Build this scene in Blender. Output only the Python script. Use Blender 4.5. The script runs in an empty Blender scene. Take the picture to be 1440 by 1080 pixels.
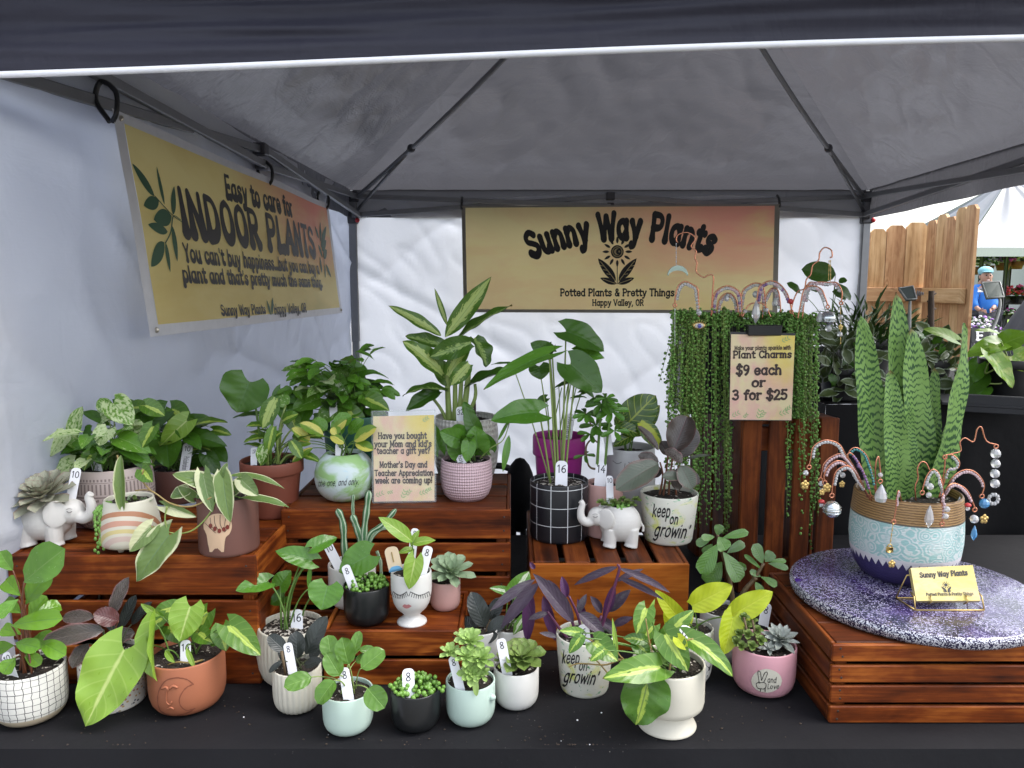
import bpy, math, random
from mathutils import Vector, Matrix
from mathutils import noise as mnoise
random.seed(7)
V = Vector; PI = math.pi
scene = bpy.context.scene; col = scene.collection
# ---------------------------------------------------------------- camera
PITCH = math.radians(7.4); FPX = 1081.0
CAM = V((0, 0, 1.51))
FW = V((0, math.cos(PITCH), -math.sin(PITCH))); UP = V((0, math.sin(PITCH), math.cos(PITCH)))
cd = bpy.data.cameras.new('camera'); cam = bpy.data.objects.new('camera', cd); col.objects.link(cam)
cam.location = CAM; cam.rotation_euler = (PI/2 - PITCH, 0, 0)
cd.sensor_width = 36; cd.lens = 36*FPX/1440; cd.clip_start = .05; cd.clip_end = 2000
scene.camera = cam
# ---------------------------------------------------------------- world, sun, exposure
SUN_EL, SUN_AZ = math.radians(58), math.radians(84)     # azimuth clockwise from +Y: veiled sun high at the right, a little behind the tent
world = bpy.data.worlds.new('World'); scene.world = world; world.use_nodes = True
wn = world.node_tree; wn.nodes.clear()
sky = wn.nodes.new('ShaderNodeTexSky'); sky.sky_type = 'NISHITA'; sky.sun_disc = False
sky.sun_elevation = SUN_EL; sky.sun_rotation = SUN_AZ; sky.dust_density = 4; sky.air_density = 1.2
hsv = wn.nodes.new('ShaderNodeHueSaturation'); hsv.inputs['Saturation'].default_value = .42
bgn = wn.nodes.new('ShaderNodeBackground'); bgn.inputs['Strength'].default_value = .15
wo = wn.nodes.new('ShaderNodeOutputWorld')
wn.links.new(sky.outputs[0], hsv.inputs['Color']); wn.links.new(hsv.outputs[0], bgn.inputs[0]); wn.links.new(bgn.outputs[0], wo.inputs[0])
sl = bpy.data.lights.new('sun', 'SUN'); sl.energy = 1.2; sl.angle = math.radians(50); sl.color = (1, .97, .92)
so = bpy.data.objects.new('sun', sl); col.objects.link(so); so.location = (0, -3, 8)
sdir = V((math.sin(SUN_AZ)*math.cos(SUN_EL), math.cos(SUN_AZ)*math.cos(SUN_EL), math.sin(SUN_EL)))
so.rotation_euler = sdir.to_track_quat('Z', 'Y').to_euler()
scene.view_settings.view_transform = 'Standard'; scene.view_settings.look = 'None'
scene.view_settings.exposure = 1.75; scene.view_settings.gamma = 1
scene.render.engine = 'CYCLES'
scene.cycles.max_bounces = 8; scene.cycles.diffuse_bounces = 4; scene.cycles.transmission_bounces = 6; scene.cycles.transparent_max_bounces = 8
scene.cycles.caustics_reflective = False; scene.cycles.caustics_refractive = False
scene.cycles.use_denoising = True
scene.cycles.sample_clamp_indirect = 6

# ---------------------------------------------------------------- pixel <-> world (photo pixels 1440x1080)
def ray(px, py): return FW + V((1, 0, 0))*((px-720)/FPX) + UP*((540-py)/FPX)
def at_z(px, py, z): r = ray(px, py); return CAM + r*((z-CAM.z)/r.z)
def at_y(px, py, y): r = ray(px, py); return CAM + r*(y/r.y)
def at_x(px, py, x): r = ray(px, py); return CAM + r*(x/r.x)
def dist(P): return (P-CAM).dot(FW)
def mpp(P): return dist(P)/FPX        # metres per photo pixel at a point

# ---------------------------------------------------------------- materials
def newmat(name):
    m = bpy.data.materials.new(name); m.use_nodes = True
    nt = m.node_tree; b = nt.nodes['Principled BSDF']
    return m, nt, b
def nd(nt, typ, ins=None, **props):
    n = nt.nodes.new('ShaderNode'+typ)
    for k, v in props.items(): setattr(n, k, v)
    for k, v in (ins or {}).items():
        s = n.inputs[k]
        if hasattr(v, 'is_output') or isinstance(v, bpy.types.NodeSocket): nt.links.new(v, s)
        else: s.default_value = v
    return n
def c4(c): return (c[0], c[1], c[2], 1)
def math_(nt, op, a, b=0.0, c=None):
    ins = {0: a, 1: b}
    if c is not None: ins[2] = c
    return nd(nt, 'Math', ins, operation=op).outputs[0]
def mixc(nt, f, a, b, blend='MIX'):
    a = c4(a) if isinstance(a, tuple) else a; b = c4(b) if isinstance(b, tuple) else b
    return nd(nt, 'MixRGB', {'Fac': f, 'Color1': a, 'Color2': b}, blend_type=blend).outputs[0]
def smooth(nt, x, lo, hi):
    return nd(nt, 'MapRange', {'Value': x, 'From Min': lo, 'From Max': hi}, interpolation_type='SMOOTHSTEP').outputs[0]
def noise(nt, vec, scale, detail=3, rough=.5, dist_=0):
    ins = {'Scale': scale, 'Detail': detail, 'Roughness': rough, 'Distortion': dist_}
    if vec is not None: ins['Vector'] = vec
    return nd(nt, 'TexNoise', ins).outputs['Fac']
def coord(nt, which='Object'): return nd(nt, 'TexCoord').outputs[which]
def mapping(nt, vec, scale=(1, 1, 1), loc=(0, 0, 0), rot=(0, 0, 0)):
    return nd(nt, 'Mapping', {'Vector': vec, 'Scale': scale, 'Location': loc, 'Rotation': rot}).outputs[0]
def bump(nt, b, h, strength=.3, distance=.002):
    n = nd(nt, 'Bump', {'Height': h, 'Strength': strength, 'Distance': distance})
    nt.links.new(n.outputs[0], b.inputs['Normal'])
def setc(nt, b, c):
    if isinstance(c, tuple): b.inputs['Base Color'].default_value = c4(c)
    else: nt.links.new(c, b.inputs['Base Color'])
MC = {}
def simple(name, c, rough=.5, metal=0, var=.12, scale=30, bmp=0, spec=.5):
    if name in MC: return MC[name]
    m, nt, b = newmat(name)
    f = noise(nt, coord(nt), scale, 4)
    d = tuple(x*(1-var) for x in c); e = tuple(min(1, x*(1+var)) for x in c)
    setc(nt, b, mixc(nt, f, d, e))
    b.inputs['Roughness'].default_value = rough; b.inputs['Metallic'].default_value = metal
    b.inputs['Specular IOR Level'].default_value = spec
    if bmp: bump(nt, b, noise(nt, coord(nt), scale*4, 3), bmp, .001)
    MC[name] = m; return m
def with_translucent(nt, b, colr, fac):
    out = nt.nodes['Material Output']
    t = nd(nt, 'BsdfTranslucent', {'Color': c4(colr) if isinstance(colr, tuple) else colr})
    mx = nd(nt, 'MixShader', {0: fac, 1: b.outputs[0], 2: t.outputs[0]})
    nt.links.new(mx.outputs[0], out.inputs[0])

def leafmat(name, base, base2=None, alt=None, kind='plain', thr=.5, soft=.08, vein=None, rough=.3, kv=1.0, kn=.6, ns=(3, 8), trans=.22, veinw=.03, lat=9, latk=.25):
    """UV: x = leaf id + position along the leaf, y = 0..1 across it"""
    m, nt, b = newmat(name)
    if base[1] > base[0]*1.5 and base[1] < .19 and kind != 'bands':      # dark greens lifted and warmed towards yellow
        base = (base[0]*2.0, base[1]*1.5, base[2]*.9); base2 = base2 and (base2[0]*1.8, base2[1]*1.45, base2[2]*.9)
    uv = nd(nt, 'UVMap').outputs[0]
    sp = nd(nt, 'SeparateXYZ', {0: uv}); ux, uy = sp.outputs[0], sp.outputs[1]
    u = math_(nt, 'FRACT', ux); idn = math_(nt, 'FLOOR', ux)
    wn_ = nd(nt, 'TexWhiteNoise', {'W': idn}, noise_dimensions='1D').outputs[0]
    v = math_(nt, 'MULTIPLY', math_(nt, 'SUBTRACT', uy, .5), 2.0)
    av = math_(nt, 'ABSOLUTE', v)
    base2 = base2 or tuple(x*1.6 for x in base)
    vec = nd(nt, 'CombineXYZ', {0: math_(nt, 'MULTIPLY', ux, 2.0), 1: math_(nt, 'MULTIPLY', uy, 2.0), 2: idn}).outputs[0]
    f = noise(nt, vec, 1.6, 4)
    f = math_(nt, 'ADD', math_(nt, 'MULTIPLY', f, .75), math_(nt, 'MULTIPLY', wn_, .45))
    c = mixc(nt, f, base, base2)
    # feathered coordinates follow the side veins
    sv = math_(nt, 'SUBTRACT', u, math_(nt, 'MULTIPLY', av, .28))
    fe = nd(nt, 'CombineXYZ', {0: math_(nt, 'MULTIPLY', math_(nt, 'ADD', sv, math_(nt, 'MULTIPLY', idn, 3.7)), ns[1]), 1: math_(nt, 'MULTIPLY', v, ns[0]), 2: math_(nt, 'MULTIPLY', idn, 1.3)}).outputs[0]
    nz = noise(nt, fe, 1.0, 4, .6)
    if alt is not None:
        if kind == 'centre':      # light band along the midrib
            x = math_(nt, 'ADD', math_(nt, 'MULTIPLY', av, -kv), math_(nt, 'MULTIPLY', nz, kn))
        elif kind == 'edge':      # light margin
            x = math_(nt, 'ADD', math_(nt, 'MULTIPLY', av, kv), math_(nt, 'MULTIPLY', nz, kn))
        elif kind == 'half':      # one side
            x = math_(nt, 'ADD', math_(nt, 'MULTIPLY', math_(nt, 'ADD', v, math_(nt, 'SUBTRACT', wn_, .5)), kv), math_(nt, 'MULTIPLY', nz, kn))
        elif kind == 'bands':     # cross bands
            w = math_(nt, 'SINE', math_(nt, 'ADD', math_(nt, 'MULTIPLY', u, 165.0), math_(nt, 'ADD', math_(nt, 'MULTIPLY', nz, 15.0), math_(nt, 'MULTIPLY', noise(nt, fe, .45, 3), 26.0))))
            x = math_(nt, 'ADD', math_(nt, 'MULTIPLY', w, .34), math_(nt, 'ADD', math_(nt, 'MULTIPLY', noise(nt, fe, 3.0, 4, .7), kn), math_(nt, 'MULTIPLY', math_(nt, 'SUBTRACT', noise(nt, fe, .5, 2), .5), .9)))
        else:                     # marbling
            x = math_(nt, 'ADD', math_(nt, 'MULTIPLY', nz, kn), math_(nt, 'MULTIPLY', math_(nt, 'SUBTRACT', wn_, .5), .25))
        msk = smooth(nt, x, thr-soft, thr+soft)
        c = mixc(nt, msk, c, alt)
    tipm = math_(nt, 'MULTIPLY', smooth(nt, math_(nt, 'ADD', u, math_(nt, 'MULTIPLY', nz, .06)), .985, 1.02), smooth(nt, wn_, .45, .6))
    c = mixc(nt, math_(nt, 'MULTIPLY', tipm, .75), c, (.20, .12, .04))
    spot = math_(nt, 'MULTIPLY', smooth(nt, noise(nt, vec, 14, 2), .72, .76), smooth(nt, wn_, .3, .8))
    c = mixc(nt, math_(nt, 'MULTIPLY', spot, .45), c, mixc(nt, .5, c, (.16, .12, .05)))
    if vein:
        mr = smooth(nt, av, veinw*1.6, veinw*.5)
        c = mixc(nt, math_(nt, 'MULTIPLY', mr, .8), c, vein)
        la = smooth(nt, math_(nt, 'SINE', math_(nt, 'MULTIPLY', sv, lat*6.283)), .86, 1.0)
        c = mixc(nt, math_(nt, 'MULTIPLY', la, latk), c, vein)
    setc(nt, b, c)
    nt.links.new(math_(nt, 'ADD', rough-.08, math_(nt, 'MULTIPLY', noise(nt, vec, 5, 3), .16)), b.inputs['Roughness'])
    b.inputs['Specular IOR Level'].default_value = .5
    h = math_(nt, 'SINE', math_(nt, 'MULTIPLY', sv, lat*6.283))
    mid = smooth(nt, av, 0.0, .1)
    bump(nt, b, math_(nt, 'ADD', math_(nt, 'MULTIPLY', h, .3), mid), .35, .0012)
    tc = mixc(nt, 1.0, c, (1.0, 1.0, .55), 'MULTIPLY')
    with_translucent(nt, b, tc, trans)
    return m

# ---------------------------------------------------------------- mesh builder
class MB:
    def __init__(s): s.v = []; s.f = []; s.uv = []; s.mi = []; s.m = 0
    def vert(s, p, uv=(0, 0)): s.v.append((p[0], p[1], p[2])); s.uv.append(uv); return len(s.v)-1
    def face(s, *i): s.f.append(i); s.mi.append(s.m)
    def grid(s, fn, nu, nv, flip=False):
        b = len(s.v)
        for i in range(nu+1):
            for j in range(nv+1):
                p, uv = fn(i/nu, j/nv); s.vert(p, uv)
        for i in range(nu):
            for j in range(nv):
                a = b+i*(nv+1)+j; q = (a, a+nv+1, a+nv+2, a+1)
                s.face(*(q[::-1] if flip else q))
    def box(s, c, h, M=None, bev=.002, la=None):
        c = V(c); M = M or Matrix.Identity(3); h = list(h); bev = min(bev, min(h)*.45)
        la = h.index(max(h)) if la is None else la
        ou, ov = random.uniform(0, 50), random.uniform(0, 50)
        idx = {}
        def vv(sg, ax):      # corner sg, on the face along axis ax
            k = (sg, ax)
            if k in idx: return idx[k]
            l = V([sg[i]*(h[i] if i == ax else h[i]-bev) for i in range(3)])
            u = l[la]+ou; w = sum(l[i] for i in range(3) if i != la)+ov
            idx[k] = s.vert(c+M@l, (u, w)); return idx[k]
        S = (-1, 1)
        for ax in range(3):
            a, b = [(1, 2), (2, 0), (0, 1)][ax]
            for sg in S:
                q = []
                for (x, y) in ((-1, -1), (1, -1), (1, 1), (-1, 1)):
                    t = [0, 0, 0]; t[ax] = sg; t[a] = x; t[b] = y; q.append(vv(tuple(t), ax))
                s.face(*(q if sg > 0 else q[::-1]))
        for ax in range(3):   # edges parallel to ax
            a, b = [(1, 2), (2, 0), (0, 1)][ax]
            for x in S:
                for y in S:
                    t0 = [0, 0, 0]; t0[ax] = -1; t0[a] = x; t0[b] = y
                    t1 = list(t0); t1[ax] = 1
                    q = [vv(tuple(t0), a), vv(tuple(t0), b), vv(tuple(t1), b), vv(tuple(t1), a)]
                    s.face(*(q if x*y < 0 else q[::-1]))
        for x in S:
            for y in S:
                for z in S:
                    t = (x, y, z); q = [vv(t, 0), vv(t, 1), vv(t, 2)]
                    s.face(*(q if x*y*z > 0 else q[::-1]))
    def tube(s, pts, r, n=8, cap=True, vscale=1):
        pts = [V(p) for p in pts]; N = len(pts)
        rs = r if isinstance(r, (list, tuple)) else [r]*N
        T0 = (pts[1]-pts[0]).normalized()
        ref = V((0, 0, 1)) if abs(T0.z) < .9 else V((1, 0, 0))
        X = T0.cross(ref).normalized(); b = len(s.v); L = 0
        for i in range(N):
            T = (pts[min(i+1, N-1)]-pts[max(i-1, 0)]).normalized()
            X = (X-T*X.dot(T)).normalized(); Y = T.cross(X)
            if i: L += (pts[i]-pts[i-1]).length
            for k in range(n):
                a = 2*PI*k/n
                s.vert(pts[i]+(X*math.cos(a)+Y*math.sin(a))*rs[i], (L*vscale, k/n))
        for i in range(N-1):
            for k in range(n):
                k2 = (k+1) % n
                s.face(b+i*n+k, b+i*n+k2, b+(i+1)*n+k2, b+(i+1)*n+k)
        if cap:
            s.face(*[b+k for k in range(n)][::-1]); s.face(*[b+(N-1)*n+k for k in range(n)])
    def ball(s, c, r, nu=8, nv=6, sc=(1, 1, 1), M=None):
        c = V(c); b = len(s.v); M = M or Matrix.Identity(3)
        s.vert(c+M@V((0, 0, -r*sc[2])), (0, 0))
        for i in range(1, nv):
            t = -PI/2+PI*i/nv
            for k in range(nu):
                a = 2*PI*k/nu
                s.vert(c+M@V((r*sc[0]*math.cos(t)*math.cos(a), r*sc[1]*math.cos(t)*math.sin(a), r*sc[2]*math.sin(t))), (k/nu, i/nv))
        top = s.vert(c+M@V((0, 0, r*sc[2])), (0, 1))
        for k in range(nu):
            k2 = (k+1) % nu
            s.face(b, b+1+k2, b+1+k)
            for i in range(nv-2):
                a = b+1+i*nu; s.face(a+k, a+k2, a+nu+k2, a+nu+k)
            a = b+1+(nv-2)*nu; s.face(a+k, a+k2, top)
    def lathe(s, prof, c=(0, 0, 0), n=48, rot=0, rf=None):
        """prof [(r,z)], seam at the back; uv x .5 = front, y = z/zmax"""
        c = V(c); b = len(s.v); zm = max(p[1] for p in prof) or 1
        for (r, z) in prof:
            for k in range(n+1):
                a = 2*PI*(k/n-.5)
                rr = r*(rf(a, z/zm) if rf else 1)
                s.vert(c+V((math.sin(a+rot)*rr if 0 else rr*math.sin(a)*math.cos(rot)+rr*math.cos(a)*math.sin(rot), -rr*math.cos(a)*math.cos(rot)+rr*math.sin(a)*math.sin(rot), z)), (k/n, z/zm))
        for i in range(len(prof)-1):
            for k in range(n):
                a = b+i*(n+1)+k; s.face(a, a+1, a+n+2, a+n+1)
    def disc(s, c, r, n=32, z=0):
        c = V(c); b = s.vert(c, (.5, .5))
        for k in range(n):
            a = 2*PI*k/n; s.vert(c+V((math.cos(a)*r, math.sin(a)*r, 0)), (.5+.5*math.cos(a), .5+.5*math.sin(a)))
        for k in range(n): s.face(b, b+1+k, b+1+(k+1) % n)
    def build(s, name, mat, parent=None, flat=False):
        me = bpy.data.meshes.new(name)
        o = V((0, 0, 0))
        p = parent
        while p is not None: o += p.location; p = p.parent
        me.from_pydata([(x-o[0], y-o[1], z-o[2]) for x, y, z in s.v], [], s.f)
        ul = me.uv_layers.new(name='UVMap')
        li = [0]*len(me.loops); me.loops.foreach_get('vertex_index', li)
        fl = [0.0]*(2*len(li))
        for k, i in enumerate(li): fl[2*k], fl[2*k+1] = s.uv[i]
        ul.data.foreach_set('uv', fl)
        mats = mat if isinstance(mat, (list, tuple)) else [mat]
        for mm in mats: me.materials.append(mm)
        if len(mats) > 1: me.polygons.foreach_set('material_index', s.mi)
        me.polygons.foreach_set('use_smooth', [not flat]*len(me.polygons))
        me.update()
        ob = bpy.data.objects.new(name, me); col.objects.link(ob)
        if parent is not None: ob.parent = parent
        return ob
def thing(name, label, cat, loc=(0, 0, 0), group=None):
    o = bpy.data.objects.new(name, None); o.empty_display_size = .05; col.objects.link(o)
    o.location = loc; tag_(o, label, cat, group); return o
def tag_(o, label, cat, group=None, kind=None):
    if label: o['label'] = label
    if cat: o['category'] = cat
    if group: o['group'] = group
    if kind: o['kind'] = kind
    return o
def sharp(o):          # bevelled boxes: flat faces, rounded edges
    me = o.data
    for p in me.polygons: p.use_smooth = False
    return o
def bez(p0, p1, p2, n=8):
    return [p0*(1-t)**2+p1*2*t*(1-t)+p2*t*t for t in [i/n for i in range(n+1)]]
def cr(pts, n=6, closed=False):
    """Catmull-Rom through the points"""
    P = [V(p) for p in pts]; out = []
    for i in range(len(P)-1):
        a, b, c, d = P[max(i-1, 0)], P[i], P[i+1], P[min(i+2, len(P)-1)]
        for k in range(n):
            t = k/n
            out.append(.5*((2*b)+(c-a)*t+(2*a-5*b+4*c-d)*t*t+(3*b-a-3*c+d)*t**3))
    out.append(P[-1]); return out

# ---------------------------------------------------------------- lettering: an own stroke font
GL = {
'a': (6.2, "~4.9,4.6 3.4,6 1.4,5.2 .7,3 1.4,.8 3.2,.1 4.9,1.6", "|5,6 5,0"),
'b': (6.2, "|1,9 1,0", "~1,4.6 2.6,6 4.6,5.2 5.3,3 4.6,.8 2.6,0 1,1.4"),
'c': (5.8, "~5,4.8 3.6,6 1.6,5.2 .8,3 1.6,.8 3.6,0 5.2,1.2"),
'd': (6.2, "|5,9 5,0", "~5,4.6 3.4,6 1.4,5.2 .7,3 1.4,.8 3.4,0 5,1.4"),
'e': (6, "|.9,3 5,3.2", "~5.1,3.3 4.6,5.2 3,6 1.4,5.2 .7,3 1.5,.7 3.4,0 5.1,1.2"),
'f': (4.4, "~4.4,8.4 3.2,9 2.2,8 2,6 2,3 2,0", "|.6,5.8 3.8,5.8"),
'g': (6.2, "~5,6 5,2 5,-1.5 3.4,-3 1,-2.2", "~4.9,4.6 3.4,6 1.4,5.2 .7,3 1.4,.8 3.2,.1 4.9,1.6"),
'h': (6.2, "|1,9 1,0", "~1,4.4 3,6 4.7,4.8 5,3 5,0"),
'i': (2.4, "|1.1,6 1.1,0", "|1.1,8.1 1.1,8.5"),
'k': (5.8, "|1,9 1,0", "|4.8,6 1.4,3", "|2.2,3.6 5,0"),
'l': (2.4, "|1.1,9 1.1,0"),
'm': (8.6, "|1,6 1,0", "~1,4.6 2.6,6 4,4.8 4.1,2 4.1,0", "~4.1,4.6 5.8,6 7.1,4.8 7.2,2 7.2,0"),
'n': (6.2, "|1,6 1,0", "~1,4.4 3,6 4.7,4.8 5,3 5,0"),
'o': (6.2, "~3,6 1.3,5.1 .7,3 1.3,.9 3,0 4.8,.9 5.4,3 4.8,5.1 3,6"),
'p': (6.2, "|1,6 1,-3", "~1,4.6 2.6,6 4.6,5.2 5.3,3 4.6,.8 2.6,0 1,1.4"),
'r': (4.6, "|1,6 1,0", "~1,4 2.4,5.7 4,5.6"),
's': (5.4, "~4.6,5 3,6 1.2,5.2 1.4,3.8 3.4,2.8 4.6,1.6 3,0 .8,.8"),
't': (4.4, "~2,8.2 2,4 2,1.4 2.6,.1 4,.5", "|.5,6 4,6"),
'u': (6.2, "~1,6 1,2 1.6,.4 3.2,0 4.8,1.6", "|5,6 5,0"),
'v': (5.6, "|.6,6 2.8,0", "|2.8,0 5,6"),
'w': (7.6, "|.5,6 2,0", "|2,0 3.8,5", "|3.8,5 5.6,0", "|5.6,0 7.1,6"),
'y': (5.8, "|.8,6 3,.4", "~5.2,6 3,0 2,-2.6 .6,-2.8"),
'A': (7.2, "|.6,0 3.6,9", "|3.6,9 6.6,0", "|1.8,3 5.4,3"),
'C': (6.8, "~6,7.4 4,9 1.6,7.6 .8,4.5 1.6,1.4 4,0 6.2,1.8"),
'D': (7, "|1,9 1,0", "~1,9 4,8.6 5.8,6.4 5.8,2.6 4,.4 1,0"),
'E': (6, "|1,9 1,0", "|1,9 5,9", "|1,4.6 4.4,4.6", "|1,0 5.2,0"),
'H': (7.2, "|1,9 1,0", "|6,9 6,0", "|1,4.6 6,4.6"),
'I': (2.6, "|1.2,9 1.2,0"),
'L': (5.6, "|1,9 1,0", "|1,0 5,0"),
'M': (8.2, "|1,0 1,9", "|1,9 4,2", "|4,2 7,9", "|7,9 7,0"),
'N': (7.2, "|1,0 1,9", "|1,9 6,0", "|6,0 6,9"),
'O': (7.2, "~3.5,9 1.5,7.7 .8,4.5 1.5,1.3 3.5,0 5.6,1.3 6.3,4.5 5.6,7.7 3.5,9"),
'P': (6.2, "|1,9 1,0", "~1,9 4,8.8 5.4,7.4 5.2,5.2 3.6,4.2 1,4.2"),
'R': (6.6, "|1,9 1,0", "~1,9 4,8.8 5.4,7.4 5.2,5.2 3.6,4.2 1,4.2", "|3,4.2 5.8,0"),
'S': (6.2, "~5.4,7.6 3.4,9 1.2,7.8 1.2,5.8 3.4,4.6 5.4,3.2 5.2,1 3,0 .6,1.4"),
'T': (6.4, "|.4,9 6,9", "|3.2,9 3.2,0"),
'V': (6.8, "|.5,9 3.4,0", "|3.4,0 6.3,9"),
'W': (9.2, "|.4,9 2.4,0", "|2.4,0 4.6,8", "|4.6,8 6.8,0", "|6.8,0 8.8,9"),
'Y': (6.6, "|.5,9 3.3,4.4", "|6,9 3.3,4.4", "|3.3,4.4 3.3,0"),
'0': (6, "~3,9 1.2,7.4 .8,4.5 1.2,1.4 3,0 4.8,1.4 5.2,4.5 4.8,7.4 3,9"),
'1': (4.4, "|1,7.4 2.6,9", "|2.6,9 2.6,0"),
'2': (6, "~.8,7 2.6,9 4.8,7.6 4.4,5 .8,0", "|.8,0 5.2,0"),
'3': (6, "~.8,8 3,9 4.8,7.4 3.8,5 2.4,4.8", "~2.4,4.8 4.8,4 5,1.6 3,0 .6,1"),
'4': (6, "|3.8,9 .6,3.2", "|.6,3.2 5.4,3.2", "|4,6 4,0"),
'5': (6, "|4.8,9 1.4,9", "|1.4,9 1.1,5", "~1.1,5 3.4,5.6 5.1,3.8 4.6,1 2.6,0 .6,1"),
'6': (6, "~4.8,8.6 2.4,7.4 .9,4.4 1,1.6 3,0 4.9,1.4 4.7,4 3,5 1.1,3.4"),
'8': (6, "~3,4.8 1.2,6.4 1.6,8.6 3,9 4.6,8.4 4.8,6.4 3,4.8 1,3 1,.9 3,0 5,1 5,3 3,4.8"),
'9': (6, "~5,5.8 3.4,4.2 1.2,5 1,7.6 2.8,9 4.8,8 5,5.8 4.4,2.4 2.4,0"),
'.': (2.2, "|1,.3 1,.5"), ',': (2.4, "~1.2,.4 1.2,-.4 .6,-1.6"), "'": (2, "|1,9 .8,7"),
'!': (2.6, "|1.2,9 1.2,3", "|1.2,.3 1.2,.5"),
'?': (5.4, "~.8,7.4 2.6,9 4.6,7.6 4.2,5.4 2.8,4.4 2.7,3", "|2.7,.3 2.7,.5"),
'&': (6.8, "~5.8,0 2,6.2 2.2,8.4 3.6,9 4.6,7.6 3.4,5.4 1,3 1,1 2.6,0 4.6,1 5.8,3.6"),
'$': (6.2, "~5.4,7.6 3.4,9 1.2,7.8 1.2,5.8 3.4,4.6 5.4,3.2 5.2,1 3,0 .6,1.4", "|3.2,10.2 3.2,-1.2"),
' ': (3.4,),
}
def twidth(t, sp=.6): return sum(GL[c][0]+sp for c in t)-sp
def stroke(mb, P, wf, mapf, lay, cap=6):
    """ribbon with round ends through 2-D points P; mapf(x, y, off) -> world"""
    n = len(P); L = []; R = []
    for i in range(n):
        t = (P[min(i+1, n-1)]-P[max(i-1, 0)])
        t = t.normalized() if t.length > 1e-6 else V((0, 1))
        nn = V((-t.y, t.x)); w = wf(P[i], i/(n-1))/2
        L.append(P[i]+nn*w); R.append(P[i]-nn*w)
    li = [mb.vert(mapf(p.x, p.y, lay)) for p in L]; ri = [mb.vert(mapf(p.x, p.y, lay)) for p in R]
    for i in range(n-1): mb.face(ri[i], ri[i+1], li[i+1], li[i])
    for e, sgn in ((0, -1), (n-1, 1)):
        t = (P[min(e+1, n-1)]-P[max(e-1, 0)]); t = t.normalized() if t.length > 1e-6 else V((0, 1))
        nn = V((-t.y, t.x)); w = wf(P[e], e/(n-1))/2; ring = []
        for k in range(cap+1):
            a = PI*k/cap; q = P[e]+nn*w*math.cos(a)+t*sgn*w*math.sin(a)*.9
            ring.append(mb.vert(mapf(q.x, q.y, lay)))
        mb.face(*(ring[::-1] if sgn > 0 else ring))
def lettering(mb, text, mapf, x0, x1, y, h, style='slab', weight=None, sp=.6, lay0=0, pre=None):
    """cap height h, fitted between x0 and x1 on baseline y in the units of mapf"""
    tw = twidth(text, sp); sx = (x1-x0)/tw; sy = h/9; x = 0; lay = lay0
    fm = lambda a, b, l: mapf(x0+a*sx, y+b*sy, l) if pre is None else mapf(*pre(x0+a*sx, y+b*sy), l)
    W = (weight*1.14 if weight and style != 'pen' else weight) or {'slab': 1.95, 'groovy': 2.1, 'pen': .75, 'fat': 2.3}[style]
    for ch in text:
        g = GL[ch]; capH = 9 if (ch.isupper() or ch in 'bdfhklt0123456789!?&$') else 6
        for k, s in enumerate(g[1:]):
            pts = [V(tuple(float(q) for q in p.split(','))) for p in s[1:].split()]
            P = [V((p.x+x, p.y)) for p in pts]
            if s[0] == '~': P = [V((p.x, p.y)) for p in cr([(p.x, p.y, 0) for p in P], 5)]
            else:
                P = [P[0].lerp(P[-1], i/5) for i in range(6)]
            if style == 'pen': wf = lambda p, t: W
            elif style == 'slab': wf = lambda p, t: W*(.82+.3*abs(2*t-1)**2)
            elif style == 'groovy': wf = lambda p, t: W*(1.42-.8*max(0, min(1, p.y/capH)))*(.9+.2*abs(2*t-1)**3)
            else: wf = lambda p, t: W*(1.16-.3*max(0, min(1, p.y/9)))*(.85+.28*abs(2*t-1)**2)
            stroke(mb, P, wf, fm, lay); lay += 3e-5
            if style in ('slab', 'groovy') and s[0] == '|' and abs(pts[0].x-pts[-1].x) < 2.7 and abs(pts[0].y-pts[-1].y) > 2:
                for e in (P[0], P[-1]):
                    if style == 'groovy' and e.y > 1: continue
                    hw = 1.05 if style == 'slab' else .8
                    stroke(mb, [V((e.x-hw, e.y)), V((e.x, e.y)), V((e.x+hw, e.y))], lambda p, t: W*.62, fm, lay, 4); lay += 3e-5
        x += g[0]+sp
    return lay

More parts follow.
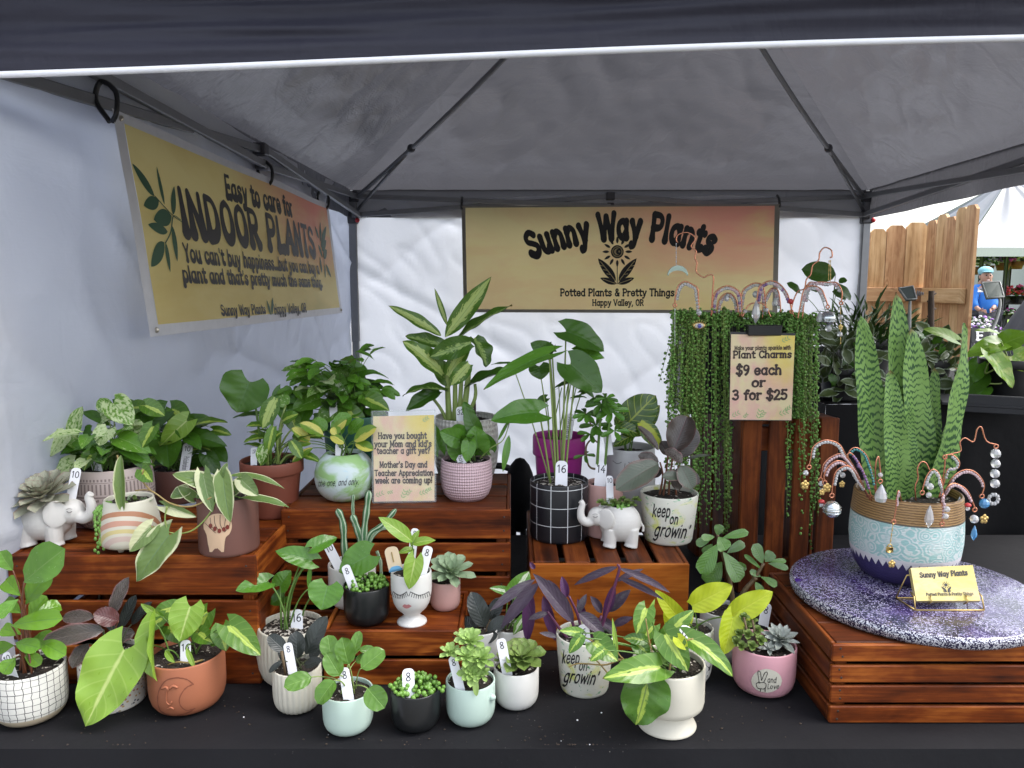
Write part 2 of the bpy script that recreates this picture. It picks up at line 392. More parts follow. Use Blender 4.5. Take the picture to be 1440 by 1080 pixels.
# ---------------------------------------------------------------- leaves
SH = {'heart': (.36, .85, .26), 'ovate': (.55, .8, .06), 'lance': (.75, .95, 0), 'obov': (.95, .42, 0), 'round': (.5, .5, 0),
      'sword': (.10, .42, 0), 'ellip': (.62, .62, 0), 'strap': (.3, .75, 0), 'ficus': (.6, .62, 0)}
LID = [0]
def leaf(mb, P0, P1, W, N=(0, -.7, .7), arch=.1, fold=.25, shape='ovate', wave=0.0, nu=10, nv=6, twist=0, cup=0, tipdrop=0):
    P0 = V(P0); P1 = V(P1); T = P1-P0; L = T.length; Td = T.normalized(); N = V(N)
    S = Td.cross(N)
    if S.length < 1e-3: S = Td.cross(V((1, 0, .3)))
    S.normalize(); Nn = S.cross(Td).normalized()
    a, b, lobe = SH[shape]; pk = a/(a+b); mx = pk**a*(1-pk)**b
    LID[0] += 1; idn = LID[0] % 997
    mid = (P0+P1)/2+Nn*arch*L
    ph = random.uniform(0, 6)
    base = len(mb.v)
    for i in range(nu+1):
        u = i/nu; uu = u
        C = P0*(1-uu)**2+mid*2*uu*(1-uu)+P1*uu*uu
        C = C-Nn*tipdrop*L*u**3
        Tn = ((mid-P0)*(1-uu)+(P1-mid)*uu).normalized()
        Sn = S
        if twist:
            Sn = Matrix.Rotation(twist*u, 3, Tn)@S
        Nu = Sn.cross(Tn).normalized()
        wd = W/2*((max(u, 1e-4)**a)*(max(1-u, 0)**b)/mx) if 0 < u < 1 else (W/2*.04 if u == 0 else 0)
        if lobe and u == 0: wd = W*.22
        for j in range(nv+1):
            v = 2*j/nv-1; av = abs(v)
            p = C+Sn*(v*wd*math.cos(fold*av))+Nu*(av*wd*math.sin(fold)+cup*wd*av*av)
            if lobe: p = p-Tn*(L*lobe*av**1.5*(1-u)**3)
            if wave: p = p+Nu*(wave*W*av*av*math.sin(u*15+ph+v*1.2))
            mb.vert(p, (idn+u*.998+.001, .5+.5*v))
    for i in range(nu):
        for j in range(nv):
            q = base+i*(nv+1)+j; mb.face(q, q+1, q+nv+2, q+nv+1)
# ================================================================ materials of the setting
def wrinkle(p, k=1.0):
    q = p*1.0
    n = mnoise.noise(q*1.3)*.6+mnoise.noise(V((q.x*3.1+q.z*1.6, q.y*3.1, q.z*2.3)))*.3
    r = 1-abs(mnoise.noise(V((q.x*2.2-q.z*1.4, q.y*2.2+q.z*.8, q.z*1.1+4))))*2
    r2 = 1-abs(mnoise.noise(V((q.x*5+q.z*3.5, q.y*5-q.z*3, q.z*3+9))))*2
    return (n*.5+max(0, r)**3*.5+max(0, r2)**4*.28)*k
def tarp(name, c, trans, fac, rough=.4, fine=.25, spec=.5, crease=.10):
    m, nt, b = newmat(name)
    o = coord(nt)
    f = noise(nt, o, 3, 5)
    setc(nt, b, mixc(nt, f, tuple(x*.9 for x in c), c))
    b.inputs['Roughness'].default_value = rough; b.inputs['Specular IOR Level'].default_value = spec
    weave = math_(nt, 'SINE', math_(nt, 'MULTIPLY', nd(nt, 'SeparateXYZ', {0: o}).outputs[2], 900.0))
    rid = math_(nt, 'ABSOLUTE', math_(nt, 'SUBTRACT', noise(nt, mapping(nt, o, (1, 1, .6), rot=(.4, .5, .2)), 5, 4, .55, .8), .5))
    rid2 = math_(nt, 'ABSOLUTE', math_(nt, 'SUBTRACT', noise(nt, mapping(nt, o, (.7, .7, 1.2), rot=(.9, -.4, .7)), 11, 4, .55, .6), .5))
    h = math_(nt, 'ADD', math_(nt, 'ADD', math_(nt, 'MULTIPLY', rid, 1.0), math_(nt, 'MULTIPLY', rid2, .5)), math_(nt, 'MULTIPLY', weave, .004))
    fo = nd(nt, 'SeparateXYZ', {0: mapping(nt, o, loc=(.13, .21, .17))})          # creases left by the folded package
    wob = math_(nt, 'MULTIPLY', noise(nt, o, 2.5, 2), .05)
    for k in range(3):
        f1 = math_(nt, 'ABSOLUTE', math_(nt, 'SUBTRACT', math_(nt, 'FRACT', math_(nt, 'ADD', math_(nt, 'MULTIPLY', fo.outputs[k], 2.1), wob)), .5))
        h = math_(nt, 'ADD', h, math_(nt, 'MULTIPLY', smooth(nt, f1, .035, .0), crease))
    bump(nt, b, h, fine, .02)
    with_translucent(nt, b, trans, fac)
    return m
M_WALL = tarp('white_tarp', (.78, .79, .83), (.84, .86, .92), .5, .4, .5)
M_WALLL = M_WALL
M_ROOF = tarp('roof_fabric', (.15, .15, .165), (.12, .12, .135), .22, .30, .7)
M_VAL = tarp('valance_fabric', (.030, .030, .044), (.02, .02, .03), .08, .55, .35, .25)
M_HEM = simple('white_hem', (.75, .76, .8), .6)
M_STEEL = simple('grey_painted_steel', (.22, .225, .24), .4, .55, .1)
M_STEELD = simple('dark_steel', (.07, .07, .08), .45, .4)
M_BLACKP = simple('black_plastic', (.012, .012, .013), .4)
M_RED = simple('red_plastic', (.5, .02, .03), .4)
def cloth_black(name, c):
    m, nt, b = newmat(name); o = coord(nt)
    f = noise(nt, o, 6, 6, .6)
    c1 = mixc(nt, f, tuple(x*.7 for x in c), tuple(x*1.35 for x in c))
    spk = smooth(nt, noise(nt, o, 210, 2, .5), .735, .76)
    spk = math_(nt, 'MULTIPLY', spk, smooth(nt, noise(nt, o, 5, 3), .52, .66))
    c2 = mixc(nt, math_(nt, 'MULTIPLY', spk, .55), c1, (.35, .33, .3))
    setc(nt, b, c2); b.inputs['Roughness'].default_value = .7; b.inputs['Specular IOR Level'].default_value = .18
    bump(nt, b, noise(nt, o, 9, 5, .6), .25, .012)
    return m
M_CLOTH = cloth_black('black_tablecloth', (.0095, .0095, .0115))
M_CLOTH2 = cloth_black('black_drape', (.0035, .0035, .0045))

# ================================================================ ground
m, nt, b = newmat('ground_gravel'); o = coord(nt)
setc(nt, b, mixc(nt, noise(nt, o, 18, 8, .7), (.05, .05, .05), (.17, .165, .155))); b.inputs['Roughness'].default_value = .9
M_GROUND = m
g = MB(); g.grid(lambda u, v: ((-300+600*u, -300+600*v, 0), (u, v)), 8, 8)
tag_(g.build('ground', M_GROUND), None, None, kind='structure')
m, nt, b = newmat('lawn'); o = coord(nt)
setc(nt, b, mixc(nt, noise(nt, o, 1.5, 8, .7), (.10, .20, .02), (.26, .42, .05))); b.inputs['Roughness'].default_value = .8
g = MB(); g.grid(lambda u, v: ((4+46*u, 16+17*v, .006+.05*mnoise.noise(V((u*30, v*12, 0)))**2), (u, v)), 60, 30)
tag_(g.build('lawn', m), None, None, kind='structure')

# ================================================================ canopy tent
YB, YF = 4.45, 1.36
XL = at_y(497, 330, YB).x; XR = at_y(1216, 330, YB).x
XLF, XRF = -1.0, XR+.04
ZE, ZV = 2.03, 1.885
PEAK = V((.54, 2.92, 2.98))
CN = {'bl': V((XL, YB, ZE)), 'br': V((XR, YB, ZE)), 'fl': V((XLF, YF, ZE+.02)), 'fr': V((XRF, YF, ZE+.06))}
tent = thing('canopy_tent', 'dark grey pop-up canopy with grey frame and white-hemmed front edge over the plants', 'canopy tent', (.5, 2.9, 0))
rf = MB()
for a, b_ in (('bl', 'br'), ('br', 'fr'), ('fr', 'fl'), ('fl', 'bl')):
    ctr = V((.53, 2.9, 0)); A, B = CN[a].copy(), CN[b_].copy()
    for q in (A, B): q.x += math.copysign(.018, q.x-ctr.x); q.y += math.copysign(.018, q.y-ctr.y); q.z -= .006
    nrm = (B-A).cross(PEAK-A).normalized()
    def fn(u, v):
        p = A.lerp(B, u).lerp(PEAK, v)
        e = min(u, 1-u)*2*(1-v)
        sag = -.10*math.sin(PI*v)*math.sin(PI*u)
        w = wrinkle(p*1.5, .05)*min(1, e*5+.05)*min(1, v*7)
        # tension folds running out of the corners
        tf = math.sin(u*46+3*mnoise.noise(p*2))*.006*max(0, 1-min(u, 1-u)*5)*min(1, e*8)*(1-v)
        return (p+nrm*(sag+w+tf)+V((0, 0, .012)), (u, v))
    rf.grid(fn, 70, 50)
rf.build('roof', M_ROOF, tent)
va = MB()
def valance(A, B, drop, mat_in=None, k=.012):
    d = (B-A).normalized(); nr = d.cross(V((0, 0, 1)))
    def fn(u, v):
        p = A.lerp(B, u)-V((0, 0, drop*v-.012*(1-v)))
        return (p+nr*(wrinkle(p*1.6, k)*v+.01*math.sin(u*37)*v*v), (u, v))
    va.grid(fn, 80, 8)
O = V((0, .012, 0))
valance(CN['bl']+O, CN['br']+O, ZE-ZV); valance(CN['br']+V((.012, 0, 0)), CN['fr']+V((.012, 0, 0)), ZE-ZV+.01); valance(CN['fl']-V((.012, 0, 0)), CN['bl']-V((.012, 0, 0)), ZE-ZV)
va.build('valance', M_ROOF, tent)
# the front valance hangs nearest the viewer and dips to the left
H0, H1 = at_y(0, 101, YF), at_y(1440, 54, YF)
hd = (H1-H0)/(H1.x-H0.x)
fa = MB(); hem = MB()
def fvp(x, t):      # t 0 = hem, up
    p = H0+hd*(x-H0.x)
    s = .004*math.sin(x*2.6+.5)
    w = .022*math.sin(t*27+3.5*mnoise.noise(V((x*.6, 0, 3)))+x*.9)*min(1, t*9)+.030*mnoise.noise(V((x*.8, t*9, 7)))*min(1, t*6)+.010*mnoise.noise(V((x*2.2, t*34, 2)))*min(1, t*6)+.0048*math.sin(t*165+7*mnoise.noise(V((x*.5, t*2, 11)))+x*1.6)*min(1, t*22)*(.35+1.5*abs(mnoise.noise(V((x*.9, t*6, 21)))))+.004*mnoise.noise(V((x*5+t*14, t*60, 31)))*min(1, t*22)
    return p+V((0, w-.05*t, t+s))
fa.grid(lambda u, v: (fvp(-1.15+3.5*u, .0+.34*v), (u, v)), 260, 130)
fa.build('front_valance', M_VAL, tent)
hem.tube([fvp(-1.15+3.5*i/90, 0)+V((0, -.004, -.002)) for i in range(91)], .0058, 8)
hem.build('hem', M_HEM, tent)
# frame
def bar(mb, A, B, w=.013, h=.0085):
    mb = MB()
    A = V(A); B = V(B); d = (B-A); L = d.length; q = d.to_track_quat('Z', 'Y').to_matrix()
    mb.box((A+B)/2, (h, w, L/2), q, .002); sharp(mb.build('truss_bar', M_STEEL, tent))
for k in ('bl', 'br', 'fl', 'fr'):
    c = CN[k]; mb = MB(); x0, y0 = c.x, c.y
    mb.box((x0, y0, .62), (.019, .019, .62), None, .004); mb.box((x0, y0, 1.6), (.0225, .0225, .42), None, .004)
    mb.box((x0, y0, .01), (.06, .06, .01), None, .003)
    p = sharp(mb.build('pole', M_STEEL, tent))
    mb = MB(); mb.box((x0, y0, 1.885), (.032, .032, .035), None, .006); mb.box((x0, y0, 2.0), (.034, .034, .03), None, .006); sharp(mb.build('slider', M_STEELD, p))
    if k in ('br', 'bl'):
        mb = MB(); mb.ball((x0+.03, y0-.03, 1.868), .014, 8, 6); mb.build('release_button', M_RED, p)
tr = MB()
def truss(A, B, inn):
    A = A+inn; B = B+inn; A.z = B.z = 0
    lo, hi = 1.895, 2.0
    for i in range(2):
        P, Q = A.lerp(B, i/2), A.lerp(B, (i+1)/2)
        z = V((0, 0, 1)); o2 = inn.normalized()*.013
        l0, h0 = (lo, hi) if i == 0 else (lo+.05, hi)
        l1, h1 = (lo+.05, hi) if i == 0 else (lo, hi)
        bar(tr, P+z*l0, Q+z*h1); bar(tr, P+z*h0+o2, Q+z*l1+o2)
        for R in (.5,): pass
    for zz, e in ((hi, .024), (lo+.05, .02)): mb = MB(); mb.box(A.lerp(B, .5)+V((0, 0, zz)), (e, e, e*.9), None, .004); sharp(mb.build('truss_joint', M_STEELD, tent))
I = .03
truss(CN['bl'].copy(), CN['br'].copy(), V((0, -I, 0))); truss(CN['br'].copy(), CN['fr'].copy(), V((-I, 0, 0))); truss(CN['fl'].copy(), CN['bl'].copy(), V((I, 0, 0)))

for k in ('bl', 'br', 'fl', 'fr'):
    rg = MB(); A = CN[k]+V((0, 0, -.05)); B = PEAK+V((0, 0, -.07)); pts = [A.lerp(B, t)-V((0, 0, .05*math.sin(PI*t))) for t in (0, .25, .5, .75, 1)]
    pts = cr(pts, 4); rg.tube(pts, .0115, 8); rg.build('ridge_pole', M_STEEL, tent); rg = MB()
    J = A.lerp(B, .27)-V((0, 0, .035)); rg.tube([V((CN[k].x, CN[k].y, 1.9)), J], .0085, 8)
    rg.build('roof_brace', M_STEEL, tent); rg = MB(); rg.ball(J, .022, 8, 6); rg.build('brace_joint', M_STEELD, tent)
rg = MB(); rg.ball(PEAK-V((0, 0, .08)), .05, 10, 8); rg.build('peak_hub', M_STEELD, tent)

# ---------------------------------------------------------------- sidewalls
def sidewall(A, B, ztop, nm, lab, k, extra=None):
    d = (B-A).normalized(); nr = d.cross(V((0, 0, 1)))
    mb = MB()
    def fn(u, v):
        p = A.lerp(B, u); p.z = .02+(ztop(u)-.02)*v
        w = wrinkle(p*1.1+V((3, 1, 0)), k)+.6*k*max(0, 1-abs(mnoise.noise(V((p.x+p.y*.9+p.z*1.9, (p.y-p.z)*.5, 2))))*3.2)**3
        if extra: w += extra(u, v)
        return (p+nr*w, (u, v))
    mb.grid(fn, 150, 110)
    return tag_(mb.build(nm, M_WALL), lab, 'tent wall')
sidewall(V((XL-.012, YB+.004, 0)), V((XR-.025, YB+.004, 0)), lambda u: 2.0+.008*math.sin(u*19), 'tent_sidewall', 'white tarp wall hung behind the wide arched-name banner', .022,
         lambda u, v: .006*math.sin(v*60+8*u+4*mnoise.noise(V((u*3, v*4, 0))))*max(0, .6-v))
sidewall(V((-.975, .75, 0)), V((XL-.035, YB+.03, 0)), lambda u: 2.035, 'tent_sidewall', 'bluish white tarp wall along the left side behind the slanting banner', .03,
         lambda u, v: -.022*math.exp(-((v-.905-.03*u)/.012)**2)*math.exp(-((u-.2)/.07)**2) + .012*math.sin(u*26+v*9+3*mnoise.noise(V((u*4, v*3, 2))))*max(0, v-.3))

# ---------------------------------------------------------------- banners
def watercolor(name, a, b_, c, d, trans=0):
    m, nt, bs = newmat(name)
    uv = nd(nt, 'UVMap').outputs[0]; sp = nd(nt, 'SeparateXYZ', {0: uv})
    n1 = noise(nt, uv, 2.2, 4, .55, .6); n2 = noise(nt, mapping(nt, uv, loc=(4, 7, 0)), 3.0, 4, .6, .5)
    right = smooth(nt, math_(nt, 'ADD', sp.outputs[0], math_(nt, 'MULTIPLY', math_(nt, 'SUBTRACT', n1, .5), .7)), .28, .85)
    upper = smooth(nt, math_(nt, 'ADD', sp.outputs[1], math_(nt, 'MULTIPLY', math_(nt, 'SUBTRACT', n2, .5), .8)), .3, .85)
    c1 = mixc(nt, smooth(nt, n2, .35, .65), a, b_)
    c2 = mixc(nt, math_(nt, 'MULTIPLY', right, upper), c1, c)
    c3 = mixc(nt, math_(nt, 'MULTIPLY', smooth(nt, n1, .5, .7), .55), c2, d)
    setc(nt, bs, c3); bs.inputs['Roughness'].default_value = .45
    if trans: with_translucent(nt, bs, c3, trans)
    bump(nt, bs, noise(nt, uv, 5, 4), .12, .01)
    return m
M_BAN1 = watercolor('banner_print_golden', (.86, .70, .28), (.80, .62, .22), (.74, .28, .19), (.55, .50, .2), .4)
M_BAN2 = watercolor('banner_print_sunset', (.84, .71, .36), (.82, .62, .32), (.82, .36, .26), (.80, .70, .26), .45)
M_INK = simple('black_ink', (.012, .011, .013), .5)
M_INKG = simple('green_ink', (.012, .075, .03), .5)
M_BANW = simple('banner_margin', (.62, .62, .66), .5)
M_BAND = simple('banner_dark_edge', (.26, .24, .20), .5)
class Quad:
    """bilinear sheet in world space; s right, t up"""
    def __init__(q, bl, br, tr_, tl, bow=0.0):
        q.c = [V(bl), V(br), V(tr_), V(tl)]; q.n = (q.c[1]-q.c[0]).cross(q.c[3]-q.c[0]).normalized(); q.bow = bow
        q.W = ((q.c[1]-q.c[0]).length+(q.c[2]-q.c[3]).length)/2; q.H = (q.c[3]-q.c[0]).length
    def __call__(q, s, t, off=0):
        p = q.c[0]*(1-s)*(1-t)+q.c[1]*s*(1-t)+q.c[2]*s*t+q.c[3]*(1-s)*t
        w = q.bow*(math.sin(s*9+t*3)*.5+mnoise.noise(V((s*4, t*2.5, 5))))
        return p+q.n*(off+w)
    def st(q, px, py):
        s = t = .5
        for _ in range(12):      # the pixel's ray against the sheet
            p = q.c[0]*(1-s)*(1-t)+q.c[1]*s*(1-t)+q.c[2]*s*t+q.c[3]*(1-s)*t
            r = ray(px, py); k = (q.c[0]-CAM).dot(q.n)/r.dot(q.n); P = CAM+r*k
            es = (q.c[1]-q.c[0]).lerp(q.c[2]-q.c[3], t); et = (q.c[3]-q.c[0]).lerp(q.c[2]-q.c[1], s)
            dlt = P-p
            a, b_, c_ = es.dot(es), es.dot(et), et.dot(et); d1, d2 = dlt.dot(es), dlt.dot(et); D = a*c_-b_*b_
            s += (d1*c_-d2*b_)/D; t += (d2*a-d1*b_)/D
        return s, t
    def sheet(q, mb, s0, s1, t0, t1, off, nu=40, nv=16):
        mb.grid(lambda u, v: (q(s0+(s1-s0)*u, t0+(t1-t0)*v, off), (s0+(s1-s0)*u, t0+(t1-t0)*v)), nu, nv)
def blob(mb, pts, mapf, lay):      # filled outline (star-shaped about its centroid)
    cx = sum(p[0] for p in pts)/len(pts); cy = sum(p[1] for p in pts)/len(pts)
    c = mb.vert(mapf(cx, cy, lay)); r = [mb.vert(mapf(p[0], p[1], lay)) for p in pts]
    for i in range(len(r)): mb.face(c, r[i], r[(i+1) % len(r)])
def leafshape(mb, x0, y0, x1, y1, w, mapf, lay, asp=1.0):
    """pointed leaf print; asp = unit height / unit width of the map"""
    dx, dy = (x1-x0), (y1-y0)*asp; L = math.hypot(dx, dy); ux, uy = dx/L, dy/L; up = []; dn = []
    for i in range(13):
        u = i/12; h = w*(4*u*(1-u))**.8*(1.1-.4*u)/2
        up.append((x0+ux*L*u-uy*h, y0+(uy*L*u+ux*h)/asp)); dn.append((x0+ux*L*u+uy*h, y0+(uy*L*u-ux*h)/asp))
    a = [mb.vert(mapf(p[0], p[1], lay)) for p in up]; b_ = [mb.vert(mapf(p[0], p[1], lay)) for p in dn]
    for i in range(12): mb.face(b_[i], b_[i+1], a[i+1], a[i])
# --- left banner
dl = .56
def corner(px, py, X): return at_x(px, py, X)
q1 = Quad(corner(211, 474, -.885), corner(481, 440, -.875), corner(462, 287, -.885), corner(156, 152, -.905), .006)
ban = thing('banner', 'golden indoor plants banner slanting along the left wall, hung by black ties', 'banner', q1(.5, 0))
mb = MB()
for r4 in ((0, .0219, 0, 1), (.9781, 1, 0, 1), (.022, .978, 0, .0549), (.022, .978, .9551, 1)): q1.sheet(mb, *r4, .0005, 50 if r4[1]-r4[0] > .5 else 3, 20 if r4[3]-r4[2] > .5 else 3)
mb.build('banner_margin', M_BANW, ban)
mb = MB(); q1.sheet(mb, .022, .978, .055, .955, .0015, 70, 24); mb.build('printed_ground', M_BAN1, ban)
mb = MB()
def ptext(q, mb, text, pl, pr, hp, style, lay, **k):
    s0, t0 = q.st(*pl); s1, t1 = q.st(*pr); s2, t2 = q.st(pl[0], pl[1]-hp)
    sl = (t1-t0)/(s1-s0)
    return lettering(mb, text, lambda x, y, l: q(x, y+sl*(x-s0), l), s0, s1, t0, t2-t0, style, lay0=lay, **k)
L0 = .003
ptext(q1, mb, 'Easy to care for', (318, 276), (407, 303), 28, 'groovy', L0, weight=2.2)
ptext(q1, mb, 'INDOOR PLANTS', (256, 326), (442, 359), 58, 'groovy', L0, weight=2.2, sp=1.1)
ptext(q1, mb, "You can't buy happiness...but you can buy a", (257, 366), (446, 384), 23, 'groovy', L0, weight=2.0)
ptext(q1, mb, "plant and that's pretty much the same thing.", (255, 395), (450, 403), 21, 'groovy', L0, weight=2.0)
ptext(q1, mb, 'Sunny Way Plants', (310, 443), (373, 440), 14, 'groovy', L0, weight=1.8)
ptext(q1, mb, 'Happy Valley, OR', (386, 441), (430, 438), 13, 'groovy', L0, weight=1.8)
mb.build('lettering', M_INK, ban)
mb = MB(); asp = q1.H/q1.W
def pleaf(q, x0, y0, x1, y1, wpx, lay, mb=None):
    a = q.st(x0, y0); b_ = q.st(x1, y1); s, t = q.st(x0+wpx, y0)
    leafshape(mb, a[0], a[1], b_[0], b_[1], abs(s-a[0])*.62, lambda x, y, l: q(x, y, l), lay, q.H/q.W)
sprig = [(214, 276, 183, 230, 13), (228, 288, 218, 234, 8), (220, 283, 198, 289, 14), (240, 302, 243, 262, 11), (238, 304, 212, 309, 17), (232, 326, 204, 316, 11), (227, 341, 209, 375, 17), (229, 341, 236, 383, 9), (239, 318, 246, 368, 11)]
for i, (a, b_, c, d, w) in enumerate(sprig): pleaf(q1, a, b_, c, d, w, L0+i*4e-5, mb)
mb.build('leaf_print', M_INKG, ban); mb = MB()
for (a, b_, c, d, w) in [(447, 335, 441, 318, 4), (449, 340, 449, 312, 3.5), (450, 348, 457, 318, 5), (451, 352, 457, 338, 5), (452, 362, 446, 344, 4), (453, 362, 458, 352, 5), (450, 384, 448, 360, 4), (456, 372, 464, 390, 4), (455, 373, 455, 391, 3)]:
    i += 1; pleaf(q1, a, b_, c, d, w, L0+i*4e-5, mb)
mb.build('leaf_print', M_INKG, ban); mb = MB()
pleaf(q1, 380, 443, 374, 422, 5, L0+.001, mb); pleaf(q1, 381, 443, 383, 418, 5, L0+.00105, mb)
mb.build('leaf_print', M_INKG, ban)
for P in ([(214, 276), (236, 300), (252, 312)], [(250, 309), (240, 304), (236, 326), (228, 342)], [(449, 318), (453, 350), (454, 375)]):
    pts = [V(q1.st(*p)) for p in P]; pts = [V((p.x, p.y)) for p in cr([(p.x, p.y, 0) for p in pts], 6)]
    mb = MB(); stroke(mb, pts, lambda p, t: .0035, lambda x, y, l: q1(x, y, l), L0+.0012); mb.build('printed_twig', M_INKG, ban)
mb = MB()
for s in (.004, .55, .985):
    p = q1(s, .985); mb = MB(); mb.tube(cr([p+V((-.005, 0, -.02)), p+V((.012, -.012, .0)), p+V((.008, -.004, .045)), p+V((-.03, .01, .07)), p+V((-.045, .01, .03)), p+V((-.012, .002, -.02))], 6), .006, 6); mb.build('tie', M_BLACKP, ban)
mb = MB()
for s, t in ((.015, .03), (.985, .03), (.015, .97), (.985, .97)):
    p = q1(s, t, .003); mb = MB(); mb.ball(p, .007, 10, 6, (1, .4, 1)); mb.build('grommet', simple('brass_grommet', (.55, .5, .42), .3, .9), ban)
# --- back banner
YBN = 4.33
q2 = Quad(at_y(652, 439, YBN), at_y(1093, 441, YBN-.03), at_y(1097, 287, YBN-.03), at_y(649, 290, YBN), .006)
ban2 = thing('banner', 'wide banner with arched lettering and a black sun flower emblem on the back wall', 'banner', q2(.5, 0))
mb = MB()
for r4 in ((0, .0119, 0, 1), (.9841, 1, 0, 1), (.012, .984, 0, .0299), (.012, .984, .9851, 1)): q2.sheet(mb, *r4, .0005, 50 if r4[1]-r4[0] > .5 else 3, 20 if r4[3]-r4[2] > .5 else 3)
mb.build('banner_margin', M_BAND, ban2)
mb = MB(); q2.sheet(mb, .012, .984, .03, .985, .0015, 70, 24); mb.build('printed_ground', M_BAN2, ban2)
mb = MB()
# arched name: baseline is an arc in the sheet's own metres
cxm = q2.st(874, 330)[0]; W2, H2 = q2.W, q2.H
pa, pb, pc = q2.st(748, 362), q2.st(874, 334), q2.st(1000, 357)
ax, ay = pa[0]*W2, pa[1]*H2; bx, by = pb[0]*W2, pb[1]*H2; cx_, cy_ = pc[0]*W2, pc[1]*H2
dd = 2*(ax*(by-cy_)+bx*(cy_-ay)+cx_*(ay-by))
ox = ((ax*ax+ay*ay)*(by-cy_)+(bx*bx+by*by)*(cy_-ay)+(cx_*cx_+cy_*cy_)*(ay-by))/dd
oy = ((ax*ax+ay*ay)*(cx_-bx)+(bx*bx+by*by)*(ax-cx_)+(cx_*cx_+cy_*cy_)*(bx-ax))/dd
RR = math.hypot(ax-ox, ay-oy); a0 = math.atan2(ay-oy, ax-ox); a1 = math.atan2(cy_-oy, cx_-ox)
def arcmap(x, y, l):
    a = a0+(a1-a0)*x; r = RR+y
    return q2((ox+r*math.cos(a))/W2, (oy+r*math.sin(a))/H2, l)
hm = 33*mpp(q2(.5, .5))
lettering(mb, 'Sunny Way Plants', arcmap, 0, 1, 0, hm, 'fat', weight=2.45, lay0=.003, sp=1.1)
mb.build('arched_name', M_INK, ban2); mb = MB()
ptext(q2, mb, 'Potted Plants & Pretty Things', (788, 416), (948, 416), 9.5, 'slab', .003, weight=1.9)
mb.build('lettering', M_INK, ban2); mb = MB()
ptext(q2, mb, 'Happy Valley, OR', (833, 429.5), (905, 429.5), 8, 'slab', .003, weight=1.9)
mb.build('lettering', M_INK, ban2)
mb = MB(); ce = q2.st(868, 354); u1 = mpp(q2(.5, .5))
def em(x, y, l): return q2(ce[0]+x*u1/W2, ce[1]+y*u1/H2, l)      # emblem in photo-pixel units, y up
blob(mb, [(9*math.cos(2*PI*i/28), 9*math.sin(2*PI*i/28)) for i in range(28)], em, .003)
for i in range(12):
    a = 2*PI*i/12+PI/12*0
    leafshape(mb, 11.2*math.cos(a), 11.2*math.sin(a), 21*math.cos(a), 21*math.sin(a), 4, em, .003)
stroke(mb, [V((0, -20)), V((0, -44))], lambda p, t: 1.1, em, .0031)
for sg in (-1, 1):
    leafshape(mb, sg*2, -40, sg*27, -9, 13, em, .0032); leafshape(mb, sg*1, -44, sg*24, -36, 9, em, .0033)
mb.build('sun_flower_emblem', M_INK, ban2)
mb = MB()
# moon crescent, ring and leaf veins are left in the paper colour
def paper(pts, w, lay): stroke(mb, [V(p) for p in pts], lambda p, t: w, em, lay)
blob(mb, [(7.2*math.cos(2*PI*i/24), 7.2*math.sin(2*PI*i/24)) for i in range(24)], em, .0042)
for sg in (-1, 1):
    paper([(sg*4, -38), (sg*14, -25), (sg*24, -13)], 1.1, .0042)
    for k in (.3, .5, .7): paper([(sg*(2+24*k), -40+29*k), (sg*(2+24*k+5.5), -40+29*k+1)], .9, .0043)
    paper([(sg*3, -43.4), (sg*20, -37.4)], .9, .0042)
mb.build('emblem_paper_cut', M_BAN2, ban2)
mb = MB()
blob(mb, [(5.9*math.cos(2*PI*i/24), 5.9*math.sin(2*PI*i/24)) for i in range(24)], em, .0048); mb.build('emblem_disc', M_INK, ban2)
mb = MB(); cres = [(4.6*math.cos(t), 4.6*math.sin(t)) for t in [PI*.42+1.16*PI*i/14 for i in range(15)]]+[(1.6+3.5*math.cos(t), .0+3.5*math.sin(t)) for t in [PI*1.5-PI*i/12 for i in range(13)]]
a = [(4.6*math.cos(t), 4.6*math.sin(t)) for t in [PI*.35+1.3*PI*i/14 for i in range(15)]]
b_ = [(1.8+3.6*math.cos(t)*1, 3.9*math.sin(t)) for t in [PI*.42+1.16*PI*i/14 for i in range(15)]]
ia = [mb.vert(em(*p, .0053)) for p in a]; ib = [mb.vert(em(*p, .0053)) for p in b_]
for i in range(14): mb.face(ia[i], ia[i+1], ib[i+1], ib[i])
blob(mb, [(2.6+1.3*math.cos(2*PI*i/10), .3+1.3*math.sin(2*PI*i/10)) for i in range(10)], em, .0053)
mb.build('emblem_moon', M_BAN2, ban2)
mb = MB()
for s in (.0, 1.0):
    p = q2(s, .97); mb = MB(); mb.tube([p, p+V((0, .02, .05)), p+V((0, .05, .07))], .007, 6); mb.build('tie', M_BLACKP, ban2)

# ---------------------------------------------------------------- tables
ZT = .74
YT0 = at_z(720, 1050, ZT).y
t = thing('display_table', 'long table under a smooth black cloth carrying all the crates and pots', 'table', (.4, 1.6, 0))
mb = MB()
TX0, TX1, TY1 = -.94, 1.95, 2.3
def topf(u, v):
    x = TX0+(TX1-TX0)*u; y = YT0+(TY1-YT0)*v
    edge = math.exp(-((y-YT0)/.02)**2)*.004
    return ((x, y, ZT-edge), (u, v))
mb.grid(topf, 120, 40)
def frontf(u, v):
    x = TX0+(TX1-TX0)*u; z = ZT-.004-(ZT-.02)*v
    f = (.004*math.sin(x*23)+.006*mnoise.noise(V((x*7, z*2, 0))))*min(1, v*6)
    return ((x, YT0-.006*min(1, v*12)-f-.012*v, z), (u, v))
mb.grid(frontf, 160, 24, True)
mb.grid(lambda u, v: ((TX1+.003*v, YT0+(TY1-YT0)*u, ZT-.004-(ZT-.02)*v), (u, v)), 20, 8)
mb.build('tablecloth', M_CLOTH, t)
mb = MB()
